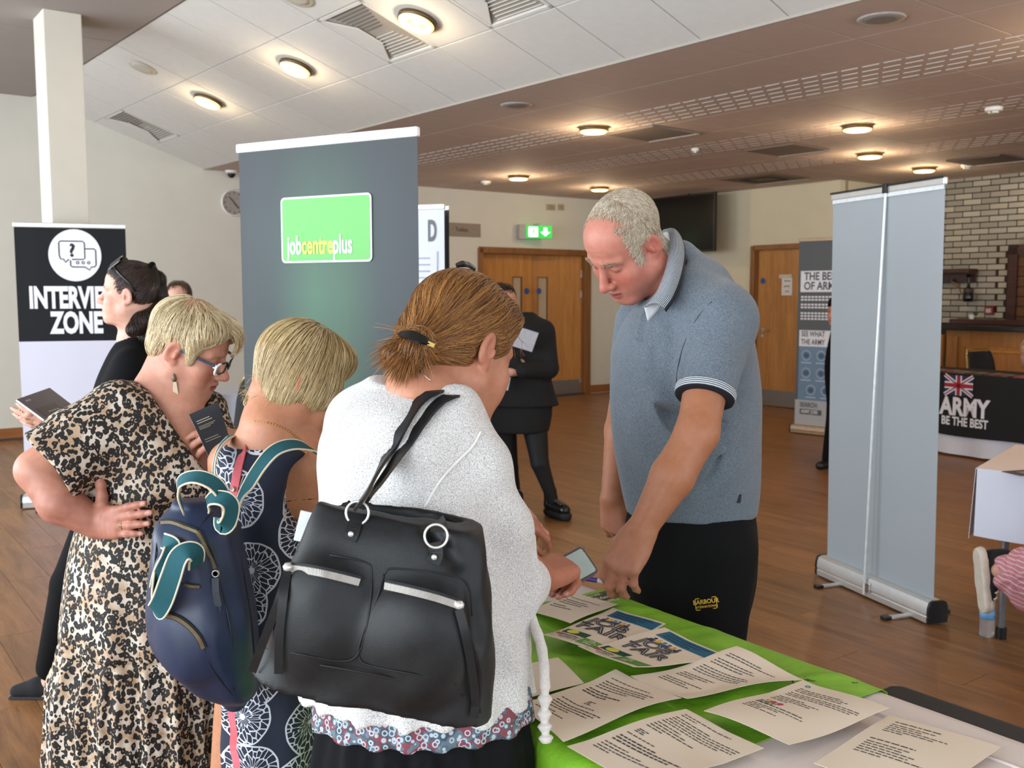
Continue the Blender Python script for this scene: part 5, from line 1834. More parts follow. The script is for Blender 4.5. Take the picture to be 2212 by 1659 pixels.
def add_cols(me, cols):
 at = me.color_attributes.new('Col', 'FLOAT_COLOR', 'POINT')
 c4 = np.ones((len(cols), 4), np.float32)
 c4[:, :3] = cols
 at.data.foreach_set('color', c4.ravel())
def vnoise(P_, s, seed=0):
 r = np.random.default_rng(seed)
 out = 0
 for _ in range(5):
  k = r.normal(size=3) * s
  out = out + np.sin(P_[..., 0] * k[0] + P_[..., 1] * k[1] + P_[..., 2] * k[2] + r.uniform(0, 6.28))
 return out / 3.0
# ------------------------------------------------------------------ skin, hair, cloth materials
def skin_mat(name, rough=0.48):
 t = NT(name)
 vc = t.n('ShaderNodeVertexColor', layer_name='Col')
 n1 = t.noise(70, 4, t.coords())
 n2 = t.noise(420, 2, t.coords())
 c = t.mix(0.25, vc.outputs[0], t.mix(1.0, vc.outputs[0], t.ramp(n1.outputs[0], [(0.35, (0.75, 0.62, 0.6, 1)), (0.65, (1.15, 1.1, 1.08, 1))]), 'MULTIPLY'))
 t.base(c)
 t.setv('Roughness', rough)
 t.setv('Specular IOR Level', 0.4)
 t.setv('Subsurface Weight', 0.12)
 t.setv('Subsurface Radius', (0.012, 0.005, 0.003))
 t.setv('Subsurface Scale', 0.4)
 t.bump(n2.outputs[0], 0.08, 0.002)
 return t.m
M_SKIN = skin_mat('skin')
def hair_mat(name, dark, mid, light, rough=0.38):
 t = NT(name)
 hi = t.n('ShaderNodeHairInfo')
 c = t.ramp(hi.outputs['Random'], [(0.0, srgb(dark)), (0.45, srgb(mid)), (1.0, srgb(light))])
 t.base(c)
 t.setv('Roughness', rough)
 t.setv('Specular IOR Level', 0.55)
 return t.m
def cap_mat(name, dark, mid):
 t = NT(name)
 n1 = t.noise(160, 3, t.coords())
 t.base(t.ramp(n1.outputs[0], [(0.3, srgb(dark)), (0.7, srgb(mid))]))
 t.setv('Roughness', 0.55)
 t.bump(n1.outputs[0], 0.4, 0.004)
 return t.m
def strands(name, m, parent, roots, flow, samp, nseg=12, length=0.1, depth=(-0.002, 0.0025), rad=0.00035, jitter=0.08, seed=1, lenvar=0.35, lift=None, gravity=0.0):
 r = np.random.default_rng(seed)
 n = len(roots)
 Pt = roots.copy()
 off = r.uniform(depth[0], depth[1], n)
 L = length * (1 - lenvar * r.random(n)) if np.isscalar(length) else length * (1 - lenvar * r.random(n))
 step = (L / nseg)[:, None]
 out = np.zeros((n, nseg + 1, 3))
 jit = r.normal(size=(n, 3)) * jitter
 out[:, 0] = Pt
 d_prev = None
 for s in range(nseg):
  g = samp.grad(Pt)
  d = flow(Pt) + jit
  d = d - g * (d * g).sum(1)[:, None]
  d = d / (np.linalg.norm(d, axis=1)[:, None] + 1e-9)
  if d_prev is not None:
   d = d * 0.6 + d_prev * 0.4
   d = d / (np.linalg.norm(d, axis=1)[:, None] + 1e-9)
  d_prev = d
  Pt = Pt + d * step
  dd = samp(Pt)
  tgt = off if lift is None else off + lift * ((s + 1) / nseg) ** 2
  Pt = Pt - samp.grad(Pt) * (dd - tgt)[:, None] * 0.8
  out[:, s + 1] = Pt
 return hair_object(name, m, parent, out, rad, seed)
def hair_object(name, m, parent, out, rad, seed=1, taper=True):
 n, k, _ = out.shape
 cu = bpy.data.hair_curves.new(name)
 cu.add_curves([k] * n)
 cu.attributes['position'].data.foreach_set('vector', out.astype(np.float32).ravel())
 ra = cu.attributes.get('radius') or cu.attributes.new('radius', 'FLOAT', 'POINT')
 prof = np.ones(k) if not taper else np.concatenate([np.full(k - k // 3, 1.0), np.linspace(1, 0.25, k // 3)])
 r = np.random.default_rng(seed + 5)
 rr = rad * (0.7 + 0.6 * r.random(n))[:, None] * prof[None]
 ra.data.foreach_set('value', rr.astype(np.float32).ravel())
 cu.materials.append(m)
 o = bpy.data.objects.new(name, cu)
 COL.objects.link(o)
 o.parent = parent
 return o
# ------------------------------------------------------------------ heads and hands
class Head:
 def __init__(self, R, c, s=1.0):
  self.R, self.c, self.s = np.asarray(R, float), np.asarray(c, float), s
 def w(self, *p):
  return self.c + self.R @ (np.asarray(p, float) * self.s)
 def loc(self, V):
  return (V - self.c) @ self.R / self.s
 def d(self, *v):
  return self.R @ np.asarray(v, float)
 def build(self, S, male=False, jaw=1.0, nose=1.0, full=1.0, ears=(1, 1), chin2=0.0):
  s, w_, R = self.s, self.w, self.R
  E = lambda c, r, k=0.012, op='u', Rl=None: S.ell(w_(*c), np.array(r) * s, R if Rl is None else R @ Rl, k * s, op)
  C = lambda a, b, ra, rb, k=0.01, op='u': S.cap(w_(*a), w_(*b), ra * s, rb * s, k * s, op)
  E((0, -0.014, 0.040), (0.076, 0.097, 0.086))
  E((0, 0.036, 0.048), (0.064, 0.056, 0.058), 0.02)
  E((0, 0.030, -0.028), (0.063 * full, 0.064, 0.078), 0.025)
  E((0, 0.005, -0.045), (0.060 * full, 0.06, 0.05), 0.025)
  for sx in (-1, 1):
   C((sx * 0.056 * jaw * full, 0.004, -0.055), (sx * 0.022 * jaw, 0.076, -0.098), 0.020, 0.017, 0.03)
   E((sx * 0.041 * full, 0.064, -0.026), (0.024, 0.021, 0.022), 0.025)
   E((sx * 0.036 * full, 0.062, -0.058), (0.022, 0.022, 0.024), 0.025)
   C((sx * 0.012, 0.088, 0.026), (sx * 0.046, 0.074, 0.024), 0.011 if male else 0.008, 0.008, 0.014)
  E((0, 0.080, -0.098), (0.024 * jaw, 0.019, 0.018), 0.018)
  # eye sockets and lids
  for sx in (-1, 1):
   E((sx * 0.031, 0.099, 0.009), (0.019, 0.013, 0.012), 0.010, 'c')
   E((sx * 0.032, 0.0765, 0.007), (0.0155, 0.0145, 0.0135), 0.005)
  # nose
  C((0, 0.089, 0.016), (0, 0.114 * (0.9 + 0.1 * nose), -0.028), 0.0085, 0.0105 * nose, 0.010)
  E((0, 0.117, -0.034), (0.0125 * nose, 0.0125 * nose, 0.0105), 0.008)
  for sx in (-1, 1):
   E((sx * 0.0125 * nose, 0.104, -0.037), (0.0085 * nose, 0.0125, 0.0085), 0.006)
   E((sx * 0.0065 * nose, 0.111, -0.0455), (0.0034, 0.0045, 0.0035), 0.003, 'c')
  # mouth
  E((0, 0.080, -0.068), (0.031, 0.024, 0.026), 0.016)
  C((-0.020, 0.0945, -0.0655), (-0.004, 0.1035, -0.0615), 0.0042, 0.0058, 0.005)
  C((0.020, 0.0945, -0.0655), (0.004, 0.1035, -0.0615), 0.0042, 0.0058, 0.005)
  C((-0.016, 0.0945, -0.0735), (0.016, 0.0945, -0.0735), 0.0045, 0.0045, 0.005)
  C((-0.010, 0.099, -0.0745), (0.010, 0.099, -0.0745), 0.0062, 0.0062, 0.005)
  C((-0.023, 0.0975, -0.0685), (0, 0.1085, -0.0672), 0.0016, 0.0016, 0.002, 'c')
  C((0.023, 0.0975, -0.0685), (0, 0.1085, -0.0672), 0.0016, 0.0016, 0.002, 'c')
  if chin2:
   E((0, 0.035, -0.105), (0.045, 0.045, 0.026 * chin2), 0.03)
  # ears
  for sx, on in ((-1, ears[0]), (1, ears[1])):
   if not on:
    continue
   a = math.radians(16) * sx
   Rl = np.array([[math.cos(a), -math.sin(a), 0], [math.sin(a), math.cos(a), 0], [0, 0, 1]])
   b = math.radians(-12)
   Rt = np.array([[1, 0, 0], [0, math.cos(b), -math.sin(b)], [0, math.sin(b), math.cos(b)]])
   E((sx * 0.0795, -0.012, 0.002), (0.0085, 0.0195, 0.033), 0.006, 'u', Rl @ Rt)
   E((sx * 0.076, -0.002, -0.026), (0.007, 0.010, 0.011), 0.006)
   E((sx * 0.0885, -0.009, 0.004), (0.007, 0.0115, 0.0205), 0.004, 'c', Rl @ Rt)
   E((sx * 0.084, 0.000, -0.004), (0.006, 0.005, 0.010), 0.004)
 def colors(self, V, base, lip='#b56a62', blush='#d58a7c', brow='#7a5a40', brow_amt=0.7, lash=0.75, red=0.5):
  q = self.loc(V)
  base = np.array(srgb(base)[:3])
  col = np.tile(base, (len(V), 1))
  bl = np.array(srgb(blush)[:3])
  def mixin(c, w_):
   nonlocal col
   w_ = np.clip(w_, 0, 1)[:, None]
   col = col * (1 - w_) + np.asarray(c) * w_
  g = lambda c, r: np.exp(-(((q - np.array(c)) / np.array(r)) ** 2).sum(1))
  for sx in (-1, 1):
   mixin(bl, red * g((sx * 0.042, 0.075, -0.03), (0.024, 0.03, 0.022)))
   mixin(bl, 0.8 * red * g((sx * 0.082, -0.01, 0.0), (0.014, 0.03, 0.04)))
   mixin(bl * 0.75, 0.35 * g((sx * 0.032, 0.09, 0.004), (0.022, 0.016, 0.013)))
  mixin(bl, red * g((0, 0.118, -0.034), (0.018, 0.02, 0.016)))
  lp = np.array(srgb(lip)[:3])
  m = ((np.abs(q[:, 0]) < 0.0235) & (q[:, 1] > 0.085))
  zt = -0.0585 - 0.10 * np.maximum(0, np.abs(q[:, 0]) - 0.005) - 0.0 * q[:, 0]
  zb = -0.0805 + 0.22 * np.maximum(0, np.abs(q[:, 0]) - 0.008)
  inl = m * np.clip((zt - q[:, 2]) / 0.0025, 0, 1) * np.clip((q[:, 2] - zb) / 0.0025, 0, 1)
  mixin(lp, inl * 0.9)
  mixin(lp * 0.35, m * np.exp(-((q[:, 2] + 0.0682) / 0.0018) ** 2) * (np.abs(q[:, 0]) < 0.021) * 0.85)
  bw = np.array(srgb(brow)[:3])
  for sx in (-1, 1):
   x = sx * q[:, 0]
   zc = 0.0275 + 0.10 * np.clip(x - 0.012, 0, 0.022) - 0.35 * np.clip(x - 0.036, 0, 1)
   wb = np.exp(-((q[:, 2] - zc) / 0.0042) ** 2) * np.clip((x - 0.010) / 0.006, 0, 1) * np.clip((0.056 - x) / 0.008, 0, 1) * (q[:, 1] > 0.05)
   mixin(bw, brow_amt * wb)
   zl = 0.0012 - 3.0 * (x - 0.032) ** 2 * -4.0 * 0.35
   wl = np.exp(-((q[:, 2] - zl) / 0.0016) ** 2) * np.clip((0.0165 - np.abs(x - 0.032)) / 0.003, 0, 1) * (q[:, 1] > 0.06)
   mixin(bw * 0.35, lash * wl)
  return col
def frame(fwd, up):
 f = nrm(fwd)
 u_ = np.asarray(up, float)
 u_ = nrm(u_ - f * (u_ @ f))
 return np.stack([np.cross(f, u_), f, u_], 1)
class Hand:
 KX = (0.029, 0.0095, -0.011, -0.030)
 KY = (0.086, 0.090, 0.085, 0.076)
 LEN = ((0.042, 0.026, 0.021), (0.046, 0.030, 0.022), (0.042, 0.028, 0.022), (0.033, 0.021, 0.019))
 def __init__(self, wrist, to, back, ts=1, s=1.0):
  y = nrm(to)
  z = np.asarray(back, float)
  z = nrm(z - y * (z @ y))
  x = np.cross(y, z) * ts
  self.A = np.stack([x, y, z], 1)
  self.o, self.s = np.asarray(wrist, float), s
  self.tips = []
 def w(self, p):
  return self.o + self.A @ (np.asarray(p, float) * self.s)
 def build(self, S, curls, thumb=((0.75, 0.6, -0.1), (0.45, 0.85, -0.2), (0.25, 0.9, -0.3)), spread=(0.10, 0.02, -0.05, -0.13), fat=1.0):
  s = self.s
  for i in range(4):
   S.cap(self.w((self.KX[i] * 0.55, 0.004, 0.0)), self.w((self.KX[i], self.KY[i], 0.002)), 0.0155 * s * fat, 0.0115 * s * fat, 0.014 * s)
  S.ell(self.w((0.0, 0.045, -0.004)), np.array([0.036, 0.046, 0.014]) * s * fat, self.A, 0.012 * s)
  S.ell(self.w((0.024, 0.034, -0.010)), np.array([0.016, 0.030, 0.014]) * s * fat, self.A, 0.012 * s)
  self.joints = []
  for i in range(4):
   p = np.array([self.KX[i], self.KY[i], 0.001])
   c = curls[i]
   a = 0.0
   js = [self.w(p)]
   r0 = (0.0098, 0.0100, 0.0094, 0.0083)[i] * s * fat
   for j in range(3):
    a += math.radians(c[j])
    d = np.array([math.sin(spread[i]) * math.cos(a), math.cos(spread[i]) * math.cos(a), -math.sin(a)])
    p = p + d * self.LEN[i][j]
    js.append(self.w(p))
   S.chain(js, [r0, r0 * 0.93, r0 * 0.86, r0 * 0.70], 0.004 * s)
   # knuckle swell
   S.ell(js[1], np.array([1, 1, 1]) * r0 * 1.03, None, 0.004 * s)
   self.joints.append(js)
   dn = nrm(js[3] - js[2])
   sidev = self.A[:, 0]
   nz_ = np.cross(sidev, dn)
   if nz_ @ self.A[:, 2] < 0 and a < math.radians(90):
    nz_ = -nz_
   self.tips.append((js[3] + nz_ * r0 * 0.55 - dn * 0.002, r0))
  p = np.array([0.022, 0.018, -0.006])
  js = [self.w(p)]
  for j, (d, L) in enumerate(zip(thumb, (0.044, 0.033, 0.026))):
   p = p + nrm(d) * L
   js.append(self.w(p))
  S.chain(js, [0.0145 * s * fat, 0.0118 * s * fat, 0.0104 * s * fat, 0.0082 * s * fat], 0.010 * s)
  self.joints.append(js)
  dn = nrm(js[3] - js[2])
  self.tips.append((js[3] - dn * 0.002 + self.A[:, 2] * 0.006 * s, 0.010 * s))
 def colors(self, V, col, nail='#d7a79a', knuckle='#c07a6a'):
  nl, kn = np.array(srgb(nail)[:3]), np.array(srgb(knuckle)[:3])
  for js in self.joints:
   for j in js[:-1]:
    w_ = np.exp(-(((V - j) ** 2).sum(1)) / 0.010 ** 2)[:, None] * 0.35
    col = col * (1 - w_) + kn * w_
  for p, r in self.tips:
   w_ = (np.exp(-(((V - p) ** 2).sum(1)) / (r * 0.75) ** 2)[:, None] > 0.45) * 0.7
   col = col * (1 - w_) + nl * w_
  return col
def px_secs(rows, bscale=1.0):
 out = []
 for xl, xr, py, Y, b in rows:
  c = P((xl + xr) / 2, py, Y)
  k = np.linalg.norm(P(xr, py, Y) - P(xl, py, Y)) / 2
  out.append((c[0], c[1], c[2], k, b * bscale))
 return out
def person(name, label, V, Q, cols, mat_=None):
 me = fast_mesh(name, V, Q)
 add_cols(me, cols)
 me.materials.append(mat_ or M_SKIN)
 o = bpy.data.objects.new(name, me)
 COL.objects.link(o)
 tag(o, label, 'person')
 return o
def garment(name, S, h, m, parent, it=1, cols=None):
 V, Q = S.mesh(h)
 V = smooth_mesh(V, Q, it)
 me = fast_mesh(name, V, Q)
 me.materials.append(m)
 o = bpy.data.objects.new(name, me)
 COL.objects.link(o)
 o.parent = parent
 return o, V, Q
def surf_sample(V, Q, n, seed=0, keep=None):
 r = np.random.default_rng(seed)
 a, b, c, d = (V[Q[:, i]] for i in range(4))
 ar = np.linalg.norm(np.cross(c - a, d - b), axis=1)
 if keep is not None:
  ar = ar * keep((a + c) / 2)
 ar = ar / ar.sum()
 i = r.choice(len(Q), n, p=ar)
 u_, v_ = r.random((n, 1)), r.random((n, 1))
 return a[i] * (1 - u_) * (1 - v_) + b[i] * u_ * (1 - v_) + c[i] * u_ * v_ + d[i] * (1 - u_) * v_
def on_surface(samp, p, toward, off=0.0, span=0.6):
 d = nrm(np.asarray(p, float) - CAM) if tuple(toward) == (0, 1, 0) else nrm(toward)   # default: along the line of sight
 ts = np.linspace(0, span, 420)
 q = np.asarray(p, float)[None] + d[None] * ts[:, None]
 inside = ((q >= samp.o - 0.02) & (q <= samp.o + samp.h * np.array(samp.D.shape) + 0.02)).all(1)
 v = np.where(inside, samp(q), 9.0) - off
 hit = np.argmax(v < 0) if (v < 0).any() else int(np.argmin(v))
 return q[hit]
def uvgrid(name, fn, nu, nv, m, parent, thick=0.002, smooth=True):
 vs = [tuple(fn(i / nu, j / nv)) for j in range(nv + 1) for i in range(nu + 1)]
 fs = []
 for j in range(nv):
  for i in range(nu):
   a = j * (nu + 1) + i
   fs.append((a, a + 1, a + nu + 2, a + nu + 1))
 me = bpy.data.meshes.new(name)
 me.from_pydata(vs, [], fs)
 uv = me.uv_layers.new(name='UVMap')
 co = []
 for f in fs:
  for i in f:
   co += [(i % (nu + 1)) / nu, (i // (nu + 1)) / nv]
 uv.data.foreach_set('uv', co)
 me.materials.append(m)
 o = put(name, me, parent, smooth)
 if thick:
  md = o.modifiers.new('thickness', 'SOLIDIFY')
  md.thickness = thick
  md.offset = 0
 return o
def spline(pts, n=40):
 p = np.array([np.asarray(q, float) for q in pts])
 p = np.vstack([2 * p[0] - p[1], p, 2 * p[-1] - p[-2]])
 out = []
 m = len(p) - 3
 for k in range(n + 1):
  t = k / n * m
  i = min(int(t), m - 1)
  f = t - i
  a, b, c, d = p[i], p[i + 1], p[i + 2], p[i + 3]
  out.append(0.5 * ((2 * b) + (c - a) * f + (2 * a - 5 * b + 4 * c - d) * f ** 2 + (3 * b - a - 3 * c + d) * f ** 3))
 return out
def stripes_mat(name, c1, c2, n, axis=1, rough=0.8, duty=0.5):
 t = NT(name)
 sp = t.n('ShaderNodeSeparateXYZ')
 t.l(t.coords('UV'), sp.inputs[0])
 f = t.math('FRACT', t.math('MULTIPLY', sp.outputs[axis], n))
 t.base(t.mix(t.math('GREATER_THAN', f, duty), srgb(c1), srgb(c2)))
 t.setv('Roughness', rough)
 return t.m
def heather_mat(name, c1, c2, c3, scale=900, stretch=(1, 1, 3), bump=0.25):
 t = NT(name)
 co = t.coords()
 n1 = t.noise(scale, 2, t.mapping(co, stretch))
 n2 = t.noise(18, 3, co)
 c = t.ramp(n1.outputs[0], [(0.30, srgb(c1)), (0.5, srgb(c2)), (0.70, srgb(c3))])
 t.base(t.mix(0.25, c, t.mix(1.0, c, t.ramp(n2.outputs[0], [(0.3, (0.8, 0.8, 0.82, 1)), (0.7, (1.1, 1.1, 1.1, 1))]), 'MULTIPLY')))
 t.setv('Roughness', 0.9)
 t.setv('Sheen Weight', 0.2)
 t.bump(n1.outputs[0], bump, 0.003)
 return t.m
def wrinkle(S, amp, scale, seed=0, stretch=(1, 1, 1)):
 st = np.array(stretch)
 r = np.random.default_rng(seed)
 ks = [r.normal(size=3) * scale * st for _ in range(6)]
 ph = r.uniform(0, 6.28, 6)
 def f(X, Y, Z, D):
  n = 0
  for k, p in zip(ks, ph):
   n = n + np.sin(X * k[0] + Y * k[1] + Z * k[2] + p)
  return D + amp * n / 3
 S.mod(f)
# ================================================================== PERSON: man in the grey polo shirt
H = Head(frame((-0.596, -0.363, -0.716), (-0.482, -0.552, 0.681)), (0.283, 2.428, 1.603), 1.03)
LS, LE, LW = P(1552, 690, 2.36), P(1506, 935, 2.215), P(1386, 1145, 2.17)
RS, RE, RW_ = P(1390, 700, 2.64), P(1340, 930, 2.74), P(1322, 1075, 2.66)
B = Sdf()
H.build(B, male=True, jaw=1.12, nose=1.02, full=1.06, chin2=0.8)
nb_ = P(1478, 650, 2.50)
for zz, am in ((0.046, 0.0014), (0.056, 0.0017), (0.067, 0.0013)):
 fp = [H.w(x_, 0.0975 - 5.5 * x_ * x_ - 0.25 * (zz - 0.045), zz + 0.004 * math.sin(40 * x_ + 30 * zz)) for x_ in np.linspace(-0.036, 0.036, 7)]
 B.chain(fp, [am] * 7, 0.004, 'c')
B.cap(H.w(0, -0.03, -0.05), nb_, 0.062, 0.075, 0.03)
B.loft(px_secs([(1455, 1550, 620, 2.50, 0.07), (1390, 1580, 710, 2.48, 0.10), (1370, 1595, 850, 2.50, 0.11), (1375, 1595, 1000, 2.52, 0.11), (1420, 1560, 1130, 2.54, 0.08)]), 0.03)
B.chain([LS, LE], [0.058, 0.0475], 0.03)
B.chain([LE, P(1452, 1030, 2.19), LW], [0.0475, 0.050, 0.032], 0.02)
B.chain([RS, RE, RW_], [0.058, 0.044, 0.030], 0.03)
pel = P(1500, 1120, 2.53)
feetL, feetR = V3(0.50, 2.42, 0.05), V3(0.40, 2.78, 0.05)
B.chain([pel + V3(0.07, -0.07, -0.03), V3(0.49, 2.44, 0.48), feetL], [0.06, 0.05, 0.04], 0.03)
B.chain([pel + V3(-0.07, 0.08, -0.03), V3(0.38, 2.72, 0.48), feetR], [0.06, 0.05, 0.04], 0.03)
hl = Hand(LW, P(1342, 1222, 2.155) - LW, (-0.45, -0.75, 0.42), 1, 1.12)
hl.build(B, [(38, 35, 20), (30, 35, 20), (34, 32, 18), (40, 30, 15)], thumb=((0.55, 0.75, -0.5), (0.1, 0.85, -0.55), (-0.2, 0.85, -0.45)), fat=1.12, spread=(0.14, 0.03, -0.05, -0.12))
hr = Hand(RW_, P(1328, 1125, 2.66) - RW_, (-0.5, -0.75, 0.1), -1, 1.05)
hr.build(B, [(25, 30, 20), (28, 35, 20), (30, 35, 20), (32, 35, 20)], thumb=((0.5, 0.85, -0.2), (0.2, 0.95, -0.2), (0, 1, -0.2)), fat=1.05)
lo0, hi0 = B.bounds()
hc = H.c
V, Q = join_boxes(B, [(0.0030, hc - 0.19, hc + V3(0.19, 0.19, 0.19)), (0.008, np.array([lo0[0], lo0[1], lo0[2]]), np.array([hi0[0], hi0[1], 0.72])), (0.0048, np.array([lo0[0], lo0[1], 0.70]), np.array([hi0[0], hi0[1], hc[2] - 0.185]))])
V = smooth_mesh(V, Q, 1, 0.4)
cols = H.colors(V, '#b87866', '#9c564e', '#b0544a', '#8f7a66', 0.5, 0.7, 0.65)
ql = H.loc(V)
arm = np.clip((hc[2] - 0.20 - V[:, 2]) / 0.1, 0, 1)[:, None]
cols = cols * (1 - arm) + np.array(srgb('#a86f50')[:3]) * arm
hm = np.clip((LW[2] - 0.02 - V[:, 2]) / 0.06, 0, 1)[:, None] * (V[:, 2] > 0.6)[:, None]
cols = cols * (1 - hm * 0.6) + np.array(srgb('#ad7660')[:3]) * hm * 0.6
cols = hl.colors(V, cols)
def man_hair_mask(q):
 x, y, z = np.abs(q[:, 0]), q[:, 1], q[:, 2]
 topm = (z > 0.06) & (y < 0.030 - 0.5 * np.maximum(0, x - 0.02) + 0.6 * np.maximum(0, x - 0.052))
 side = (y < 0.040 - 0.25 * np.maximum(0, 0.06 - z)) & (z > -0.01) & (x > 0.045)
 side &= ~((y > -0.035) & (y < 0.02) & (z < 0.03) & (x > 0.06))
 burn = (x > 0.06) & (y > 0.018) & (y < 0.038) & (z > -0.012) & (z < 0.05)
 back = (y < -0.035) & (z > -0.055)
 return topm | side | back | burn
hmk = man_hair_mask(ql) & (np.abs(ql).max(1) < 0.2) & (np.abs(ql[:, 0]) < 0.0805)
dens = np.where(ql[:, 2] > 0.085, 0.45 * np.clip((0.032 - ql[:, 1]) / 0.05, 0.1, 1), 0.6 * np.clip((ql[:, 2] + 0.03) / 0.05, 0, 1)) * hmk
cols = cols * (1 - dens[:, None]) + np.array(srgb('#a5937d')[:3]) * dens[:, None]
man = person('person', 'tall balding man in grey polo shirt leaning over the table holding a pen', V, Q, cols)
hsamp = Samp(*B.grid(0.005, hc - 0.2, hc + 0.2))
# separate close-cropped hair
Vh = V[(np.abs(V - hc).max(1) < 0.17)]
qh = H.loc(Vh)
mk = man_hair_mask(qh) & (np.abs(qh[:, 0]) < 0.0795)
roots = Vh[mk]
rr_ = np.random.default_rng(3)
pr_ = np.where(H.loc(roots)[:, 2] > 0.075, np.clip((0.034 - H.loc(roots)[:, 1]) / 0.05, 0.15, 1), 1.0)
roots = roots[rr_.random(len(roots)) < pr_]
roots = np.concatenate([roots + rr_.normal(size=roots.shape) * 0.0015 for _ in range(3)])
fl_ = lambda P_: np.tile(H.d(0, 0.75, -0.55), (len(P_), 1)) + (np.where(H.loc(P_)[:, 1] < -0.02, 1.0, 0.0)[:, None] * H.d(0, -0.9, -0.9))
hm1 = hair_mat('short_grey_hair', '#8a7862', '#b5a58d', '#e0d4bf', 0.5)
strands('hair', hm1, man, roots, fl_, hsamp, 4, 0.017, (0.0008, 0.003), 0.00030, 0.35, 4, 0.45)
# eyebrows
br = []
for sx in (-1, 1):
 for k in range(90):
  x = rr_.uniform(0.012, 0.052)
  z = 0.0275 + 0.10 * min(max(x - 0.012, 0), 0.022) - 0.35 * max(0, x - 0.036) + rr_.normal() * 0.002
  p = H.w(sx * x, 0.125, z)
  p = on_surface(hsamp, p, H.d(0, -1, 0), 0.0)
  d = H.d(sx * 0.9, 0.35, rr_.normal() * 0.2 - 0.15) * 0.009
  br.append([p, p + d * 0.5 + H.d(0, 0.001, 0), p + d])
hair_object('eyebrows', hair_mat('eyebrow_hair', '#6e5a48', '#86705c', '#a08a74'), man, np.array(br), 0.00028, 2)
# shirt
t_sh = heather_mat('heather_grey_jersey', '#2f3844', '#59646f', '#98a1aa', 620)
S = Sdf()
secs = px_secs([(1462, 1512, 545, 2.56, 0.04), (1432, 1555, 578, 2.54, 0.09), (1402, 1596, 630, 2.50, 0.135), (1352, 1618, 690, 2.48, 0.155), (1324, 1630, 750, 2.48, 0.165), (1319, 1638, 820, 2.49, 0.17), (1321, 1642, 910, 2.50, 0.172), (1330, 1641, 1000, 2.51, 0.17), (1342, 1636, 1060, 2.52, 0.165), (1352, 1631, 1102, 2.53, 0.16)])
S.loft(secs, 0.03, cap_z=0.004)
SLH = P(1522, 858, 2.258)
S.cap(LS + V3(0.0, 0, -0.005), SLH, 0.086, 0.066, 0.035)
S.cap(P(1490, 640, 2.45), LS, 0.085, 0.084, 0.05)
S.cap(P(1500, 610, 2.50), P(1470, 558, 2.50), 0.075, 0.048, 0.04)
SRH = P(1372, 770, 2.68)
S.cap(RS, SRH, 0.080, 0.066, 0.04)
# folds under the arm and across the belly
for (a, b, r_) in ((P(1470, 770, 2.27), P(1500, 1010, 2.30), 0.010), (P(1395, 860, 2.33), P(1440, 990, 2.33), 0.008), (P(1560, 960, 2.36), P(1500, 1090, 2.34), 0.009), (P(1420, 720, 2.33), P(1395, 900, 2.34), 0.007)):
 S.cap(a + V3(0, -0.007, 0), b + V3(0, -0.007, 0), r_, r_ * 0.7, 0.022, 'c')
wrinkle(S, 0.0030, 24, 4, (1, 1, 0.5))
for (cx_, cy_, rr0, ax_, az_, fr_, am_) in ((1455, 850, 0.10, 0.80, 0.45, 95, 0.0038), (1400, 980, 0.10, 0.55, 0.80, 80, 0.0030), (1575, 1010, 0.09, 0.75, -0.65, 90, 0.0036), (1540, 770, 0.07, 0.55, 0.85, 105, 0.0030), (1410, 720, 0.06, 0.9, 0.3, 110, 0.0024)):
 pc0 = P(cx_, cy_, 2.33)
 S.mod(lambda X, Y, Z, D, p=pc0, r=rr0, a=ax_, b=az_, f=fr_, m=am_: D + m * np.sin(f * ((X - p[0]) * a + (Z - p[2]) * b) + 9 * Y) * np.exp(-((X - p[0]) ** 2 + (Y - p[1]) ** 2 + (Z - p[2]) ** 2) / r ** 2))
S.ell(H.w(0, 0.02, -0.02), V3(0.085, 0.12, 0.13) * 1.0, H.R, 0.01, 'c')
S.cap(H.w(0, -0.03, -0.05), nb_ + V3(-0.03, -0.02, 0.02), 0.066, 0.070, 0.006, 'c')
dl_ = nrm(SLH - LS)
Smain = S
Smain.mod(lambda X, Y, Z, D, p=SLH, n=dl_: np.where(np.sqrt((X - p[0]) ** 2 + (Y - p[1]) ** 2 + (Z - p[2]) ** 2) < 0.14, np.maximum(D, (X - p[0]) * n[0] + (Y - p[1]) * n[1] + (Z - p[2]) * n[2]), D))
shirt, _, _ = garment('polo_shirt', S, 0.0052, t_sh, man, 1)
ssamp = S.sampler(0.006)
# sleeve band
M_STRIPE = None
t = NT('striped_rib')
co = t.coords()
dt = t.vmath('DOT_PRODUCT', co, tuple(dl_))
f = t.math('FRACT', t.math('MULTIPLY', dt.outputs['Value'], 210))
end = t.math('GREATER_THAN', dt.outputs['Value'], float(SLH @ dl_) + 0.001)
t.base(t.mix(end, t.mix(t.math('GREATER_THAN', f, 0.5), srgb('#c9cdd2'), srgb('#4a5058')), srgb('#14161f')))
t.setv('Roughness', 0.9)
Sb = Sdf()
Sb.cap(LS, SLH + dl_ * 0.03, 0.092, 0.0675, 0.01)
Sb.plane(SLH + dl_ * 0.004, dl_).plane(SLH - dl_ * 0.020, -dl_)
garment('sleeve_band', Sb, 0.004, t.m, shirt, 1)
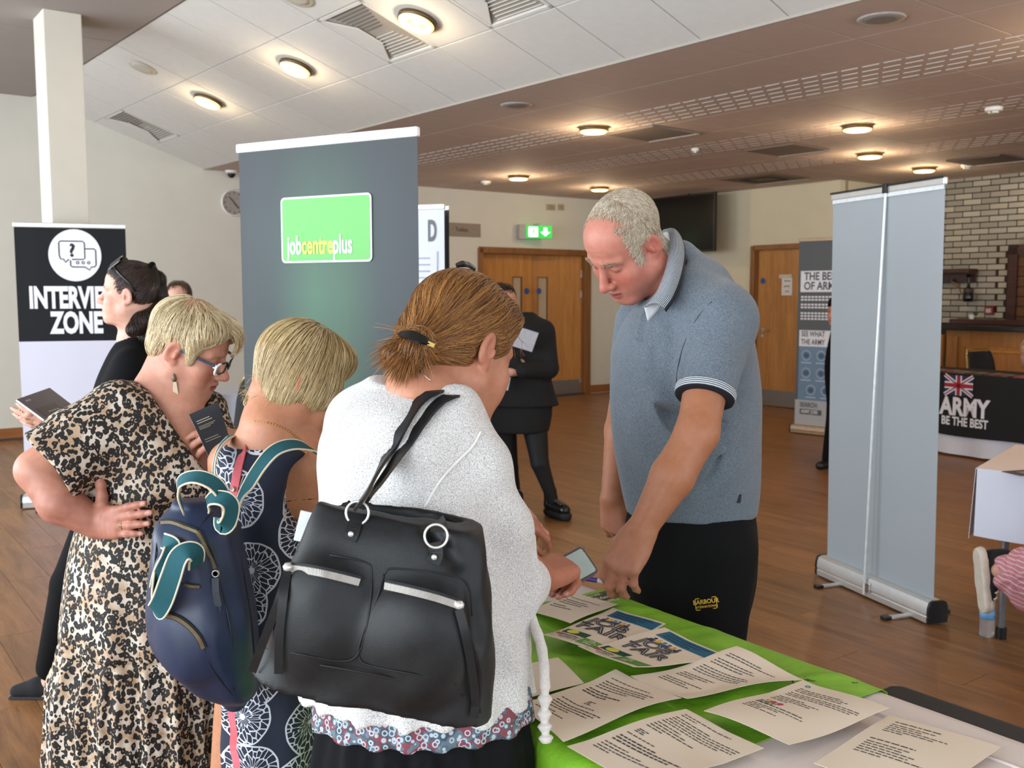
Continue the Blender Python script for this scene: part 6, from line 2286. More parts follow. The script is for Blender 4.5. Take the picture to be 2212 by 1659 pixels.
# collar
up_ = [P(1392, 664, 2.345), P(1418, 632, 2.345), P(1436, 590, 2.36), P(1446, 545, 2.40), P(1447, 512, 2.46), P(1442, 502, 2.52), P(1428, 506, 2.57)]
lo_ = [P(1436, 668, 2.30), P(1454, 640, 2.315), P(1470, 596, 2.35), P(1478, 548, 2.41), P(1472, 516, 2.48), P(1460, 502, 2.55), P(1438, 502, 2.61)]
us, ls = spline(up_, 40), spline(lo_, 40)
def collar_fn(u, v):
 a, b = us[int(round(u * 40))], ls[int(round(u * 40))]
 p = a * (1 - v) + b * v
 return p + V3(0.0, -0.012, 0.012) * math.sin(math.pi * v) * (1 - 0.3 * u)
uvgrid('collar', collar_fn, 40, 10, stripes_mat('collar_stripes', '#c9ced4', '#2b323c', 15, 1, 0.8, 0.36), shirt, 0.003)
uvgrid('collar_edge', lambda u, v: collar_fn(u, 1.0) + (V3(0.004, 0.006, -0.006)) * v, 40, 2, mat('navy_piping', '#14161f', 0.8), shirt, 0.003)
uvgrid('collar_lining', lambda u, v: us[int(round(u * 40))] * (1 - v) + (us[int(round(u * 40))] + V3(0.010, 0.012, -0.035)) * v, 40, 4, mat('white_collar_lining', '#cfd2d6', 0.8), shirt, 0.002)
for path in ([(1538, 652), (1505, 690), (1478, 745), (1464, 800), (1462, 850)],):
 ps = spline([on_surface(ssamp, P(a, b, 2.0), (0, 1, 0), -0.0003) for a, b in path], 30)
 MB().tube([Vector(p) for p in ps], 0.0022, 5).build('armhole_seam', mat('dark_seam', '#343c47', 0.9), shirt, smooth=True)
# placket, button, hem tag
pts = [on_surface(ssamp, P(px, py, 2.2), (0, 1, 0), 0.001) for px, py in ((1403, 668), (1395, 690), (1389, 712), (1386, 735))]
MB().ribbon(pts, [(-0.4, -0.9, 0)] * 4, 0.026, 0.0025).build('placket', t_sh, shirt)
bt = on_surface(ssamp, P(1387, 697, 2.2), (0, 1, 0), 0.003)
MB().lathe([(0, 0.002), (0.004, 0.002), (0.0048, 0), (0, 0)], 14, Matrix.Translation(bt) @ Vector((-0.4, -0.9, 0)).to_track_quat('Z', 'Y').to_matrix().to_4x4()).build('button', mat('pearl_button', '#d9d6cf', 0.25), shirt)
tg = on_surface(ssamp, P(1597, 1077, 2.2), (0, 1, 0), 0.001)
MB().box(tg, (0.008, 0.003, 0.022), rot=(0, 0.12, 0.3)).build('hem_tag', mat('black_tag', '#15161a', 0.7), shirt)
# trousers
St = Sdf()
St.loft(px_secs([(1362, 1624, 1075, 2.53, 0.145), (1352, 1632, 1120, 2.53, 0.155), (1350, 1634, 1180, 2.54, 0.16), (1356, 1630, 1250, 2.54, 0.155), (1372, 1612, 1340, 2.54, 0.14)]), 0.03, cap_z=0.01)
St.chain([P(1535, 1190, 2.46), V3(0.50, 2.44, 0.50), V3(0.50, 2.43, 0.06)], [0.118, 0.092, 0.075], 0.03)
St.chain([P(1430, 1190, 2.64), V3(0.375, 2.72, 0.50), V3(0.38, 2.76, 0.06)], [0.105, 0.085, 0.073], 0.03)
St.plane(P(1500, 1078, 2.5), (0, 0, 1))
St.plane(V3(0, 0, 0.035), (0, 0, -1))
St.cap(P(1475, 1120, 2.32), P(1505, 1190, 2.33), 0.010, 0.004, 0.01, 'c')
St.cap(P(1405, 1240, 2.36), P(1420, 1320, 2.36), 0.014, 0.02, 0.02, 'c')
wrinkle(St, 0.002, 30, 8, (1, 1, 0.6))
M_BLKTR = mat('black_trouser_cloth', '#0b0b0c', 0.9, spec=0.2, var=0.12, scale=200, bump=0.15, bscale=700)
trs, _, _ = garment('trousers', St, 0.0065, M_BLKTR, man, 1)
tsamp = St.sampler(0.008)
lc_ = on_surface(tsamp, P(1515, 1287, 2.1), (0, 1, 0), 0.002)
exl, eyl = nrm(V3(0.95, 0.06, 0.10)), nrm(V3(-0.12, 0.05, 1.0))
lg = MB()
lfn = lambda x, y: Vector(on_surface(tsamp, lc_ + exl * x + eyl * y + V3(0, -0.06, 0), (0, 1, 0), 0.0015, 0.12))
W_, H_ = 0.054, 0.030
rp = rrect(W_, H_, 0.004, 3)
ri = rrect(W_ - 0.0036, H_ - 0.0036, 0.003, 3)
n_ = len(rp)
lg.add([lfn(*p) for p in rp + ri], [(i, (i + 1) % n_, n_ + (i + 1) % n_, n_ + i) for i in range(n_)])
text('BARBOUR', 0.0105, 0.93, lambda x, y: lfn(x, y + 0.0045), lg, 0.03)
text('INTERNATIONAL', 0.0056, 0.88, lambda x, y: lfn(x, y - 0.0075), lg, 0.02)
lg.build('logo_print', mat('logo_yellow_thread', '#d2a63a', 0.7), trs)
for nm, c, d in (('shoe', feetL, (-0.75, -0.66)), ('shoe', feetR, (-0.75, -0.66))):
 Sx = Sdf()
 dv = V3(d[0], d[1], 0)
 Sx.cap(c + V3(0, 0, 0.0) - dv * 0.05, c + dv * 0.17 + V3(0, 0, -0.012), 0.042, 0.036, 0.02)
 Sx.plane(V3(0, 0, 0.002), (0, 0, -1))
 garment(nm, Sx, 0.006, M_BLACKP, man, 1)
# pen in his hand
pa, pb = P(1247, 1247, 2.24), P(1345, 1262, 2.19)
pd = nrm(pb - pa)
pen = empty('pen', pa)
tag(pen, 'purple and white ballpoint pen in the man\'s fingers', 'pen')
MB().tube([Vector(pd * t_) for t_ in (0, 0.006, 0.03, 0.052)], [0.0045, 0.006, 0.0062, 0.006], 12).build('barrel', mat('purple_plastic', '#43287f', 0.3), pen, smooth=True, angle=50)
MB().tube([Vector(pd * t_) for t_ in (0.052, 0.075, 0.088)], [0.0058, 0.0055, 0.005], 12).build('grip', mat('silver_plastic', '#cfd0d6', 0.3), pen, smooth=True, angle=50)
MB().tube([Vector(pd * t_) for t_ in (0.088, 0.115, 0.122)], [0.0045, 0.004, 0.001], 10).build('tip', M_CHROME, pen, smooth=True, angle=50)
def hair_volume(name, Hd, prims, cap_m, strand_m, parent, flow, n, length, carve=(), planes=(), h=0.0042, nseg=12, rad=0.00035, jitter=0.12, seed=1, depth=(-0.0015, 0.003), keep=None, shrink=0.0035, lenvar=0.4, lift=None, wave=0.0):
 S = Sdf()
 for it_ in prims:
  if it_[0] == 'e':
   S.ell(Hd.w(*it_[1]), np.array(it_[2]) * Hd.s, Hd.R, it_[3] if len(it_) > 3 else 0.02)
  elif it_[0] == 'c':
   S.cap(Hd.w(*it_[1]), Hd.w(*it_[2]), it_[3] * Hd.s, it_[4] * Hd.s, it_[5] if len(it_) > 5 else 0.02)
 for it_ in carve:
  if it_[0] == 'e':
   S.ell(Hd.w(*it_[1]), np.array(it_[2]) * Hd.s, Hd.R, it_[3] if len(it_) > 3 else 0.01, 'c')
 for p0, nn in planes:
  S.plane(Hd.w(*p0), Hd.d(*nn))
 samp = Samp(*S.grid(0.005))
 V, Q = S.mesh(h)
 V = smooth_mesh(V, Q, 1)
 roots = surf_sample(V, Q, n, seed, (lambda p: keep(Hd.loc(p)).astype(float)) if keep else None)
 g = samp.grad(V)
 Vs = V - g * shrink
 me = fast_mesh(name, Vs, Q)
 me.materials.append(cap_m)
 o = bpy.data.objects.new(name, me)
 COL.objects.link(o)
 o.parent = parent
 fl = (lambda P_: (flow(Hd.loc(P_)) @ Hd.R.T))
 strands('hair_strands', strand_m, o, roots, fl, samp, nseg, length * Hd.s, depth, rad, jitter, seed, lenvar, lift)
 return o, samp
def flyaways(parent, m, samp, roots, dirs, length, n, seed=1, rad=0.00022):
 r = np.random.default_rng(seed)
 out = np.zeros((n, 7, 3))
 i = r.integers(0, len(roots), n)
 p = roots[i].copy()
 d = dirs[i] + r.normal(size=(n, 3)) * 0.6
 d /= np.linalg.norm(d, axis=1)[:, None]
 cur = r.normal(size=(n, 3)) * 0.25
 out[:, 0] = p
 for k in range(6):
  d = d + cur * 0.35 + V3(0, 0, -0.12)
  d /= np.linalg.norm(d, axis=1)[:, None]
  p = p + d * (length / 6) * (0.5 + r.random((n, 1)) * 0.2)
  out[:, k + 1] = p
 hair_object('flyaway_strands', m, parent, out, rad, seed)
# ================================================================== PERSON: woman in the leopard print dress
H2 = Head(frame((0.885, 0.0, -0.455), (0.47, -0.20, 0.85)), (-0.805, 2.423, 1.349), 0.94)
B = Sdf()
H2.build(B, jaw=0.95, nose=1.05, full=1.10, chin2=1.25, ears=(0, 1))
nb2 = P(348, 855, 2.42)
B.cap(H2.w(0, -0.03, -0.05), nb2, 0.056, 0.070, 0.03)
B.cap(H2.w(0, 0.02, -0.085), P(385, 880, 2.40), 0.045, 0.06, 0.03)
B.loft(px_secs([(300, 395, 845, 2.43, 0.07), (268, 425, 890, 2.42, 0.10), (262, 452, 950, 2.40, 0.115), (270, 462, 1010, 2.39, 0.12), (240, 430, 1100, 2.38, 0.10), (210, 430, 1180, 2.38, 0.11)]), 0.035)
S2, E2, W2 = P(258, 895, 2.33), P(80, 1015, 2.24), P(207, 1132, 2.235)
B.chain([S2, E2], [0.056, 0.048], 0.03)
B.chain([E2, P(130, 1085, 2.22), W2], [0.046, 0.049, 0.034], 0.015)
L2s, L2e, L2w = P(425, 895, 2.55), P(560, 1060, 2.62), P(535, 955, 2.40)
B.chain([L2s, L2e, L2w], [0.05, 0.042, 0.030], 0.03)
h2 = Hand(W2, P(300, 1122, 2.165) - W2, (0.22, -0.95, 0.15), -1, 0.92)
h2.build(B, [(2, 12, 8), (4, 10, 8), (4, 10, 8), (6, 12, 8)], thumb=((0.95, 0.25, 0.0), (0.95, 0.12, 0.05), (0.9, -0.1, 0.05)), spread=(0.09, 0.03, -0.03, -0.10), fat=1.15)
h2b = Hand(L2w, P(470, 945, 2.335) - L2w, (0.2, -0.6, 0.75), 1, 0.88)
h2b.build(B, [(20, 25, 15), (25, 40, 20), (30, 40, 20), (35, 40, 20)], thumb=((0.3, 0.9, -0.3), (0.1, 0.95, -0.25), (0.0, 0.95, -0.3)), fat=1.1)
ft2 = [(V3(-0.93, 2.30, 0.04)), (V3(-0.75, 2.45, 0.04))]
for f_ in ft2:
 B.chain([P(320, 1200, 2.37) + V3((f_[0] + 0.84) * 0.8, 0, 0), f_ + V3(0, 0, 0.4), f_], [0.085, 0.055, 0.035], 0.03)
 B.cap(f_, f_ + V3(0.13, 0.05, -0.012), 0.035, 0.026, 0.015)
lo0, hi0 = B.bounds()
hc = H2.c
V, Q = join_boxes(B, [(0.0030, hc - V3(0.16, 0.19, 0.17), hc + 0.19), (0.0042, np.array([lo0[0], lo0[1], 0.78]), np.array([hi0[0], hi0[1], hc[2] - 0.165])), (0.009, lo0, np.array([hi0[0], hi0[1], 0.79]))])
# band of shoulder left of the head box
V2_, Q2_ = B.mesh(0.0045, np.array([lo0[0], lo0[1], hc[2] - 0.17]), np.array([hc[0] - 0.155, hi0[1], hc[2] + 0.19]))
if len(Q2_):
 Q = np.concatenate([Q, Q2_ + len(V)])
 V = np.concatenate([V, V2_])
V = smooth_mesh(V, Q, 1, 0.4)
cols = H2.colors(V, '#c08a74', '#9c564e', '#bb6c5e', '#a08466', 0.25, 0.6, 0.55)
arm = np.clip((1.12 - V[:, 2]) / 0.1, 0, 1)[:, None]
nz_ = (0.5 + 0.5 * vnoise(V, 160, 3))[:, None]
cols = cols * (1 - arm) + (np.array(srgb('#ad7764')[:3]) * (1 - nz_ * 0.35) + np.array(srgb('#925443')[:3]) * nz_ * 0.35) * arm
cols = h2.colors(V, cols)
leo = person('person', 'woman in leopard print dress and glasses with a hand on her hip', V, Q, cols)
# leopard dress
t = NT('leopard_print_viscose')
co = t.coords()
nd = t.noise(28, 2, co)
cd = t.vmath('ADD', co, t.vmath('SCALE', nd.outputs[1]).outputs[0])
t.t.nodes[-1]
for nn in t.t.nodes:
 if nn.bl_idname == 'ShaderNodeVectorMath' and nn.operation == 'SCALE':
  nn.inputs[3].default_value = 0.012
vo = t.n('ShaderNodeTexVoronoi', feature='F1')
vo.inputs['Scale'].default_value = 84
vo.inputs['Randomness'].default_value = 0.9
t.l(t.mapping(cd.outputs[0], (1.15, 1.0, 0.85), (0, 0.5, 0)), vo.inputs['Vector'])
n2 = t.noise(95, 2, co)
n3 = t.noise(11, 2, co)
ring = t.math('MULTIPLY', t.math('LESS_THAN', vo.outputs['Distance'], t.math('MULTIPLY_ADD', n2.outputs[0], 0.75, 0.19)), t.math('GREATER_THAN', t.math('ADD', vo.outputs['Distance'], t.math('MULTIPLY', n2.outputs[0], 0.5)), 0.37))
ctr = t.math('LESS_THAN', vo.outputs['Distance'], 0.25)
basec = t.ramp(n3.outputs[0], [(0.36, srgb('#cfc3b4')), (0.50, srgb('#ad8e6f')), (0.64, srgb('#cbbfb0'))])
c1 = t.mix(t.math('MULTIPLY', ctr, 0.75), basec, srgb('#9a7c60'))
t.base(t.mix(ring, c1, srgb('#171412')))
t.setv('Roughness', 0.75)
nb3 = t.noise(700, 2, co)
t.bump(nb3.outputs[0], 0.1, 0.002)
M_LEO = t.m
D2 = Sdf()
D2.loft(px_secs([(296, 372, 822, 2.44, 0.06), (245, 405, 860, 2.42, 0.11), (215, 440, 905, 2.41, 0.135), (205, 466, 960, 2.40, 0.15), (196, 472, 1030, 2.39, 0.155), (188, 462, 1090, 2.38, 0.15), (168, 468, 1150, 2.38, 0.16), (150, 495, 1240, 2.38, 0.18), (138, 508, 1340, 2.38, 0.19), (130, 515, 1432, 2.38, 0.195), (120, 522, 1455, 2.38, 0.205), (112, 530, 1550, 2.38, 0.21), (104, 540, 1700, 2.38, 0.22), (98, 548, 1860, 2.38, 0.225)]), 0.03, cap_z=0.006)
hem2 = P(112, 1005, 2.23)
dS = nrm(E2 - S2)
D2.cap(S2 + V3(0.01, 0, 0.0), hem2, 0.082, 0.094, 0.05)
D2.mod(lambda X, Y, Z, D, p=hem2, n=dS: np.where(np.sqrt((X - p[0]) ** 2 + (Y - p[1]) ** 2 + (Z - p[2]) ** 2) < 0.17, np.maximum(D, (X - p[0]) * n[0] + (Y - p[1]) * n[1] + (Z - p[2]) * n[2]), D))
# draped folds: strong vertical flutes in the skirt and below the tier seam, soft diagonals in the bodice
zt_ = P(320, 1440, 2.2)[2]
ax2 = P(320, 1400, 2.38)
def leo_folds(X, Y, Z, D):
 an = np.arctan2(Y - ax2[1], X - ax2[0])
 zz = Z + 0 * an
 sk = np.clip((P(300, 1180, 2.3)[2] - zz) / 0.25, 0, 1)
 low = np.clip((zt_ - zz) / 0.02, 0, 1)
 f = 0.006 * sk * (np.sin(an * 9 + 2.0 * zz) + 0.6 * np.sin(an * 17 + 1.0)) + low * (0.006 * np.sin(an * 23 + 3 * zz) + 0.004 * np.sin(an * 41))
 seam = 0.010 * np.exp(-((zz - zt_) / 0.006) ** 2)
 up = np.clip((zz - P(300, 1130, 2.3)[2]) / 0.05, 0, 1)
 f2 = 0.004 * up * (np.sin(38 * (X * 0.7 - zz * 0.8)) + 0.7 * np.sin(61 * (X * 0.3 + zz) + 20 * Y))
 cin = 0.012 * np.exp(-((zz - P(300, 1092, 2.3)[2]) / 0.02) ** 2)
 return D + f + seam + f2 + cin * 0.6
D2.mod(leo_folds)
pn0 = P(352, 895, 2.28)
nn2 = nrm(np.array([0.80, 0.28, 0.53]))
D2.mod(lambda X, Y, Z, D: np.where(Z > 1.0, np.maximum(D, (X - pn0[0]) * nn2[0] + (Y - pn0[1]) * nn2[1] + (Z - pn0[2]) * nn2[2]), D))
D2.cap(H2.w(0, -0.03, -0.05), nb2, 0.060, 0.072, 0.004, 'c')
dress2, _, _ = garment('leopard_dress', D2, 0.0058, M_LEO, leo, 1)
Dx = Sdf().chain([P(428, 850, 2.55), P(455, 880, 2.52), P(470, 940, 2.50), P(466, 1010, 2.46)], [0.03, 0.04, 0.045, 0.05], 0.02)
garment('far_neckline', Dx, 0.006, M_LEO, leo, 1)
# short layered blonde hair
hb_cap = cap_mat('dark_blonde_underlayer', '#7d6a4c', '#a08a64')
hb = hair_mat('ash_blonde_hair', '#9c8660', '#cbb58c', '#ebdcb9', 0.38)
crown2 = V3(-0.005, -0.045, 0.13)
def flow2(q):
 d = q - crown2
 d[:, 2] -= 0.02
 front = np.clip((q[:, 1] - 0.02) / 0.05, 0, 1)[:, None]
 return d / (np.linalg.norm(d, axis=1)[:, None] + 1e-6) + np.array([0, 0.0, -0.75]) + front * np.array([0.25, 0.3, -0.2])
hair2, hs2 = hair_volume('hair', H2, [('e', (0, -0.020, 0.045), (0.082, 0.098, 0.082)), ('e', (0, -0.062, -0.010), (0.066, 0.046, 0.060)), ('e', (0.03, 0.045, 0.078), (0.05, 0.045, 0.038)), ('e', (-0.025, 0.055, 0.072), (0.05, 0.045, 0.04)), ('c', (0.070, 0.028, 0.045), (0.073, 0.034, -0.005), 0.016, 0.008)],
       hb_cap, hb, leo, flow2, 5200, 0.075,
       carve=[('e', (0.02, 0.112, -0.015), (0.085, 0.078, 0.100), 0.015), ('e', (0.09, 0.0, -0.025), (0.03, 0.032, 0.042), 0.012), ('e', (0, 0.05, -0.09), (0.09, 0.10, 0.075), 0.015)],
       planes=[((0, -0.06, -0.072), (0, 0.25, -1))], seed=5, rad=0.00042, jitter=0.22, depth=(-0.002, 0.006))
# fringe lock over the brow
lock = []
for k in range(200):
 a = RNG.random()
 p0 = V3(-0.02 + 0.045 * a, 0.055 + 0.02 * RNG.random(), 0.118 - 0.02 * a)
 p3 = V3(-0.030 + 0.035 * a + RNG.normal() * 0.006, 0.112 + RNG.normal() * 0.004, 0.035 + RNG.normal() * 0.010 + 0.01 * a)
 p1 = p0 + V3(0, 0.045, 0.002)
 p2 = p3 + V3(0, 0.012, 0.03)
 ts_ = np.linspace(0, 1, 9)[:, None]
 c_ = (1 - ts_) ** 3 * p0 + 3 * (1 - ts_) ** 2 * ts_ * p1 + 3 * (1 - ts_) * ts_ ** 2 * p2 + ts_ ** 3 * p3
 lock.append([H2.w(*q) for q in c_])
hair_object('fringe', hb, leo, np.array(lock), 0.0004, 9)
# glasses
gl = MB()
glw = MB()
for sx in (1, -1):
 rp = rrect(0.049, 0.032, 0.011, 5)
 ring_ = []
 for (a, b) in rp + rp[:1]:
  ring_.append(H2.w(sx * (0.0335 + a), 0.112 - 1.6 * (a if a > 0 else 0) * 0.25, 0.000 + b - 0.12 * 0))
 gl.tube([Vector(p) for p in ring_], 0.0021, 6, False)
gl.tube([Vector(H2.w(x, 0.114, 0.006 + 0.003 * math.cos(x * 90))) for x in (-0.010, -0.005, 0, 0.005, 0.010)], 0.002, 6)
gl.build('glasses_frame', mat('black_acetate', '#141416', 0.25), leo, smooth=True)
for sx in (1, -1):
 MB().ribbon([Vector(H2.w(sx * 0.0605, 0.104 - k, 0.008 - 0.6 * k * 0 - 0.004 * abs(k) * 0)) for k in (0, 0.01)], [Vector(H2.d(sx, 0, 0))] * 2, 0.010, 0.003).build('frame_corner', mat('white_acetate', '#dfe3e6', 0.25), leo)
 MB().ribbon([Vector(H2.w(sx * x_, y_, z_)) for x_, y_, z_ in ((0.0615, 0.098, 0.010), (0.070, 0.06, 0.012), (0.077, 0.02, 0.013), (0.079, -0.005, 0.010))], [Vector(H2.d(sx, 0.1, 0))] * 4, 0.0065, 0.003).build('glasses_temple', mat('petrol_acetate', '#33495a', 0.25), leo)
 ln = MB()
 poly = rrect(0.046, 0.029, 0.010, 4)
 ln.add([H2.w(sx * (0.0335 + a), 0.1118 - 0.4 * max(a, 0), b) for a, b in poly], [tuple(range(len(poly)))])
 t = NT('spectacle_lens')
 t.base((0.9, 0.92, 0.92, 1))
 t.setv('Roughness', 0.03)
 t.setv('Alpha', 0.16)
 ln.build('lens', t.m, leo)
# white outer side of the near lens rim
rp = [q for q in rrect(0.0505, 0.0335, 0.0115, 5) if q[0] > 0.012]
MB().tube([Vector(H2.w(0.0335 + a, 0.1125 - 0.4 * a, b)) for a, b in sorted(rp, key=lambda q: math.atan2(q[1], q[0] - 0.01))], 0.0030, 6).build('frame_side', MATS['white_acetate'], leo, smooth=True)
# earring, ring
ep = H2.w(0.080, 0.004, -0.040)
MB().tube([Vector(ep), Vector(ep + V3(0.002, 0, -0.010))], 0.0008, 6).build('earring_hook', M_CHROME, leo)
MB().lathe([(0, 0.022), (0.004, 0.016), (0.006, 0.006), (0.003, 0), (0, 0)], 10, Matrix.Translation(Vector(ep + V3(0.003, 0, -0.034)))).build('earring_bead', mat('bronze_earring', '#6b5a48', 0.45, 0.3), leo, smooth=True)
MB().prism([(-0.004, 0), (0.004, 0), (0.008, -0.03), (-0.006, -0.032)], 0.002, Matrix.Translation(Vector(ep + V3(0.005, 0.0, -0.034))) @ Matrix.Rotation(math.pi / 2, 4, 'X')).build('earring_drop', mat('pale_bronze_earring', '#a08a74', 0.4, 0.4), leo)
rj = h2.joints[2]
rc_ = rj[0] * 0.55 + rj[1] * 0.45
rd_ = Vector(rj[1] - rj[0]).normalized()
MB().lathe([(0.0098, -0.0012), (0.0108, 0), (0.0098, 0.0012), (0.0092, 0), (0.0098, -0.0012)], 20, Matrix.Translation(Vector(rc_)) @ rd_.to_track_quat('Z', 'Y').to_matrix().to_4x4()).build('ring', mat('gold_ring', '#caa55e', 0.2, 0.9), leo, smooth=True)
MB().lathe([(0, -0.002), (0.0025, 0), (0, 0.002)], 8, Matrix.Translation(Vector(rc_ + h2.A[:, 2] * 0.0115))).build('ring_stone', M_CHROME, leo)
for f_ in ft2:
 Sx = Sdf().cap(f_ - V3(0.04, 0.02, 0.005), f_ + V3(0.14, 0.05, -0.015), 0.040, 0.032, 0.02)
 Sx.plane(V3(0, 0, 0.003), (0, 0, -1))
 Sx.plane(f_ + V3(0, 0, 0.02), (0, 0, 1))
 garment('shoe', Sx, 0.007, M_BLACKP, leo, 1)
# dark booklet held against her chest
bk = [P(408, 896, 2.262), P(471, 868, 2.29), P(503, 968, 2.285), P(452, 990, 2.245)]
c_ = sum(bk) / 4
bko = empty('dark_booklet', c_)
tag(bko, 'dark slate booklet held by the woman in the leopard print dress', 'booklet')
bn = nrm(np.cross(bk[1] - bk[0], bk[3] - bk[0]))
bn = bn if bn[1] < 0 else -bn
def bkf(u, v, off=0.0):
 p = (bk[0] * (1 - u) + bk[1] * u) * (1 - v) + (bk[3] * (1 - u) + bk[2] * u) * v
 return Vector(p - c_ + bn * (off + 0.010 * math.sin(math.pi * v) * (1 - u)))
MB().sheet(lambda u, v: bkf(u, v, -0.002), 12, 12, 0.004, tuple(bn)).build('pages', mat('booklet_pages', '#c9c6c0', 0.7), bko, smooth=True, angle=40)
MB().sheet(lambda u, v: bkf(u, v, 0.0014), 12, 12, 0.0012, tuple(bn)).build('cover', mat('slate_cover', '#23262e', 0.5, var=0.05), bko, smooth=True, angle=40)
tx = MB()
for y0_, w_, hh_ in ((0.20, 0.42, 0.018), (0.25, 0.52, 0.018), (0.33, 0.55, 0.009), (0.36, 0.5, 0.009), (0.39, 0.35, 0.009), (0.62, 0.5, 0.012), (0.67, 0.58, 0.012)):
 x_ = 0.12
 while x_ < 0.12 + w_:
  tx.add([bkf(x_, y0_, 0.0026), bkf(x_ + 0.055, y0_, 0.0026), bkf(x_ + 0.055, y0_ + hh_, 0.0026), bkf(x_, y0_ + hh_, 0.0026)], [(0, 3, 2, 1)])
  x_ += 0.066
tag(tx.build('cover_lettering', mat('booklet_gold_print', '#b5ab90', 0.6), bko), kind='stuff')
# ================================================================== PERSON: woman with the blonde bob and backpack
H3 = Head(frame((0.756, 0.468, -0.457), (0.386, 0.245, 0.889)), (-0.463, 2.078, 1.293), 0.98)
B = Sdf()
H3.build(B, jaw=0.95, nose=0.95, full=1.06, chin2=1.0)
nb3_ = P(585, 935, 2.03)
B.cap(H3.w(0, -0.03, -0.05), nb3_, 0.055, 0.066, 0.03)
B.loft(px_secs([(540, 640, 918, 2.03, 0.07), (490, 682, 965, 2.04, 0.092), (482, 690, 1020, 2.05, 0.098), (490, 665, 1120, 2.05, 0.095), (510, 640, 1250, 2.05, 0.08), (520, 640, 1400, 2.05, 0.08)]), 0.035)
S3, E3, W3 = P(668, 1000, 2.03), P(690, 1185, 2.08), P(820, 1200, 2.25)
B.chain([S3, E3, W3], [0.056, 0.043, 0.03], 0.03)
S3l, E3l = P(500, 1000, 2.08), P(500, 1180, 2.18)
B.chain([S3l, E3l, P(600, 1200, 2.30)], [0.05, 0.04, 0.03], 0.03)
h3 = Hand(W3, V3(0.8, 0.6, 0), (0, 0, 1), -1, 0.9)
h3.build(B, [(20, 25, 15)] * 4)
ft3 = [V3(-0.60, 1.98, 0.04), V3(-0.45, 2.12, 0.04)]
for f_ in ft3:
 B.chain([P(580, 1400, 2.02) + V3((f_[0] + 0.52) * 0.7, 0, 0), f_ + V3(0, 0, 0.38), f_], [0.05, 0.045, 0.034], 0.03)
 B.cap(f_, f_ + V3(0.11, 0.08, -0.012), 0.034, 0.025, 0.015)
lo0, hi0 = B.bounds()
hc = H3.c
V, Q = join_boxes(B, [(0.0036, np.array([lo0[0], lo0[1], hc[2] - 0.24]), hc + 0.19), (0.006, np.array([lo0[0], lo0[1], 0.8]), np.array([hi0[0], hi0[1], hc[2] - 0.235])), (0.010, lo0, np.array([hi0[0], hi0[1], 0.81]))])
V = smooth_mesh(V, Q, 1, 0.4)
cols = H3.colors(V, '#b67e60', '#9c564e', '#c07060', '#a08466', 0.3, 0.6, 0.3)
cols[:, :] = np.where((V[:, 2] < hc[2] - 0.12)[:, None], np.array(srgb('#b27b5b')[:3]), cols)
blo = person('person', 'woman with a blonde bob seen from behind wearing a navy floral dress', V, Q, cols)
bsamp = Samp(*B.grid(0.007))
# navy dress with white leaf rosettes
t = NT('navy_lily_pad_print')
co = t.coords()
sp = t.n('ShaderNodeSeparateXYZ')
t.l(co, sp.inputs[0])
cb = t.n('ShaderNodeCombineXYZ')
t.l(t.math('ADD', sp.outputs[0], t.math('MULTIPLY', sp.outputs[1], 0.35)), cb.inputs[0])
t.l(sp.outputs[2], cb.inputs[1])
nd = t.noise(14, 2, co)
c2d = t.vmath('ADD', cb.outputs[0], t.vmath('SCALE', nd.outputs[1]).outputs[0]).outputs[0]
for nn in t.t.nodes:
 if nn.bl_idname == 'ShaderNodeVectorMath' and nn.operation == 'SCALE':
  nn.inputs[3].default_value = 0.016
SCV = 8.6
vo = t.n('ShaderNodeTexVoronoi', feature='F1', voronoi_dimensions='2D')
vo.inputs['Scale'].default_value = SCV
vo.inputs['Randomness'].default_value = 0.62
t.l(c2d, vo.inputs['Vector'])
ctr = vo.outputs['Position']
dv = t.vmath('SUBTRACT', c2d, ctr)
s2 = t.n('ShaderNodeSeparateXYZ')
t.l(dv.outputs[0], s2.inputs[0])
ang_ = t.math('ARCTAN2', s2.outputs[1], s2.outputs[0])
rad_ = t.math('MULTIPLY', t.math('SQRT', t.math('ADD', t.math('MULTIPLY', s2.outputs[0], s2.outputs[0]), t.math('MULTIPLY', s2.outputs[1], s2.outputs[1]))), SCV)
cb2 = t.n('ShaderNodeCombineXYZ')
t.l(t.math('MULTIPLY', ang_, 4.6), cb2.inputs[0])
t.l(t.math('MULTIPLY', rad_, 5.6), cb2.inputs[1])
v2 = t.n('ShaderNodeTexVoronoi', feature='DISTANCE_TO_EDGE', voronoi_dimensions='2D')
v2.inputs['Scale'].default_value = 1.0
v2.inputs['Randomness'].default_value = 0.95
pc2 = t.vmath('ADD', cb2.outputs[0], t.vmath('MULTIPLY', ctr, (57.0, 83.0, 0)).outputs[0])
t.l(pc2.outputs[0], v2.inputs['Vector'])
vein = t.math('LESS_THAN', v2.outputs['Distance'], 0.085)
rim = t.math('MULTIPLY', t.math('GREATER_THAN', rad_, 0.480), t.math('LESS_THAN', rad_, 0.512))
core = t.math('LESS_THAN', rad_, 0.045)
pad = t.math('LESS_THAN', rad_, 0.50)
wh = t.math('MULTIPLY', pad, t.math('MAXIMUM', vein, core))
wh = t.math('MAXIMUM', wh, rim)
t.base(t.mix(wh, srgb('#1b2236'), srgb('#c9cbd4')))
t.setv('Roughness', 0.8)
t.bump(t.noise(500, 2, co).outputs[0], 0.08, 0.002)
M_NAVY = t.m
D3 = Sdf()
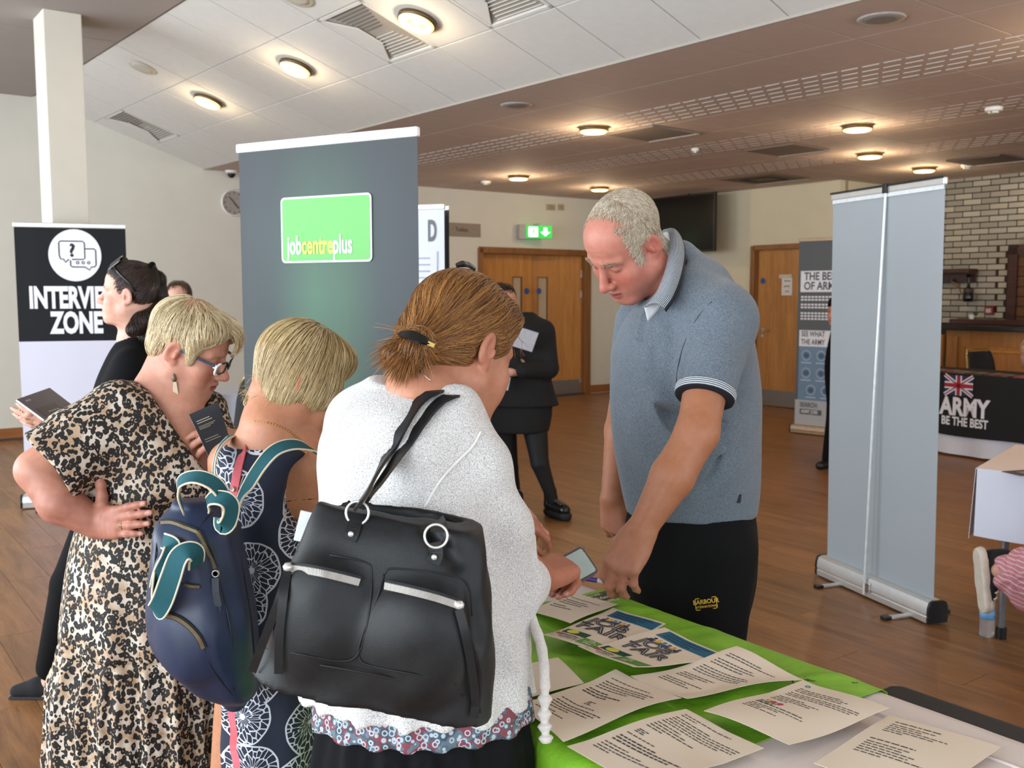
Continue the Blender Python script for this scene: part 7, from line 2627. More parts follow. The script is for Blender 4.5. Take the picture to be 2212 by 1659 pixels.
D3.loft(px_secs([(530, 645, 938, 2.05, 0.075), (480, 692, 968, 2.04, 0.110), (462, 700, 1010, 2.03, 0.125), (462, 694, 1080, 2.03, 0.128), (468, 690, 1160, 2.03, 0.128), (476, 692, 1260, 2.03, 0.132), (482, 700, 1360, 2.03, 0.138), (486, 706, 1480, 2.03, 0.142), (484, 712, 1660, 2.03, 0.145), (480, 716, 1860, 2.03, 0.145)]), 0.03, cap_z=0.004)
D3.cap(H3.w(0, -0.03, -0.05), nb3_ + V3(0, 0, 0.015), 0.06, 0.078, 0.01, 'c')
# armhole
D3.ell(S3 + V3(0.025, -0.05, -0.055), V3(0.062, 0.16, 0.085), None, 0.01, 'c')
ax3 = P(590, 1400, 2.01)
def bl_folds(X, Y, Z, D):
 an = np.arctan2(Y - ax3[1], X - ax3[0])
 sk = np.clip((P(590, 1250, 2.0)[2] - Z) / 0.3, 0, 1)
 return D + 0.004 * sk * np.sin(an * 8) + 0.0012 * np.sin(35 * X + 60 * Z)
D3.mod(bl_folds)
dress3, _, _ = garment('navy_dress', D3, 0.006, M_NAVY, blo, 1)
d3s = D3.sampler(0.008)
M_CORAL = mat('coral_placket', '#d4606a', 0.75, var=0.06, scale=120, bump=0.1)
for seg in (((537, 934), (528, 965), (517, 1000), (510, 1035), (504, 1068), (501, 1090)), ((499, 1498), (501, 1540), (507, 1580), (505, 1615), (512, 1650), (514, 1690))):
 pts = [on_surface(d3s, P(a, b, 1.70), (0, 1, 0), 0.002) for a, b in seg]
 MB().ribbon(spline(pts, 14), [(-0.35, -0.93, 0)] * 15, 0.019, 0.003).build('coral_placket', M_CORAL, dress3)
bt = on_surface(d3s, P(503, 1056, 1.70), (0, 1, 0), 0.004)
MB().lathe([(0, 0.001), (0.002, 0.002), (0.0048, 0.003), (0.0055, 0.001), (0.0055, 0), (0, 0)], 14, Matrix.Translation(bt) @ Vector((-0.3, -0.9, 0)).to_track_quat('Z', 'Y').to_matrix().to_4x4()).build('button', mat('shell_button', '#b9a89a', 0.3), dress3)
# blonde bob
hbc = cap_mat('blonde_bob_underlayer', '#6e5536', '#947650')
hbm = hair_mat('honey_blonde_hair', '#80673f', '#b39763', '#dccaa2', 0.33)
crown3 = V3(0.01, 0.0, 0.125)
def flow3(q):
 d = q - crown3
 d[:, 2] -= 0.01
 dn = d / (np.linalg.norm(d, axis=1)[:, None] + 1e-6)
 low = np.clip((-0.02 - q[:, 2]) / 0.05, 0, 1)[:, None]
 return dn * (1 - low) + np.array([0, 0, -1.0]) + low * np.array([0.0, 0.35, 0.0]) * np.sign(q[:, 1:2] + 0.05)
hair3, hs3 = hair_volume('hair', H3, [('e', (0, -0.010, 0.045), (0.088, 0.100, 0.091)), ('e', (0, -0.016, -0.010), (0.086, 0.072, 0.066)), ('e', (0, -0.028, -0.050), (0.074, 0.046, 0.042)), ('e', (0.062, 0.030, 0.005), (0.030, 0.050, 0.055)), ('e', (-0.062, 0.030, 0.005), (0.030, 0.050, 0.055)), ('e', (0, 0.05, 0.08), (0.07, 0.055, 0.045)), ('c', (-0.02, -0.062, -0.07), (0.0, -0.078, -0.084), 0.016, 0.008)],
       hbc, hbm, blo, flow3, 7500, 0.13,
       carve=[('e', (0, 0.12, -0.03), (0.07, 0.07, 0.09), 0.012), ('e', (0.0, 0.10, -0.10), (0.10, 0.10, 0.07), 0.012)],
       planes=[((0, -0.02, -0.075), (0, 0.55, -1))], seed=7, rad=0.00038, jitter=0.10, nseg=14, depth=(-0.002, 0.0035), lenvar=0.5)
Vr = np.array([H3.w(*q) for q in ((-0.03, -0.08, -0.06), (0, -0.08, -0.07), (0.03, -0.075, -0.065), (-0.05, -0.07, -0.05), (0, -0.09, -0.03), (0.06, -0.05, -0.06))])
flyaways(blo, hbm, hs3, Vr, np.tile(H3.d(0, -1, -0.4), (6, 1)), 0.04, 50, 5)
# necklace and ear stud
nk = [on_surface(bsamp, P(a, b, y_), (0, 1, 0), 0.0015) for a, b, y_ in ((549, 909, 1.85), (575, 912, 1.85), (600, 919, 1.85), (622, 930, 1.85), (640, 944, 1.85), (655, 962, 1.85), (664, 982, 1.85))]
nk = spline(nk, 46)
nkb = MB()
for i, p in enumerate(nk):
 nkb.lathe([(0, -0.0016), (0.0018, 0), (0, 0.0016)], 6, Matrix.Translation(Vector(p)) @ Matrix.Rotation(0.8 * (i % 2), 4, 'X'))
nkb.tube([Vector(p) for p in nk], 0.0010, 5)
nkb.build('gold_necklace', mat('yellow_gold', '#c9a055', 0.25, 0.9), blo, smooth=True)
es = H3.w(0.083, 0.002, -0.034)
MB().lathe([(0, -0.003), (0.003, 0), (0, 0.003)], 10, Matrix.Translation(Vector(es))).build('ear_stud', MATS['yellow_gold'], blo, smooth=True)
for f_ in ft3:
 Sx = Sdf().cap(f_ - V3(0.04, 0.03, 0.005), f_ + V3(0.12, 0.09, -0.015), 0.040, 0.031, 0.02)
 Sx.plane(V3(0, 0, 0.003), (0, 0, -1))
 Sx.plane(f_ + V3(0, 0, 0.02), (0, 0, 1))
 garment('shoe', Sx, 0.007, M_BLACKP, blo, 1)
# ================================================================== NAVY BACKPACK
bp_e = empty('backpack', P(450, 1480, 1.80))
tag(bp_e, 'navy nylon backpack with teal straps on the blonde woman\'s back', 'backpack')
bp_o = np.array(bp_e.location)
BPS = Sdf()
BPS.loft(px_secs([(378, 470, 1092, 1.80, 0.045), (346, 502, 1122, 1.795, 0.068), (336, 520, 1180, 1.79, 0.082), (328, 535, 1260, 1.785, 0.092), (330, 548, 1330, 1.785, 0.096), (350, 556, 1400, 1.79, 0.092), (402, 560, 1455, 1.80, 0.08), (460, 556, 1494, 1.81, 0.06), (492, 540, 1508, 1.815, 0.04)]), 0.02, cap_z=0.012, pw=2.6)
# bulging pockets and creases
BPS.ell(P(420, 1395, 1.71), V3(0.060, 0.024, 0.065), None, 0.03)
BPS.ell(P(395, 1250, 1.71), V3(0.045, 0.022, 0.05), None, 0.02)
for a, b, r_ in ((P(470, 1260, 1.665), P(500, 1480, 1.70), 0.008), (P(440, 1395, 1.665), P(478, 1490, 1.70), 0.007), (P(440, 1160, 1.695), P(480, 1250, 1.69), 0.006), (P(520, 1250, 1.71), P(540, 1440, 1.73), 0.006)):
 BPS.cap(a, b, r_, r_ * 0.8, 0.014, 'c')
wrinkle(BPS, 0.0032, 46, 12, (1, 1, 0.45))
V, Q = BPS.mesh(0.0045)
V = smooth_mesh(V, Q, 1)
me = fast_mesh('bag_body', V - bp_o, Q)
me.materials.append(mat('navy_nylon', '#1f2b45', 0.42, var=0.08, scale=60, bump=0.06, bscale=900))
o = bpy.data.objects.new('bag_body', me)
COL.objects.link(o)
o.parent = bp_e
bps = BPS.sampler(0.007)
M_TEAL = mat('teal_webbing', '#14525a', 0.8, var=0.1, scale=300, bump=0.2, bscale=900)
M_CREAM = mat('cream_edging', '#d3c6ae', 0.85, var=0.05, scale=200)
def strap(name, pts, nrms, width, parent, org, n=28, thick=0.0022, m=None, edge=True):
 ps = spline(pts, n)
 ns = spline(nrms, n)
 ps_l = [Vector(p - org) for p in ps]
 s_ = MB().ribbon(ps_l, ns, width, thick).build(name, m or M_TEAL, parent, smooth=True, angle=50)
 if edge:
  for sg in (-1, 1):
   ed = []
   for i, p in enumerate(ps_l):
    t_ = (ps_l[min(i + 1, n)] - ps_l[max(i - 1, 0)]).normalized()
    nn = Vector(ns[i])
    nn = (nn - t_ * nn.dot(t_)).normalized()
    ed.append(p + t_.cross(nn).normalized() * sg * width / 2)
   MB().tube(ed, 0.0021, 6).build('strap_edge', M_CREAM, s_, smooth=True)
 return s_
def zipper(pts_px, Yst, samp, parent, org, width=0.009, m_teeth=None, n=40, off=0.003):
 ps = [on_surface(samp, P(a, b, Yst), (0, 1, 0), off) for a, b in pts_px]
 ps = spline(ps, n)
 zt = MB().ribbon([Vector(p - org) for p in ps], [(0, -1, 0.1)] * (n + 1), width * 1.7, 0.0015).build('zip_tape', mat('black_zip_tape', '#16171b', 0.8), parent)
 tb = MB()
 for i in range(n):
  a, b = ps[i], ps[i + 1]
  d = nrm(b - a)
  for k in range(2):
   c = a + (b - a) * (k + 0.5) / 2
   q = Vector(d).to_track_quat('X', 'Z').to_matrix()
   tb.box(Vector(c - org) + Vector((0, -0.0016, 0)), (np.linalg.norm(b - a) * 0.30, 0.003, width), rot=q)
 tt_ = tb.build('zip_teeth', m_teeth or M_STEEL, zt)
 tt_['kind'] = 'stuff'
 return ps
for path in ([(346, 1126), (338, 1180), (332, 1260), (338, 1330)], [(426, 1148), (452, 1112), (480, 1100)], [(466, 1232), (486, 1300), (500, 1380), (506, 1490)], [(440, 1400), (462, 1450), (500, 1500)], [(500, 1130), (524, 1220), (542, 1330), (552, 1440)], [(348, 1250), (375, 1256), (400, 1262)]):
 ps = spline([on_surface(bps, P(a, b, 1.6), (0, 1, 0), 0.0005) for a, b in path], 26)
 MB().tube([Vector(p - bp_o) for p in ps], 0.0017, 5).build('seam', mat('dark_navy_piping', '#121a2c', 0.5), bp_e, smooth=True)
M_BRASS = mat('antique_brass', '#8f8268', 0.35, 0.8)
zipper([(348, 1128), (372, 1128), (400, 1138), (426, 1148)], 1.6, bps, bp_e, bp_o, 0.006, M_BRASS, 26)
zp = zipper([(426, 1148), (440, 1170), (454, 1200), (465, 1228)], 1.6, bps, bp_e, bp_o, 0.007, M_BRASS, 26)
zipper([(398, 1262), (414, 1266), (432, 1267)], 1.6, bps, bp_e, bp_o, 0.005, M_BRASS, 14)
zipper([(345, 1325), (378, 1333), (405, 1350), (428, 1375), (440, 1400)], 1.6, bps, bp_e, bp_o, 0.007, M_BRASS, 34)
pe = zp[-1]
MB().lathe([(0.0055, -0.002), (0.0085, 0), (0.0055, 0.002), (0.004, 0), (0.0055, -0.002)], 14, Matrix.Translation(Vector(pe - bp_o + V3(0.002, -0.006, -0.008))) @ Matrix.Rotation(math.pi / 2, 4, 'X')).build('zip_slider', M_STEEL, bp_e, smooth=True)
MB().ribbon([Vector(pe - bp_o + V3(*d)) for d in ((0.002, -0.008, -0.015), (0.003, -0.011, -0.04), (0.007, -0.010, -0.066))], [(0, -1, 0)] * 3, 0.013, 0.003).build('zip_pull', mat('slate_zip_pull', '#2c303a', 0.7), bp_e)
MB().ribbon([Vector(pe - bp_o + V3(*d)) for d in ((0.002, -0.007, -0.018), (0.004, -0.007, -0.06), (0.004, -0.006, -0.09))], [(0.1, -1, 0)] * 3, 0.012, 0.003).build('zip_pull', MATS['slate_zip_pull'], bp_e)
# grab handle and shoulder strap loops
Yb = 1.72
strap('grab_handle', [P(395, 1098, 1.74), P(384, 1060, 1.71), P(392, 1038, 1.70), P(425, 1030, 1.69), P(462, 1044, 1.69), P(484, 1072, 1.70), P(490, 1104, 1.73)], [(-1, -0.5, 0), (-1, -0.5, 0.2), (-0.5, -0.6, 0.8), (0, -0.5, 1), (0.4, -0.5, 0.9), (0.9, -0.4, 0.4), (1, -0.3, 0)], 0.034, bp_e, bp_o)
strap('shoulder_strap', [P(500, 1130, 1.76), P(508, 1100, 1.76), P(530, 1060, 1.80), P(560, 1010, 1.835), P(592, 974, 1.865), P(630, 960, 1.895), P(668, 966, 1.93), P(690, 985, 1.97)], [(-0.7, -0.7, 0.1), (-0.7, -0.7, 0.1), (-0.5, -0.85, 0.2), (-0.4, -0.85, 0.4), (-0.2, -0.8, 0.6), (0, -0.7, 0.75), (0.1, -0.5, 0.9), (0.3, -0.2, 0.9)], 0.030, bp_e, bp_o, 36)
strap('shoulder_strap', [P(470, 1070, 1.80), P(462, 1030, 1.85), P(466, 990, 1.90), P(482, 958, 1.96), P(505, 940, 2.02)], [(-0.9, -0.5, 0.1), (-0.9, -0.4, 0.1), (-0.9, -0.4, 0.3), (-0.6, -0.3, 0.7), (-0.2, -0.1, 1)], 0.028, bp_e, bp_o, 20)
strap('strap_loop', [P(448, 1092, 1.70), P(458, 1076, 1.68), P(486, 1078, 1.67), P(500, 1098, 1.68), P(492, 1130, 1.69), P(478, 1138, 1.70), P(470, 1118, 1.70)], [(-0.6, -0.8, 0.3), (0, -0.8, 0.8), (0.2, -0.7, 0.8), (0.8, -0.8, 0), (0.5, -0.8, -0.4), (-0.3, -0.9, -0.3), (-0.8, -0.6, 0)], 0.030, bp_e, bp_o, 30)
strap('side_strap', [P(352, 1168, 1.71), P(372, 1178, 1.69), P(366, 1200, 1.685), P(348, 1240, 1.685), P(338, 1275, 1.69)], [(-0.3, -1, 0.2), (0.3, -0.9, 0.6), (0.6, -0.9, 0), (0.2, -1, 0), (-0.2, -1, 0)], 0.026, bp_e, bp_o, 22)
strap('side_strap', [P(424, 1222, 1.675), P(424, 1196, 1.665), P(404, 1190, 1.655), P(384, 1206, 1.65), P(368, 1250, 1.648), P(350, 1300, 1.65), P(334, 1322, 1.66), P(330, 1290, 1.68), P(336, 1230, 1.70)], [(0.9, -0.5, 0), (0.7, -0.6, 0.4), (0, -0.8, 0.7), (-0.2, -1, 0.2), (0, -1, 0), (0.1, -1, -0.1), (-0.5, -0.7, -0.5), (-1, -0.3, 0), (-1, -0.3, 0)], 0.034, bp_e, bp_o, 44)
# ================================================================== PERSON: woman in the white cardigan
H4 = Head(frame((0.63, 0.65, -0.42), (0.27, 0.31, 0.91)), (-0.085, 1.735, 1.385), 1.0)
_e = H4.w(0.08, -0.005, 0.0)
_ex, _ey = proj(_e)
H4.c = H4.c + np.array([(1058 - _ex) / FPX * 1.7, 0, (_ey - 757) / FPX * 1.7])
B = Sdf()
H4.build(B, jaw=0.97, nose=0.95, full=1.06, chin2=1.0)
nb4 = P(915, 860, 1.645)
B.cap(H4.w(0, -0.03, -0.05), nb4, 0.055, 0.066, 0.03)
B.cap(H4.w(0, 0.01, -0.07), P(985, 880, 1.70), 0.045, 0.05, 0.03)
B.loft(px_secs([(850, 960, 850, 1.64, 0.07), (785, 985, 895, 1.62, 0.09), (745, 1015, 960, 1.61, 0.10), (740, 1030, 1080, 1.60, 0.10), (760, 1040, 1250, 1.57, 0.08), (780, 1030, 1400, 1.555, 0.07)]), 0.035)
S4, E4, W4 = P(990, 920, 1.62), P(1070, 1190, 1.59), P(1168, 1248, 1.80)
B.chain([S4, E4], [0.045, 0.040], 0.03)
B.chain([E4, W4], [0.042, 0.029], 0.015)
S4l, E4l, W4l = P(790, 930, 1.72), P(900, 1180, 1.88), P(1090, 1112, 1.93)
B.chain([S4l, E4l, W4l], [0.05, 0.04, 0.028], 0.03)
h4 = Hand(W4, P(1216, 1222, 1.87) - W4, (-0.30, -0.72, 0.62), -1, 1.0)
h4.build(B, [(48, 70, 35), (52, 75, 40), (56, 75, 40), (60, 75, 40)], thumb=((0.2, 0.7, -0.75), (-0.1, 0.9, -0.45), (-0.2, 0.9, -0.2)), fat=1.15)
h4l = Hand(W4l, P(1140, 1125, 1.96) - W4l, (0.2, -0.5, 0.8), 1, 0.85)
h4l.build(B, [(20, 25, 15), (24, 30, 15), (28, 30, 15), (30, 30, 15)])
ft4 = [V3(-0.20, 1.52, 0.04), V3(-0.08, 1.66, 0.04)]
for f_ in ft4:
 B.chain([P(905, 1420, 1.555) + V3((f_[0] + 0.14) * 0.9, 0, 0), f_ + V3(0, 0, 0.40), f_], [0.05, 0.045, 0.034], 0.03)
 B.cap(f_, f_ + V3(0.10, 0.08, -0.012), 0.034, 0.025, 0.015)
lo0, hi0 = B.bounds()
hc = H4.c
V, Q = join_boxes(B, [(0.0036, np.array([lo0[0], lo0[1], hc[2] - 0.20]), hc + 0.19), (0.0046, np.array([lo0[0], lo0[1], 0.82]), np.array([hi0[0], hi0[1], hc[2] - 0.195])), (0.010, lo0, np.array([hi0[0], hi0[1], 0.83]))])
V = smooth_mesh(V, Q, 1, 0.4)
cols = H4.colors(V, '#b67d62', '#9c564e', '#c07060', '#8a6042', 0.4, 0.6, 0.35)
lowm = np.clip((hc[2] - 0.13 - V[:, 2]) / 0.05, 0, 1)[:, None]
cols = cols * (1 - lowm) + np.array(srgb('#bd8672')[:3]) * lowm
hm = (np.linalg.norm(V - W4, axis=1) < 0.18)[:, None]
cols = np.where(hm, np.array(srgb('#ab6c54')[:3]), cols)
cols = h4.colors(V, cols)
car = person('person', 'auburn haired woman in a white knitted cardigan holding a phone, seen from behind', V, Q, cols)
csamp4 = Samp(*B.grid(0.007))
# sheer white knit cardigan
t = NT('white_open_knit')
co = t.coords()
kn = t.noise(520, 2, t.mapping(co, (1, 1, 1.7)))
big = t.noise(30, 3, co)
t.base(t.ramp(kn.outputs[0], [(0.30, srgb('#cbc5c2')), (0.50, srgb('#e6e3e1')), (0.70, srgb('#f2f2f2'))]))
t.setv('Roughness', 0.85)
t.setv('Sheen Weight', 0.3)
al = t.ramp(kn.outputs[0], [(0.36, (0.6, 0.6, 0.6, 1)), (0.54, (1, 1, 1, 1))])
t.l(al, t.b.inputs['Alpha'])
t.bump(kn.outputs[0], 0.5, 0.006)
M_KNIT = t.m
K = Sdf()
K.loft(px_secs([(800, 945, 833, 1.655, 0.045), (745, 995, 872, 1.635, 0.105), (706, 1030, 925, 1.62, 0.132), (690, 1058, 990, 1.60, 0.14), (686, 1078, 1080, 1.575, 0.138), (684, 1092, 1180, 1.56, 0.135), (678, 1105, 1290, 1.545, 0.132), (664, 1132, 1390, 1.535, 0.132), (652, 1156, 1500, 1.535, 0.134)]), 0.03, cap_z=0.004)
# wide sleeve gathered at the wrist
CU = P(1142, 1256, 1.745)
K.chain([P(962, 900, 1.62), P(1022, 1015, 1.585), P(1060, 1150, 1.57)], [0.062, 0.060, 0.062], 0.05)
K.chain([P(1060, 1150, 1.57), P(1076, 1255, 1.59), CU], [0.062, 0.070, 0.044], 0.03)
K.chain([P(1078, 1270, 1.59), P(1100, 1345, 1.60)], [0.06, 0.03], 0.04)
K.chain([P(790, 910, 1.70), P(820, 1060, 1.80)], [0.07, 0.06], 0.05)
K.cap(H4.w(0, -0.03, -0.05), nb4 + V3(0.01, 0.03, 0.03), 0.066, 0.074, 0.008, 'c')
K.cap(P(985, 850, 1.68), P(1010, 900, 1.78), 0.05, 0.06, 0.01, 'c')
def knit_mod(X, Y, Z, D):
 an = np.arctan2(Y - 1.535, X + 0.145)
 zz = Z + 0 * an
 low = np.clip((P(900, 1250, 1.6)[2] - zz) / 0.2, 0, 1)
 D = D + 0.006 * low * np.sin(an * 14 + 4 * zz) + 0.002 * np.sin(45 * X + 25 * zz) + 0.0022 * np.sin(33 * zz - 60 * X + 9 * Y)
 # slack folds on the forearm of the sleeve
 dd = np.sqrt((X - CU[0]) ** 2 + (Y - CU[1]) ** 2 + (zz - CU[2]) ** 2)
 D = D + np.where(dd < 0.20, 0.0045 * np.sin(dd * 150 + 20 * X), 0)
 hemz = P(900, 1492, 1.6)[2] + 0.010 * np.abs(np.sin(an * 13)) + 0.018 * np.cos(an + 2.6)
 return np.maximum(D, hemz - zz)
K.mod(knit_mod)
dC = nrm(W4 - E4)
K.mod(lambda X, Y, Z, D, p=CU, n=dC: np.where(np.sqrt((X - p[0]) ** 2 + (Y - p[1]) ** 2 + (Z - p[2]) ** 2) < 0.085, np.maximum(D, (X - p[0]) * n[0] + (Y - p[1]) * n[1] + (Z - p[2]) * n[2] - 0.004), D))
card, _, _ = garment('knitted_cardigan', K, 0.0052, M_KNIT, car, 1)
ksamp = K.sampler(0.007)
# shoulder seam and hanging ruffled cord
sp_ = [on_surface(ksamp, P(a, b, 1.3), (0, 1, 0), 0.002) for a, b in ((1040, 930), (1020, 965), (985, 1000), (950, 1040), (918, 1095))]
MB().tube([Vector(p) for p in spline(sp_, 24)], 0.0022, 6).build('shoulder_seam', mat('white_cord', '#e9e6e2', 0.85), card, smooth=True)
cd_ = MB()
cpts = spline([P(1146, 1330, 1.56), P(1170, 1400, 1.53), P(1177, 1480, 1.51), P(1176, 1550, 1.50), P(1180, 1605, 1.49)], 60)
cd_.tube([Vector(p) for p in cpts], [0.0085 + 0.0022 * math.sin(i * 0.9) * (1 if i > 30 else 0.2) + (0.002 if i > 34 and i % 7 < 2 else 0) for i in range(61)], 10)
cd_.build('hanging_tie', M_KNIT if False else mat('white_knit_tie', '#d9d3cd', 0.9, var=0.08, scale=250, bump=0.5, bscale=500), card, smooth=True)
# printed top below the cardigan
t = NT('small_floral_print')
co = t.coords()
vo = t.n('ShaderNodeTexVoronoi', feature='F1')
vo.inputs['Scale'].default_value = 95
t.l(co, vo.inputs['Vector'])
rg = t.math('MULTIPLY', t.math('GREATER_THAN', vo.outputs['Distance'], 0.28), t.math('LESS_THAN', vo.outputs['Distance'], 0.46))
cr_ = t.ramp(vo.outputs['Color'], [(0.3, srgb('#5a6c78')), (0.5, srgb('#2f4a55')), (0.7, srgb('#7c3a45'))])
t.base(t.mix(rg, cr_, srgb('#a9b4bd')))
t.setv('Roughness', 0.8)
M_FLOR = t.m
TP = Sdf()
TP.loft(px_secs([(700, 1100, 1400, 1.535, 0.105), (685, 1140, 1470, 1.535, 0.122), (672, 1154, 1545, 1.535, 0.130)]), 0.02, cap_z=0.003)
def top_mod(X, Y, Z, D):
 an = np.arctan2(Y - 1.535, X + 0.145)
 hemz = P(900, 1530, 1.6)[2] + 0.012 * np.cos(an + 0.4) + 0.003 * np.sin(an * 30)
 return np.maximum(D + 0.003 * np.sin(an * 16), hemz - Z)
TP.mod(top_mod)
garment('floral_top', TP, 0.006, M_FLOR, car, 1)
TR = Sdf()
TR.loft(px_secs([(710, 1110, 1440, 1.535, 0.09), (690, 1132, 1530, 1.535, 0.108), (676, 1146, 1600, 1.535, 0.12), (668, 1150, 1760, 1.535, 0.122), (680, 1140, 1900, 1.535, 0.12), (690, 1130, 2100, 1.535, 0.118), (700, 1120, 2400, 1.535, 0.11)]), 0.02, cap_z=0.006)
def tr_mod(X, Y, Z, D):
 an = np.arctan2(Y - 1.535, X + 0.145)
 return D + 0.004 * np.sin(an * 13 + 6 * Z) + 0.003 * np.sin(an * 29)
TR.mod(tr_mod)
TR.plane(V3(0, 0, 0.05), (0, 0, -1))
garment('black_trousers', TR, 0.008, mat('black_crepe', '#07080c', 0.85, spec=0.2, var=0.2, scale=40), car, 1)
for f_ in ft4:
 Sx = Sdf().cap(f_ - V3(0.04, 0.03, 0.005), f_ + V3(0.11, 0.09, -0.015), 0.040, 0.031, 0.02)
 Sx.plane(V3(0, 0, 0.003), (0, 0, -1))
 Sx.plane(f_ + V3(0, 0, 0.02), (0, 0, 1))
 garment('shoe', Sx, 0.007, M_BLACKP, car, 1)
# thin silver necklace
nk = spline([on_surface(csamp4, P(a, b, 1.4), (0, 1, 0), 0.0012) for a, b in ((862, 793), (885, 797), (910, 806), (930, 822))], 30)
MB().tube([Vector(p) for p in nk], 0.0011, 5).build('silver_necklace', mat('silver_chain', '#cfcbc2', 0.25, 0.9), car, smooth=True)
# auburn hair tied in a short tail
hac = cap_mat('auburn_underlayer', '#3c2414', '#5a3820')
ham = hair_mat('auburn_hair', '#4f2f18', '#7d5029', '#b98346', 0.34)
_, _ = 0, 0
tie = H4.loc(np.array([P(905, 742, 1.60)]))[0]
endp = H4.loc(np.array([P(856, 768, 1.585)]))[0]
def flow4(q):
 d = tie - q
 n_ = np.linalg.norm(d, axis=1)[:, None]
 return d / (n_ + 1e-6) + np.array([0, 0, -0.15])
hair4, hs4 = hair_volume('hair', H4, [('e', (0, -0.016, 0.046), (0.086, 0.105, 0.094)), ('e', (0, -0.045, 0.0), (0.080, 0.075, 0.065)), ('e', (0, 0.05, 0.085), (0.065, 0.05, 0.04)), ('c', (0.0, -0.07, -0.02), tuple(tie), 0.060, 0.028, 0.03)],
       hac, ham, car, flow4, 7000, 0.13,
       carve=[('e', (0, 0.13, -0.04), (0.09, 0.085, 0.10), 0.012), ('e', (0.09, -0.004, -0.012), (0.032, 0.030, 0.045), 0.010), ('e', (-0.09, -0.004, -0.012), (0.032, 0.030, 0.045), 0.010), ('e', (0, 0.06, -0.09), (0.1, 0.11, 0.065), 0.012)],
       seed=9, rad=0.00034, jitter=0.10, nseg=14, depth=(-0.001, 0.003), lenvar=0.5)
S_ = Sdf().chain([H4.w(*tie), H4.w(*(tie * 0.6 + endp * 0.4)), H4.w(*endp)], [0.022, 0.026, 0.020], 0.012)
S_.ell(P(886, 778, 1.60), V3(0.022, 0.026, 0.020), None, 0.015)
V, Q = S_.mesh(0.0045)
me = fast_mesh('ponytail', V, Q)
me.materials.append(hac)
pt = bpy.data.objects.new('ponytail', me)
COL.objects.link(pt)
pt.parent = car
ps_ = S_.sampler(0.005)
rts = surf_sample(V, Q, 2600, 4)
tw_, ew_ = H4.w(*tie), H4.w(*endp)
dv_ = nrm(ew_ - tw_ + V3(0, 0, -0.03))
strands('ponytail_strands', ham, pt, rts, lambda P_: np.tile(dv_, (len(P_), 1)) + nrm(V3(0.0, 0, -0.35)), ps_, 8, 0.045, (-0.001, 0.004), 0.00034, 0.22, 3)
brush = []
for k in range(900):
 a_ = RNG.normal(size=3) * 0.011
 p0 = tw_ * 0.55 + ew_ * 0.45 + a_ * 0.9
 dirv = nrm(ew_ - tw_ + V3(0.0, 0, -0.028) + a_ * 2.2)
 L_k = 0.036 + 0.014 * RNG.random()
 brush.append([p0 + dirv * L_k * q + V3(0, 0, -0.006) * q * q for q in np.linspace(0, 1, 6)])
hair_object('ponytail_tips', ham, pt, np.array(brush), 0.00036, 6)
Vr = np.array([H4.w(*q) for q in ((0.05, 0.095, 0.06), (0.06, 0.085, 0.04), (0.03, 0.10, 0.07), (0.07, 0.06, 0.03), (0, 0.02, 0.14), (0.06, -0.06, -0.03))])
flyaways(car, ham, hs4, Vr, np.tile(H4.d(0.2, 0.6, -0.6), (6, 1)), 0.03, 26, 8, 0.00014)
# barrettes
M_TORT = mat('dark_tortoise_clip', '#0f0d0e', 0.15, coat=0.5)
cl = spline([P(863, 722, 1.555), P(885, 724, 1.545), P(910, 733, 1.545), P(937, 744, 1.553)], 20)
MB().ribbon([Vector(p) for p in cl], [(-0.2, -0.7, 0.7)] * 21, [0.006 + 0.012 * math.sin(math.pi * min(1, i / 20 + 0.02)) for i in range(21)], 0.005).build('hair_clip', M_TORT, car, smooth=True, angle=50)
MB().box(Vector(P(932, 744, 1.548)), (0.012, 0.006, 0.008), rot=(0, 0.4, 0), bev=0.001).build('clip_hinge', mat('gold_clip', '#b79a55', 0.3, 0.9), car)
ct = spline([P(985, 574, 1.66), P(1000, 570, 1.66), P(1014, 573, 1.665), P(1026, 582, 1.67)], 16)
MB().ribbon([Vector(p) for p in ct], [(-0.1, -0.5, 0.9)] * 17, [0.006 + 0.010 * math.sin(math.pi * min(1, i / 16 + 0.02)) for i in range(17)], 0.005).build('hair_clip', M_TORT, car, smooth=True, angle=50)
# phone in her hand
pq = [P(1212, 1222, 1.925), P(1276, 1187, 1.985), P(1283, 1222, 1.965), P(1222, 1256, 1.905)]
pc_ = sum(pq) / 4
ph_ = empty('phone', pc_)
tag(ph_, 'smartphone in a purple case held over the table', 'phone')
ex_, ey_ = pq[1] - pq[0], pq[0] - pq[3]
L1, L2 = np.linalg.norm(ex_), np.linalg.norm(ey_)
exn = ex_ / L1
eyn = nrm(ey_ - exn * (ey_ @ exn))
nzn = np.cross(exn, eyn)
Mp = Matrix([[exn[0], eyn[0], nzn[0], 0], [exn[1], eyn[1], nzn[1], 0], [exn[2], eyn[2], nzn[2], 0], [0, 0, 0, 1]])
L1, L2 = 0.082, 0.066
L1 = 0.115
MB().prism(rrect(L1, L2, 0.010, 5), 0.011, Mp @ Matrix.Translation((-0.02, 0, -0.010))).build('phone_case', mat('purple_phone_case', '#4a3550', 0.35), ph_, smooth=True, angle=40)
MB().prism(rrect(L1 - 0.006, L2 - 0.006, 0.008, 5), 0.001, Mp @ Matrix.Translation((-0.02, 0, 0.0012))).build('phone_bezel', M_BLACKP, ph_)
MB().prism(rrect(L1 - 0.012, L2 - 0.011, 0.006, 5), 0.0008, Mp @ Matrix.Translation((-0.02, 0, 0.0020))).build('phone_screen', mat('phone_screen_glow', '#8e9a96', 0.1, emit=('#9aa8a4', 0.12)), ph_)
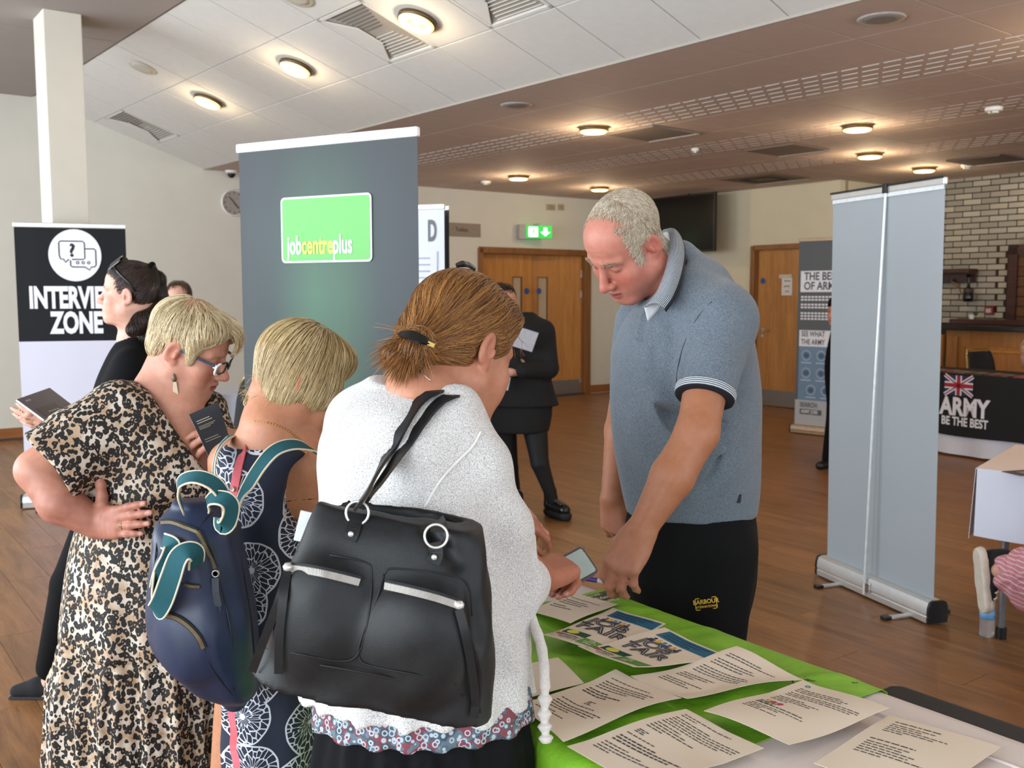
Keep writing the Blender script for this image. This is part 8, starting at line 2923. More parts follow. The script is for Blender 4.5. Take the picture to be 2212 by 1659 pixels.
MB().lathe([(0, 0.0005), (0.002, 0.0005), (0.002, 0), (0, 0)], 10, Mp @ Matrix.Translation((0.032, 0.02, 0.0028))).build('front_camera', M_BLACKP, ph_)
# ================================================================== BLACK TOTE BAG
te = empty('tote_bag', P(820, 1500, 1.35))
tag(te, 'large black leather tote bag with silver zips over the woman\'s shoulder', 'handbag')
to_ = np.array(te.location)
T = Sdf()
T.loft(px_secs([(690, 1010, 1080, 1.355, 0.035), (668, 1036, 1130, 1.345, 0.052), (630, 1050, 1210, 1.335, 0.062), (600, 1060, 1300, 1.33, 0.07), (570, 1066, 1390, 1.33, 0.074), (548, 1068, 1450, 1.33, 0.076), (560, 1064, 1560, 1.33, 0.076)]), 0.02, cap_z=0.01, pw=3.2)
# slanted top and base
pa_, pb_ = P(670, 1086, 1.33), P(1030, 1142, 1.33)
nt = nrm(np.cross(pb_ - pa_, V3(0, 1, 0)))
nt = nt if nt[2] > 0 else -nt
T.plane(pa_, nt)
pa2, pb2 = P(545, 1436, 1.33), P(1040, 1536, 1.33)
nb2_ = nrm(np.cross(pb2 - pa2, V3(0, 1, 0)))
nb2_ = nb2_ if nb2_[2] < 0 else -nb2_
T.plane(pa2, nb2_)
T.ell(P(690, 1340, 1.27), V3(0.058, 0.028, 0.075), None, 0.03)
T.ell(P(900, 1390, 1.265), V3(0.070, 0.030, 0.075), None, 0.03)
for a, b, r_ in ((P(1012, 1190, 1.282), P(1036, 1400, 1.272), 0.009), (P(930, 1140, 1.30), P(985, 1215, 1.284), 0.008)):
 T.cap(a, b, r_, r_ * 0.8, 0.014, 'c')
# open mouth of the bag
T.ell(P(850, 1100, 1.365) + V3(0, 0, 0.02), V3(0.12, 0.022, 0.07), None, 0.006, 'c')
wrinkle(T, 0.0016, 40, 21)
V, Q = T.mesh(0.0044)
V = smooth_mesh(V, Q, 1)
t = NT('black_grained_leather')
co = t.coords()
vo = t.n('ShaderNodeTexVoronoi')
vo.inputs['Scale'].default_value = 420
t.l(co, vo.inputs['Vector'])
t.base(t.ramp(t.noise(60, 3, co).outputs[0], [(0.3, srgb('#0d0e10')), (0.7, srgb('#151719'))]))
t.setv('Roughness', 0.5)
t.setv('Specular IOR Level', 0.4)
t.bump(vo.outputs['Distance'], 0.05, 0.002)
M_LEA = t.m
me = fast_mesh('bag_body', V - to_, Q)
me.materials.append(M_LEA)
o = bpy.data.objects.new('bag_body', me)
COL.objects.link(o)
o.parent = te
ts2 = T.sampler(0.006)
M_SILV = mat('silver_zip', '#dcd9d3', 0.3, 0.55)
zipper([(626, 1226), (680, 1234), (730, 1245), (777, 1257)], 1.1, ts2, te, to_, 0.0095, M_SILV, 30, 0.003)
zipper([(831, 1264), (885, 1276), (940, 1290), (992, 1307)], 1.1, ts2, te, to_, 0.0095, M_SILV, 32, 0.003)
M_SEAM = mat('black_stitch', '#0b0b0c', 0.6)
for path in ([(640, 1190), (720, 1200), (790, 1215), (803, 1240), (796, 1330), (775, 1410), (735, 1428), (640, 1412), (568, 1398)], [(830, 1240), (850, 1228), (960, 1240), (1010, 1262), (1020, 1330)], [(830, 1240), (815, 1290), (780, 1380), (776, 1420), (800, 1438), (900, 1458), (985, 1478)], [(560, 1418), (700, 1438), (850, 1466), (1000, 1502)]):
 ps = spline([on_surface(ts2, P(a, b, 1.1), (0, 1, 0), 0.001) for a, b in path], 40)
 MB().tube([Vector(p - to_) for p in ps], 0.0014, 5).build('seam', M_SEAM, te, smooth=True)
def tassel(px0, paths):
 p0 = on_surface(ts2, P(px0[0], px0[1], 1.1), (0, 1, 0), 0.006)
 MB().lathe([(0, -0.005), (0.006, -0.003), (0.007, 0.002), (0.004, 0.006), (0, 0.006)], 12, Matrix.Translation(Vector(p0 - to_))).build('zip_slider', M_SILV, te, smooth=True)
 for pth in paths:
  ps = spline([p0 + V3(0, -0.004, -0.004)] + [on_surface(ts2, P(a, b, 1.1), (0, 1, 0), 0.006) for a, b in pth], 18)
  MB().ribbon([Vector(p - to_) for p in ps], [(0.05, -1, 0.05)] * 19, 0.0115, 0.0028).build('tassel', M_LEA, te, smooth=True, angle=50)
tassel((622, 1226), [[(605, 1290), (575, 1370), (545, 1450)], [(612, 1290), (604, 1370), (602, 1455)]])
tassel((992, 1308), [[(1005, 1370), (1020, 1450), (1030, 1540)], [(1010, 1380), (1032, 1460), (1024, 1550)]])
for (rx, ry), (tx, ty), tl_ in (((772, 1108), (758, 1140), 1), ((942, 1158), (938, 1190), 1)):
 pc = on_surface(ts2, P(rx, ry + 14, 1.1), (0, 1, 0), 0.006)
 pc = P(rx, ry, pc[1])
 MB().tube([Vector(pc - to_ + V3(0.0155 * math.cos(a), 0.002 * math.sin(a), 0.0155 * math.sin(a))) for a in np.linspace(0, 2 * math.pi, 25)], 0.0018, 8, False).build('ring', M_SILV, te, smooth=True)
 tp_ = [on_surface(ts2, P(a, b, 1.1), (0, 1, 0), 0.004) for a, b in ((rx - 3, ry + 14), (tx + 4, ty + 8), (tx - 4, ty + 26))]
 MB().ribbon([Vector(p - to_) for p in spline(tp_, 8)], [(0, -1, 0.1)] * 9, 0.019, 0.004).build('ring_tab', M_LEA, te)
 st = on_surface(ts2, P(tx, ty + 14, 1.1), (0, 1, 0), 0.008)
 MB().lathe([(0, 0.002), (0.003, 0.0015), (0.0042, 0), (0, 0)], 12, Matrix.Translation(Vector(st - to_)) @ Matrix.Rotation(math.pi / 2, 4, 'X')).build('stud', M_SILV, te, smooth=True)
strap('handle', [P(775, 1092, 1.288), P(800, 1050, 1.345)] + [on_surface(ksamp, P(a, b, 1.2), (0, 1, 0), 0.006) for a, b in ((836, 985), (868, 925), (905, 868), (940, 846))] + [P(985, 842, 1.68)], [(-0.6, -0.75, 0.2), (-0.6, -0.75, 0.2), (-0.6, -0.7, 0.4), (-0.55, -0.6, 0.55), (-0.4, -0.5, 0.75), (-0.1, -0.3, 0.95), (0.2, 0, 1)], 0.022, te, to_, 40, 0.0045, M_LEA, False)
strap('handle', [P(946, 1146, 1.292), P(949, 1134, 1.32), P(945, 1122, 1.38)], [(0, -1, 0.1), (0, -0.9, 0.3), (0, -0.9, 0.3)], 0.020, te, to_, 14, 0.0045, M_LEA, False)
strap('handle', [P(790, 1088, 1.305), P(812, 1055, 1.36)] + [on_surface(ksamp, P(a, b, 1.2), (0, 1, 0), 0.006) for a, b in ((868, 975), (905, 920), (945, 872), (975, 856))] + [P(1010, 858, 1.68)], [(-0.6, -0.75, 0.2), (-0.55, -0.75, 0.3), (-0.5, -0.7, 0.45), (-0.45, -0.6, 0.6), (-0.35, -0.5, 0.75), (-0.1, -0.3, 0.95), (0.2, 0, 1)], 0.021, te, to_, 40, 0.0045, M_LEA, False)
# papers sticking out of the bag
o = empty('folded_leaflet', P(668, 1140, 1.38))
tag(o, 'white folded leaflet poking out of the black tote bag', 'leaflet')
MB().box((0, 0, 0), (0.035, 0.004, 0.045), rot=(0, 0.25, 0.1), bev=0.001).build('pages', mat('bright_paper_b', '#dfe3ea', 0.7), o)
MB().box((0.004, -0.0027, -0.004), (0.014, 0.001, 0.02), rot=(0, 0.25, 0.1)).build('cover_print', mat('leaflet_grey_print', '#5d6470', 0.6), o)
# ================================================================== PERSON: dark haired woman in black, far left
H5 = Head(frame((-0.99, -0.11, 0.06), (0.07, -0.10, 1.0)), (-1.311, 3.35, 1.479), 0.86)
B = Sdf()
H5.build(B, jaw=0.92, nose=0.9, full=1.02, chin2=0.5)
nb5 = P(292, 735, 3.38)
B.cap(H5.w(0, -0.03, -0.05), nb5, 0.050, 0.060, 0.03)
S5, E5, W5 = P(285, 795, 3.27), P(225, 935, 3.22), P(150, 912, 3.08)
B.loft(px_secs([(265, 330, 740, 3.38, 0.06), (240, 350, 790, 3.38, 0.09), (220, 355, 880, 3.38, 0.10), (215, 360, 1000, 3.38, 0.10)]), 0.03)
B.chain([S5, E5, W5], [0.045, 0.038, 0.027], 0.03)
h5 = Hand(W5, P(100, 910, 3.04) - W5, (0.1, -0.75, -0.55), 1, 0.95)
h5.build(B, [(15, 20, 10)] * 4, thumb=((0.6, 0.75, 0.2), (0.3, 0.9, 0.2), (0.1, 1, 0.1)), fat=1.05)
an5 = P(112, 1470, 3.47)
B.chain([P(230, 1140, 3.40), P(158, 1260, 3.36), an5, an5 + V3(-0.01, 0, -0.05)], [0.06, 0.05, 0.034, 0.034], 0.03)
B.chain([P(290, 1140, 3.45), V3(-1.28, 3.5, 0.45), V3(-1.25, 3.52, 0.05)], [0.06, 0.05, 0.036], 0.03)
lo0, hi0 = B.bounds()
hc = H5.c
V, Q = join_boxes(B, [(0.0036, hc - V3(0.2, 0.2, 0.15), hc + 0.19), (0.0065, lo0, np.array([hi0[0], hi0[1], hc[2] - 0.145]))])
V = smooth_mesh(V, Q, 1, 0.4)
cols = H5.colors(V, '#d3a490', '#b2605c', '#d07f72', '#3c2a22', 0.85, 0.9, 0.5)
pon = person('person', 'dark haired woman in black with sunglasses on her head, facing the far left', V, Q, cols)
for sx in (-1, 1):
 MB().lathe([(0, -0.0125), (0.006, -0.011), (0.0105, -0.006), (0.0125, 0), (0.0105, 0.006), (0.006, 0.011), (0, 0.0125)], 16, Matrix.Translation(Vector(H5.w(sx * 0.032, 0.0795, 0.008)))).build('eyeball', mat('eye_white', '#c9c2bb', 0.2), pon, smooth=True)
 MB().lathe([(0, 0.0), (0.0052, 0.0), (0.0052, -0.001), (0, -0.001)], 14, Matrix.Translation(Vector(H5.w(sx * 0.032, 0.0925, 0.008))) @ Vector(H5.d(0, 1, 0)).to_track_quat('Z', 'Y').to_matrix().to_4x4()).build('iris', mat('brown_iris', '#2c1f18', 0.15), pon)
T5 = Sdf()
T5.loft(px_secs([(272, 328, 716, 3.385, 0.055), (248, 348, 748, 3.38, 0.095), (226, 362, 790, 3.38, 0.12), (204, 368, 850, 3.38, 0.125), (196, 374, 910, 3.38, 0.125), (198, 378, 990, 3.38, 0.125), (188, 384, 1090, 3.39, 0.14), (184, 388, 1170, 3.40, 0.15)]), 0.03, cap_z=0.006)
T5.chain([S5 + V3(0.0, 0, 0.0), E5, W5 + V3(0.02, 0.01, 0)], [0.066, 0.055, 0.040], 0.04)
T5.cap(H5.w(0, -0.03, -0.05), nb5 + V3(0, 0, 0.02), 0.054, 0.060, 0.008, 'c')
wrinkle(T5, 0.003, 26, 31)
M_BLKJ = mat('matt_black_jersey', '#08080a', 0.9, spec=0.2, var=0.2, scale=30)
garment('black_top', T5, 0.0075, M_BLKJ, pon, 1)
TR5 = Sdf()
TR5.chain([P(232, 1130, 3.40), P(158, 1262, 3.36), P(110, 1440, 3.46)], [0.11, 0.075, 0.052], 0.04)
TR5.chain([P(290, 1140, 3.45), V3(-1.28, 3.5, 0.45), V3(-1.25, 3.52, 0.12)], [0.11, 0.08, 0.06], 0.04)
garment('black_trousers', TR5, 0.009, M_BLKJ, pon, 1)
for c_ in (an5, V3(-1.25, 3.52, 0.05)):
 Sx = Sdf().chain([V3(c_[0] + 0.03, c_[1], 0.035), V3(c_[0] - 0.05, c_[1], 0.035), V3(c_[0] - 0.125, c_[1] - 0.01, 0.024)], [0.036, 0.037, 0.024], 0.02)
 Sx.plane(V3(0, 0, 0.004), (0, 0, -1))
 sh, _, _ = garment('slip_on_shoe', Sx, 0.005, mat('black_canvas', '#131316', 0.9, bump=0.2), pon, 1)
 MB().box((c_[0] - 0.045, c_[1], 0.006), (0.20, 0.075, 0.010), bev=0.004).build('shoe_sole', mat('dark_grey_sole', '#26262a', 0.8), sh)
MB().box(Vector(an5 + V3(0.0, -0.037, -0.03)), (0.012, 0.003, 0.010)).build('shoe_tag', M_WHITEP, pon)
hdc = cap_mat('dark_brown_underlayer', '#120c0a', '#1f1512')
hdm = hair_mat('dark_brown_hair', '#160e0b', '#2a1c16', '#4a332a', 0.33)
tie5 = H5.loc(np.array([P(326, 583, 3.36)]))[0]
def flow5(q):
 d = tie5 - q
 return d / (np.linalg.norm(d, axis=1)[:, None] + 1e-6)
hair5, hs5 = hair_volume('hair', H5, [('e', (0, -0.012, 0.044), (0.080, 0.096, 0.090)), ('e', (0, -0.038, 0.0), (0.068, 0.052, 0.054)), ('e', (0, 0.03, 0.085), (0.06, 0.05, 0.04)), ('c', (0, -0.07, 0.06), tuple(tie5), 0.032, 0.018, 0.02)],
       hdc, hdm, pon, flow5, 4200, 0.12,
       carve=[('e', (0, 0.135, -0.01), (0.09, 0.085, 0.098), 0.012), ('e', (-0.09, 0.002, -0.012), (0.032, 0.026, 0.038), 0.010), ('e', (0, 0.07, -0.085), (0.1, 0.10, 0.07), 0.012)],
       seed=19, rad=0.00042, jitter=0.08)
PT5 = Sdf().chain([P(325, 583, 3.37), P(341, 602, 3.39), P(346, 650, 3.40), P(338, 700, 3.38), P(318, 728, 3.33)], [0.016, 0.022, 0.026, 0.034, 0.026], 0.012)
PT5.chain([P(342, 660, 3.38), P(308, 695, 3.32), P(288, 712, 3.28)], [0.022, 0.032, 0.022], 0.015)
V, Q = PT5.mesh(0.006)
me = fast_mesh('ponytail', V, Q)
me.materials.append(hdc)
pt = bpy.data.objects.new('ponytail', me)
COL.objects.link(pt)
pt.parent = pon
strands('ponytail_strands', hdm, pt, surf_sample(V, Q, 2600, 14), lambda P_: np.tile(V3(0.05, -0.05, -1), (len(P_), 1)) + 0.35 * np.sin(P_[:, 2:3] * 60) * V3(1, 0, 0), PT5.sampler(0.006), 10, 0.10, (-0.002, 0.004), 0.00045, 0.2, 3)
MB().tube([Vector(P(326, 585, 3.36) + V3(0.006 * math.cos(a), 0.024 * math.sin(a), 0.024 * math.cos(a))) for a in np.linspace(0, 6.283, 17)], 0.008, 8, False).build('hair_band', M_BLKJ, pon, smooth=True)
sgm = mat('black_sunglasses', '#0c0b0c', 0.12, coat=0.6)
for sx in (-1, 1):
 ln = MB().sheet(lambda u, v: Vector(H5.w(sx * (0.012 + 0.052 * u), 0.052 - 0.04 * (v - 0.5) - 0.10 * (0.012 + 0.052 * u) * 1.2, 0.130 + 0.035 * (v - 0.5) - 0.30 * (0.012 + 0.052 * u) + 0.006)), 8, 5, 0.003, tuple(H5.d(0, 0.3, 1)))
 ln.build('sunglasses_lens', sgm, pon, smooth=True, angle=50)
 MB().tube([Vector(H5.w(sx * x_, y_, z_)) for x_, y_, z_ in ((0.062, 0.045, 0.112), (0.082, 0.015, 0.085), (0.088, -0.02, 0.055), (0.086, -0.045, 0.022))], 0.0028, 6).build('sunglasses_arm', sgm, pon, smooth=True)
# purple folder in her hand
fq = [P(36, 863, 2.93), P(107, 838, 3.16), P(170, 886, 3.10), P(97, 908, 2.90)]
c_ = sum(fq) / 4
fo = empty('purple_folder', c_)
tag(fo, 'purple and black brochure held out flat by the woman in black', 'brochure')
fn_ = nrm(np.cross(fq[1] - fq[0], fq[3] - fq[0]))
fn_ = fn_ if fn_[2] > 0 else -fn_
ff_ = lambda u, v, o_=0.0: Vector((fq[0] * (1 - u) + fq[1] * u) * (1 - v) + (fq[3] * (1 - u) + fq[2] * u) * v - c_ + fn_ * o_)
MB().sheet(lambda u, v: ff_(u, v, -0.003), 4, 4, 0.005, tuple(fn_)).build('pages', mat('brochure_pages', '#cfd6d6', 0.6), fo)
MB().sheet(lambda u, v: ff_(u, v, 0.0005), 4, 4, 0.001, tuple(fn_)).build('cover', mat('deep_purple_cover', '#2b2440', 0.35, var=0.1), fo)
MB().grid(lambda u, v: ff_(0.12 + 0.55 * u, 0.52 + 0.42 * v, 0.0016), 4, 4).build('cover_picture', mat('brochure_dark_picture', '#1d1a1c', 0.4, var=0.6, scale=40), fo)
lb_ = MB()
for k in range(3):
 lb_.add([ff_(0.12 + 0.05 * k, 0.14, 0.0016), ff_(0.155 + 0.05 * k, 0.14, 0.0016), ff_(0.155 + 0.05 * k, 0.20, 0.0016), ff_(0.12 + 0.05 * k, 0.20, 0.0016)], [(0, 1, 2, 3)])
for k in range(4):
 lb_.add([ff_(0.30 + 0.08 * k, 0.74, 0.0022), ff_(0.36 + 0.08 * k, 0.74, 0.0022), ff_(0.36 + 0.08 * k, 0.78, 0.0022), ff_(0.30 + 0.08 * k, 0.78, 0.0022)], [(0, 1, 2, 3)])
lb_.build('cover_lettering', mat('brochure_white_print', '#a9a4b4', 0.5), fo)
# ================================================================== BACKGROUND PEOPLE (coarser)
def simple_hair(Hd, parent, dark, mid, light, long_=0.0, n=1500, seed=3, top=0.0):
 pr = [('e', (0, -0.016, 0.046 + top), (0.086, 0.104, 0.094)), ('e', (0, -0.045, 0.0), (0.082, 0.072, 0.07))]
 if long_:
  pr += [('c', (0.055, -0.03, -0.02), (0.06, -0.03, -long_), 0.04, 0.03), ('c', (-0.055, -0.03, -0.02), (-0.06, -0.03, -long_), 0.04, 0.03), ('c', (0, -0.07, -0.02), (0, -0.07, -long_), 0.05, 0.04)]
 return hair_volume('hair', Hd, pr, cap_mat('hair_under_' + str(seed), dark, mid), hair_mat('hair_' + str(seed), dark, mid, light), parent, lambda q: (q - V3(0, 0, 0.13)) * 4 + V3(0, 0, -1), n, 0.10,
        carve=[('e', (0, 0.13, -0.02), (0.08, 0.085, 0.095), 0.012), ('e', (0, 0.09, -0.09), (0.08, 0.10, 0.07), 0.012)], h=0.007, seed=seed, rad=0.0007)
# woman in black by the double doors
H6 = Head(frame((0.55, -0.80, -0.2), (0.1, -0.1, 1)), P(1086, 655, 6.35), 0.95)
B = Sdf()
H6.build(B)
B.cap(H6.w(0, -0.03, -0.05), P(1100, 715, 6.37), 0.05, 0.06, 0.03)
B.loft(px_secs([(1080, 1160, 720, 6.37, 0.07), (1070, 1180, 800, 6.37, 0.10), (1075, 1175, 900, 6.37, 0.11)]), 0.03)
e6a, w6a = P(1180, 795, 6.30), P(1105, 803, 6.18)
B.chain([P(1172, 715, 6.35), e6a, w6a], [0.045, 0.042, 0.03], 0.03)
B.chain([P(1068, 715, 6.42), P(1060, 800, 6.35), P(1125, 785, 6.22)], [0.045, 0.04, 0.03], 0.03)
h6 = Hand(w6a, V3(-0.9, -0.2, 0.1), (0, -0.8, 0.5), 1, 0.95)
h6.build(B, [(30, 40, 20)] * 4)
V, Q = B.mesh(0.0065)
V = smooth_mesh(V, Q, 1, 0.4)
wdo = person('person', 'woman in black ribbed suit with folded arms near the double doors', V, Q, H6.colors(V, '#c8967e', '#a85f58', '#c07060', '#3a2a22', 0.7, 0.8, 0.4))
simple_hair(H6, wdo, '#120d0b', '#241a15', '#3b2c24', 0.26, 1200, 23)
t = NT('black_ribbed_knit')
wv = t.n('ShaderNodeTexWave', bands_direction='X')
wv.inputs['Scale'].default_value = 26
t.l(t.coords(), wv.inputs['Vector'])
t.base(t.ramp(wv.outputs[1], [(0.2, srgb('#050506')), (0.9, srgb('#131316'))]))
t.setv('Roughness', 0.85)
t.bump(wv.outputs[1], 0.5, 0.01)
M_RIB = t.m
J6 = Sdf()
J6.loft(px_secs([(1080, 1155, 676, 6.38, 0.06), (1062, 1184, 700, 6.37, 0.11), (1055, 1194, 760, 6.36, 0.13), (1052, 1190, 800, 6.36, 0.13), (1046, 1198, 845, 6.36, 0.14), (1040, 1208, 874, 6.36, 0.15)]), 0.03, cap_z=0.006)
J6.chain([P(1174, 715, 6.35), P(1184, 795, 6.28), P(1130, 800, 6.18)], [0.075, 0.07, 0.05], 0.04)
J6.chain([P(1068, 715, 6.40), P(1062, 800, 6.30), P(1110, 785, 6.20)], [0.07, 0.065, 0.05], 0.04)
J6.cap(H6.w(0, 0, -0.05), P(1098, 700, 6.32), 0.05, 0.05, 0.01, 'c')
garment('ribbed_jacket', J6, 0.010, M_RIB, wdo, 1)
K6 = Sdf().loft(px_secs([(1052, 1194, 860, 6.37, 0.13), (1046, 1192, 900, 6.37, 0.14), (1048, 1186, 930, 6.37, 0.14)]), 0.02, cap_z=0.006)
garment('ribbed_skirt', K6, 0.010, M_RIB, wdo, 1)
L6 = Sdf().chain([P(1155, 920, 6.36), P(1166, 1000, 6.33), P(1196, 1085, 6.36)], [0.085, 0.06, 0.036], 0.03)
L6.chain([P(1088, 920, 6.40), P(1100, 1010, 6.45), P(1118, 1105, 6.50)], [0.085, 0.06, 0.036], 0.03)
garment('black_tights', L6, 0.010, mat('opaque_tights', '#08080a', 0.7), wdo, 1)
for pxy, yaw in (((1200, 1122), 0.35), ((1125, 1135), 0.5)):
 c_ = PZ(pxy[0], pxy[1] - 4, 0.0)
 dv = V3(math.cos(-yaw - 0.6), math.sin(-yaw - 0.6), 0)
 Sx = Sdf().chain([c_ - dv * 0.05 + V3(0, 0, 0.08), c_ + dv * 0.09 + V3(0, 0, 0.065)], [0.045, 0.042], 0.02).cap(c_ - dv * 0.05 + V3(0, 0, 0.08), c_ - dv * 0.06 + V3(0, 0, 0.17), 0.045, 0.045, 0.02)
 Sx.plane(V3(0, 0, 0.045), (0, 0, -1))
 sh, _, _ = garment('chunky_shoe', Sx, 0.007, mat('patent_black', '#0b0b0d', 0.25), wdo, 1)
 So = Sdf().cap(c_ - dv * 0.01 + V3(0, 0, 0.03), c_ + dv * 0.10 + V3(0, 0, 0.03), 0.048, 0.046, 0.01).ell(c_ - dv * 0.07 + V3(0, 0, 0.03), V3(0.04, 0.04, 0.035))
 So.plane(V3(0, 0, 0.004), (0, 0, -1)).plane(V3(0, 0, 0.052), (0, 0, 1))
 garment('platform_sole', So, 0.007, mat('rubber_platform', '#17171a', 0.7), sh, 1)
 for k in range(4):
  q = c_ + dv * (0.02 + 0.02 * k) + V3(0, 0, 0.118 - 0.005 * k)
  sd_ = V3(-dv[1], dv[0], 0) * 0.028
  MB().tube([Vector(q - sd_), Vector(q + V3(0, 0, 0.008)), Vector(q + sd_)], 0.003, 6).build('lace', mat('dull_gold_lace', '#6a6152', 0.6), sh)
o = empty('handout', P(1134, 733, 6.14))
tag(o, 'white handout with dark pictures held by the woman near the double doors', 'paper')
MB().box((0, 0, 0), (0.14, 0.004, 0.13), rot=(0.2, 0.3, 0.2), bev=0.001).build('paper_sheet', mat('white_handout', '#b9b9c2', 0.7), o)
MB().box((0.02, -0.004, 0.03), (0.03, 0.002, 0.03), rot=(0.2, 0.3, 0.2)).build('printed_picture', mat('handout_print', '#574a48', 0.7, var=0.5, scale=60), o)
MB().box((-0.04, -0.004, 0.02), (0.025, 0.002, 0.025), rot=(0.2, 0.3, 0.2)).build('printed_picture', MATS['handout_print'], o)
o = empty('badge_card', P(1092, 828, 6.14))
tag(o, 'small white lanyard card hanging in front of the woman near the doors', 'badge')
MB().box((0, 0, 0), (0.05, 0.003, 0.085), rot=(0, 0.2, 0.1), bev=0.002).build('card', mat('white_badge', '#b4b6ba', 0.5), o)
MB().tube([(0, 0, 0.042), (0.01, 0.04, 0.16), (0.03, 0.06, 0.3)], 0.003, 6).build('lanyard', M_BLACKP, o)
MB().box((0, -0.002, 0.0), (0.03, 0.001, 0.02), rot=(0, 0.2, 0.1)).build('card_print', mat('badge_print', '#6d7076', 0.6), o)
# person with glasses behind the ponytail
H7 = Head(frame((0.12, -1, -0.05), (0, 0, 1)), P(386, 648, 6.75), 0.98)
B = Sdf()
H7.build(B)
B.cap(H7.w(0, -0.02, -0.05), P(388, 735, 6.8), 0.05, 0.06, 0.03)
B.loft(px_secs([(350, 425, 735, 6.8, 0.08), (330, 445, 800, 6.8, 0.12), (335, 440, 950, 6.8, 0.12), (340, 435, 1080, 6.8, 0.11)]), 0.03)
B.chain([P(365, 1060, 6.8), V3(-2.38, 6.8, 0.05)], [0.08, 0.045], 0.03).chain([P(410, 1060, 6.8), V3(-2.22, 6.8, 0.05)], [0.08, 0.045], 0.03)
V, Q = B.mesh(0.0068)
wgl = person('person', 'person with brown hair and glasses whose face shows behind the dark ponytail', V, Q, H7.colors(V, '#cf9f8c', '#a85f58', '#c07060', '#5a4434', 0.7, 0.8, 0.4))
simple_hair(H7, wgl, '#2e2018', '#4d3828', '#7a5f48', 0.09, 900, 27)
J7 = Sdf().loft(px_secs([(352, 424, 728, 6.8, 0.10), (326, 448, 800, 6.8, 0.14), (330, 444, 950, 6.8, 0.14), (332, 442, 1080, 6.8, 0.14)]), 0.03, cap_z=0.006)
J7.chain([V3(-2.38, 6.8, 0.75), V3(-2.38, 6.8, 0.1)], [0.09, 0.06], 0.03).chain([V3(-2.22, 6.8, 0.75), V3(-2.22, 6.8, 0.1)], [0.09, 0.06], 0.03)
garment('dark_clothes', J7, 0.012, M_BLKJ, wgl, 1)
gm = MB()
for sx in (-1, 1):
 gm.tube([Vector(H7.w(sx * 0.034 + a, 0.108, 0.004 + b)) for a, b in rrect(0.05, 0.034, 0.012, 4) + rrect(0.05, 0.034, 0.012, 4)[:1]], 0.0022, 6, False)
gm.tube([Vector(H7.w(x_, 0.112, 0.008)) for x_ in (-0.01, 0, 0.01)], 0.002, 6)
gm.build('glasses_frame', mat('brown_glasses', '#4a2a2e', 0.3), wgl)
# person in black cap behind the grey banner
H8 = Head(frame((-0.8, -0.55, -0.1), (0, 0, 1)), P(1812, 672, 8.3), 1.0)
B = Sdf()
H8.build(B, male=True)
B.cap(H8.w(0, -0.02, -0.05), P(1822, 730, 8.3), 0.055, 0.06, 0.03)
B.loft(px_secs([(1800, 1845, 730, 8.32, 0.08), (1795, 1860, 790, 8.32, 0.11), (1800, 1860, 900, 8.32, 0.11)]), 0.03)
f8 = PZ(1795, 1000, 0.05)
B.chain([P(1815, 890, 8.3), f8], [0.08, 0.045], 0.03).chain([P(1840, 890, 8.35), f8 + V3(0.2, 0.1, 0)], [0.08, 0.045], 0.03)
V, Q = B.mesh(0.0075)
pbl = person('person', 'person in black clothes and cap half hidden behind the grey banner', V, Q, H8.colors(V, '#c98f78', '#a85f58', '#c07060', '#2a201c', 0.7, 0.8, 0.4))
J8 = Sdf().loft(px_secs([(1795, 1848, 716, 8.32, 0.10), (1783, 1868, 780, 8.32, 0.14), (1786, 1868, 860, 8.32, 0.14), (1790, 1866, 905, 8.32, 0.13)]), 0.03, cap_z=0.006)
J8.chain([P(1812, 890, 8.3), f8 + V3(0, 0, 0.03)], [0.10, 0.075], 0.03).chain([P(1842, 890, 8.35), f8 + V3(0.2, 0.1, 0.03)], [0.10, 0.075], 0.03)
J8.plane(V3(0, 0, 0.04), (0, 0, -1))
garment('black_clothes', J8, 0.012, M_BLKJ, pbl, 1)
C8 = Sdf().ell(H8.w(0, -0.015, 0.05), V3(0.092, 0.11, 0.098), H8.R)
C8.plane(H8.w(0, 0, 0.035), H8.d(0, 0.1, -1))
garment('knitted_cap', C8, 0.008, M_BLKJ, pbl, 1)
simple_hair(H8, pbl, '#0c0908', '#191310', '#2a211c', 0, 500, 29)
for d_ in (V3(0, 0, 0), V3(0.2, 0.1, 0)):
 Sx = Sdf().cap(f8 + d_ + V3(0, 0, 0.0), f8 + d_ + V3(-0.12, -0.08, -0.01), 0.045, 0.036, 0.02).plane(V3(0, 0, 0.004), (0, 0, -1))
 garment('shoe', Sx, 0.009, M_BLACKP, pbl, 1)
# seated blonde person behind the army table
H9 = Head(frame((-0.7, -0.7, -0.3), (-0.2, -0.2, 1)), P(2226, 762, 9.05), 1.0)
B = Sdf()
H9.build(B)
B.cap(H9.w(0, -0.02, -0.05), P(2236, 830, 9.15), 0.05, 0.06, 0.03)
B.loft(px_secs([(2205, 2270, 830, 9.15, 0.09), (2195, 2285, 870, 9.2, 0.12), (2200, 2280, 910, 9.2, 0.12)]), 0.03)
V, Q = B.mesh(0.008)
sbl = person('person', 'blonde haired person sitting behind the black army table at the right edge', V, Q, H9.colors(V, '#cf9f8c'))
simple_hair(H9, sbl, '#8b7552', '#b9a07a', '#dccaa6', 0.14, 900, 33)
J9 = Sdf().loft(px_secs([(2202, 2272, 826, 9.15, 0.10), (2190, 2290, 870, 9.2, 0.14), (2194, 2286, 915, 9.2, 0.14)]), 0.03, cap_z=0.006)
J9.chain([P(2215, 915, 9.1), V3(4.62, 8.95, 0.45), V3(4.55, 8.9, 0.06)], [0.09, 0.07, 0.05], 0.03)
J9.chain([P(2265, 915, 9.1), V3(4.85, 9.0, 0.45), V3(4.8, 8.95, 0.06)], [0.09, 0.07, 0.05], 0.03)
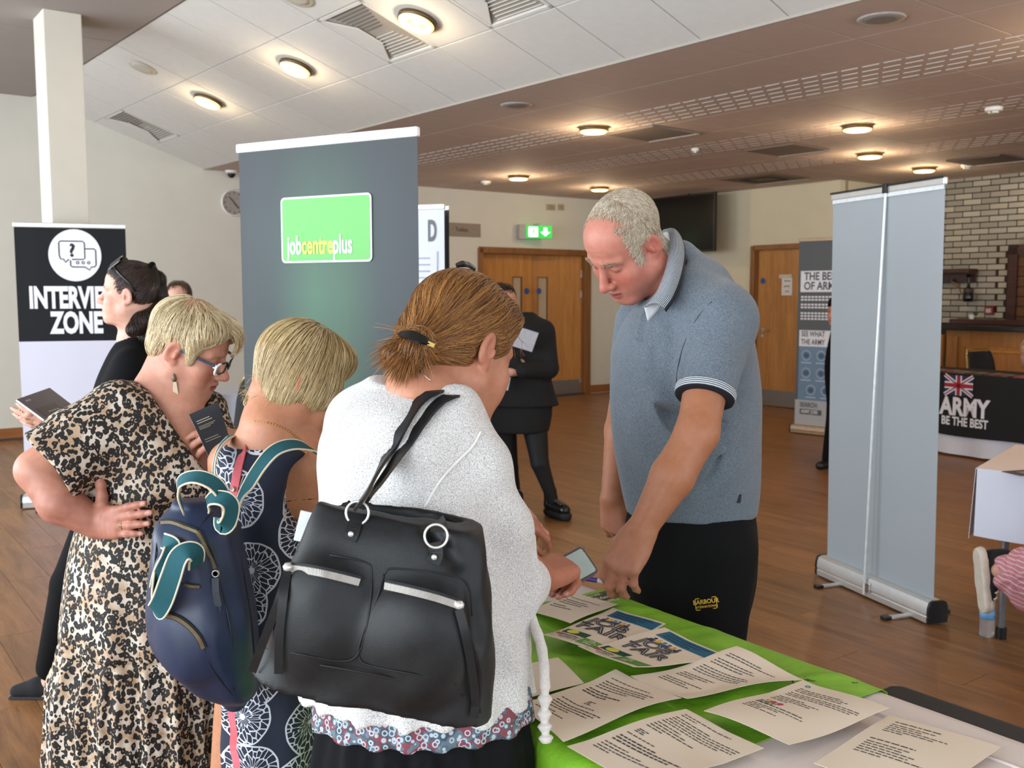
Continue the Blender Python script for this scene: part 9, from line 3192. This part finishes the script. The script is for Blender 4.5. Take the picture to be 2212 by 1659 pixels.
garment('dark_clothes', J9, 0.014, M_BLKJ, sbl, 1)
banquet_chair((4.78, 9.42), math.radians(210), 'gold framed chair behind the black army table')
# ================================================================== SEATED PERSON IN PINK, right edge
H10 = Head(frame((-0.5, 0.8, -0.2), (0, 0, 1)), P(2490, 700, 3.4), 1.0)
B = Sdf()
H10.build(B)
B.cap(H10.w(0, -0.02, -0.05), P(2490, 820, 3.4), 0.05, 0.06, 0.03)
B.loft(px_secs([(2410, 2570, 840, 3.4, 0.08), (2390, 2590, 960, 3.4, 0.10), (2400, 2580, 1140, 3.4, 0.10)]), 0.03)
kn_, an_ = P(2330, 1190, 3.55), P(2158, 1232, 3.82)
B.chain([P(2480, 1170, 3.4), kn_, an_], [0.07, 0.05, 0.034], 0.03)
B.chain([P(2500, 1170, 3.38), V3(2.0, 3.3, 0.5), V3(2.05, 3.36, 0.05)], [0.07, 0.05, 0.04], 0.03)
B.chain([P(2420, 870, 3.45), P(2290, 985, 3.55), P(2320, 1050, 3.7)], [0.04, 0.036, 0.028], 0.03)
V, Q = B.mesh(0.0068)
pk = person('person', 'seated person in a pink striped dress cut off by the right edge', V, Q, H10.colors(V, '#cf9f8c'))
simple_hair(H10, pk, '#3a281c', '#5a4030', '#7d5f48', 0.1, 700, 37)
t = NT('pink_striped_cotton')
co = t.coords()
dt = t.vmath('DOT_PRODUCT', t.vmath('ADD', co, t.vmath('SCALE', t.noise(7, 2, co).outputs[1]).outputs[0]).outputs[0], (0.45, 0.1, 0.88))
for nn in t.t.nodes:
 if nn.bl_idname == 'ShaderNodeVectorMath' and nn.operation == 'SCALE':
  nn.inputs[3].default_value = 0.05
f = t.math('FRACT', t.math('MULTIPLY', dt.outputs['Value'], 58))
t.base(t.mix(t.math('GREATER_THAN', f, 0.80), srgb('#c27f88'), srgb('#dcc6c8')))
t.setv('Roughness', 0.85)
M_PINK = t.m
D10 = Sdf()
D10.loft(px_secs([(2410, 2570, 835, 3.4, 0.09), (2385, 2600, 950, 3.4, 0.13), (2385, 2600, 1080, 3.4, 0.14), (2375, 2610, 1180, 3.4, 0.16)]), 0.03, cap_z=0.01)
D10.chain([P(2480, 1170, 3.4), P(2320, 1215, 3.58), P(2185, 1240, 3.80)], [0.15, 0.12, 0.080], 0.05)
D10.chain([P(2330, 1260, 3.6), P(2225, 1275, 3.78)], [0.11, 0.085], 0.05)
D10.chain([P(2420, 870, 3.45), P(2288, 985, 3.55)], [0.07, 0.10], 0.04)
fx0 = P(2143, 1240, 3.83)
D10.plane(fx0, nrm(V3(-1, 0, 0.12)))
D10.mod(lambda X, Y, Z, D: D + 0.006 * np.sin(np.arctan2(Z - P(2260, 1240, 3.8)[2], Y - 3.70) * 9 + 20 * X))
garment('striped_dress', D10, 0.0075, M_PINK, pk, 1)
# canvas shoe hanging toe-down
heel, toe = P(2128, 1208, 3.86), P(2131, 1304, 3.82)
ax_ = nrm(toe - heel)
SH = Sdf().chain([heel + V3(0.030, 0, 0.0), heel * 0.45 + toe * 0.55 + V3(0.012, 0, 0), toe + V3(-0.002, 0, 0)], [0.036, 0.035, 0.026], 0.02)
SH.chain([heel + V3(0.03, 0, -0.01), heel + V3(0.075, 0.0, 0.005)], [0.036, 0.038], 0.03)
SH.plane(heel + V3(-0.008, 0, 0), (-1, 0, 0.0))
shoe, _, _ = garment('canvas_shoe', SH, 0.005, mat('black_canvas_shoe', '#14161a', 0.85, bump=0.2), pk, 1)
SL = Sdf().chain([heel + V3(-0.013, 0, 0.012), heel * 0.5 + toe * 0.5 + V3(-0.020, 0, 0), toe + V3(-0.012, 0, -0.004)], [0.040, 0.038, 0.036], 0.02)
SL.plane(heel + V3(-0.004, 0, 0), (1, 0, 0.10)).plane(heel + V3(-0.036, 0, 0), (-1, 0, -0.05))
garment('rubber_sole', SL, 0.005, mat('off_white_rubber', '#cfc6b8', 0.5), shoe, 1)
TC = Sdf().ell(toe + V3(0.004, 0, -0.004), V3(0.026, 0.034, 0.034), None, 0.01)
garment('toe_cap', TC, 0.005, MATS['off_white_rubber'], shoe, 1)
for k in range(4):
 q = heel * (0.55 - 0.14 * k) + toe * (0.45 + 0.14 * k) + V3(0.046 - 0.006 * k, -0.012, 0)
 MB().tube([Vector(q + V3(-0.014, -0.022, 0.004)), Vector(q + V3(0, -0.016, 0.008)), Vector(q + V3(0.006, 0.01, 0.014))], 0.0035, 6).build('lace', mat('cream_lace', '#cfc6b4', 0.8), shoe, smooth=True)
MB().lathe([(0.012, 0), (0.014, 0.001), (0.016, 0), (0.014, -0.001), (0.012, 0)], 18, Matrix.Translation(Vector(heel + V3(0.022, -0.037, -0.03))) @ Matrix.Rotation(math.pi / 2, 4, 'X')).build('ankle_patch', MATS['cream_lace'], shoe)
Sx = Sdf().cap(V3(2.05, 3.36, 0.045), V3(1.96, 3.42, 0.035), 0.045, 0.035, 0.02).plane(V3(0, 0, 0.004), (0, 0, -1))
garment('canvas_shoe', Sx, 0.009, MATS['black_canvas_shoe'], pk, 1)
banquet_chair((2.28, 3.36), math.radians(80), 'gold legged chair of the person in pink at the right edge')
# padded stool past the end of the table
stl = empty('padded_stool', (0.955, 2.135, 0), (0, 0, ta))
tag(stl, 'dark padded stool showing past the far side of the white tablecloth', 'stool')
MB().box((0, 0, 0.455), (0.42, 0.40, 0.07), bev=0.03).build('seat', M_CHFAB, stl, smooth=True)
for sx in (-1, 1):
 for sy in (-1, 1):
  MB().tube([(sx * 0.17, sy * 0.16, 0.42), (sx * 0.18, sy * 0.17, 0.0)], 0.012, 8).build('leg', M_GOLD, stl, smooth=True)
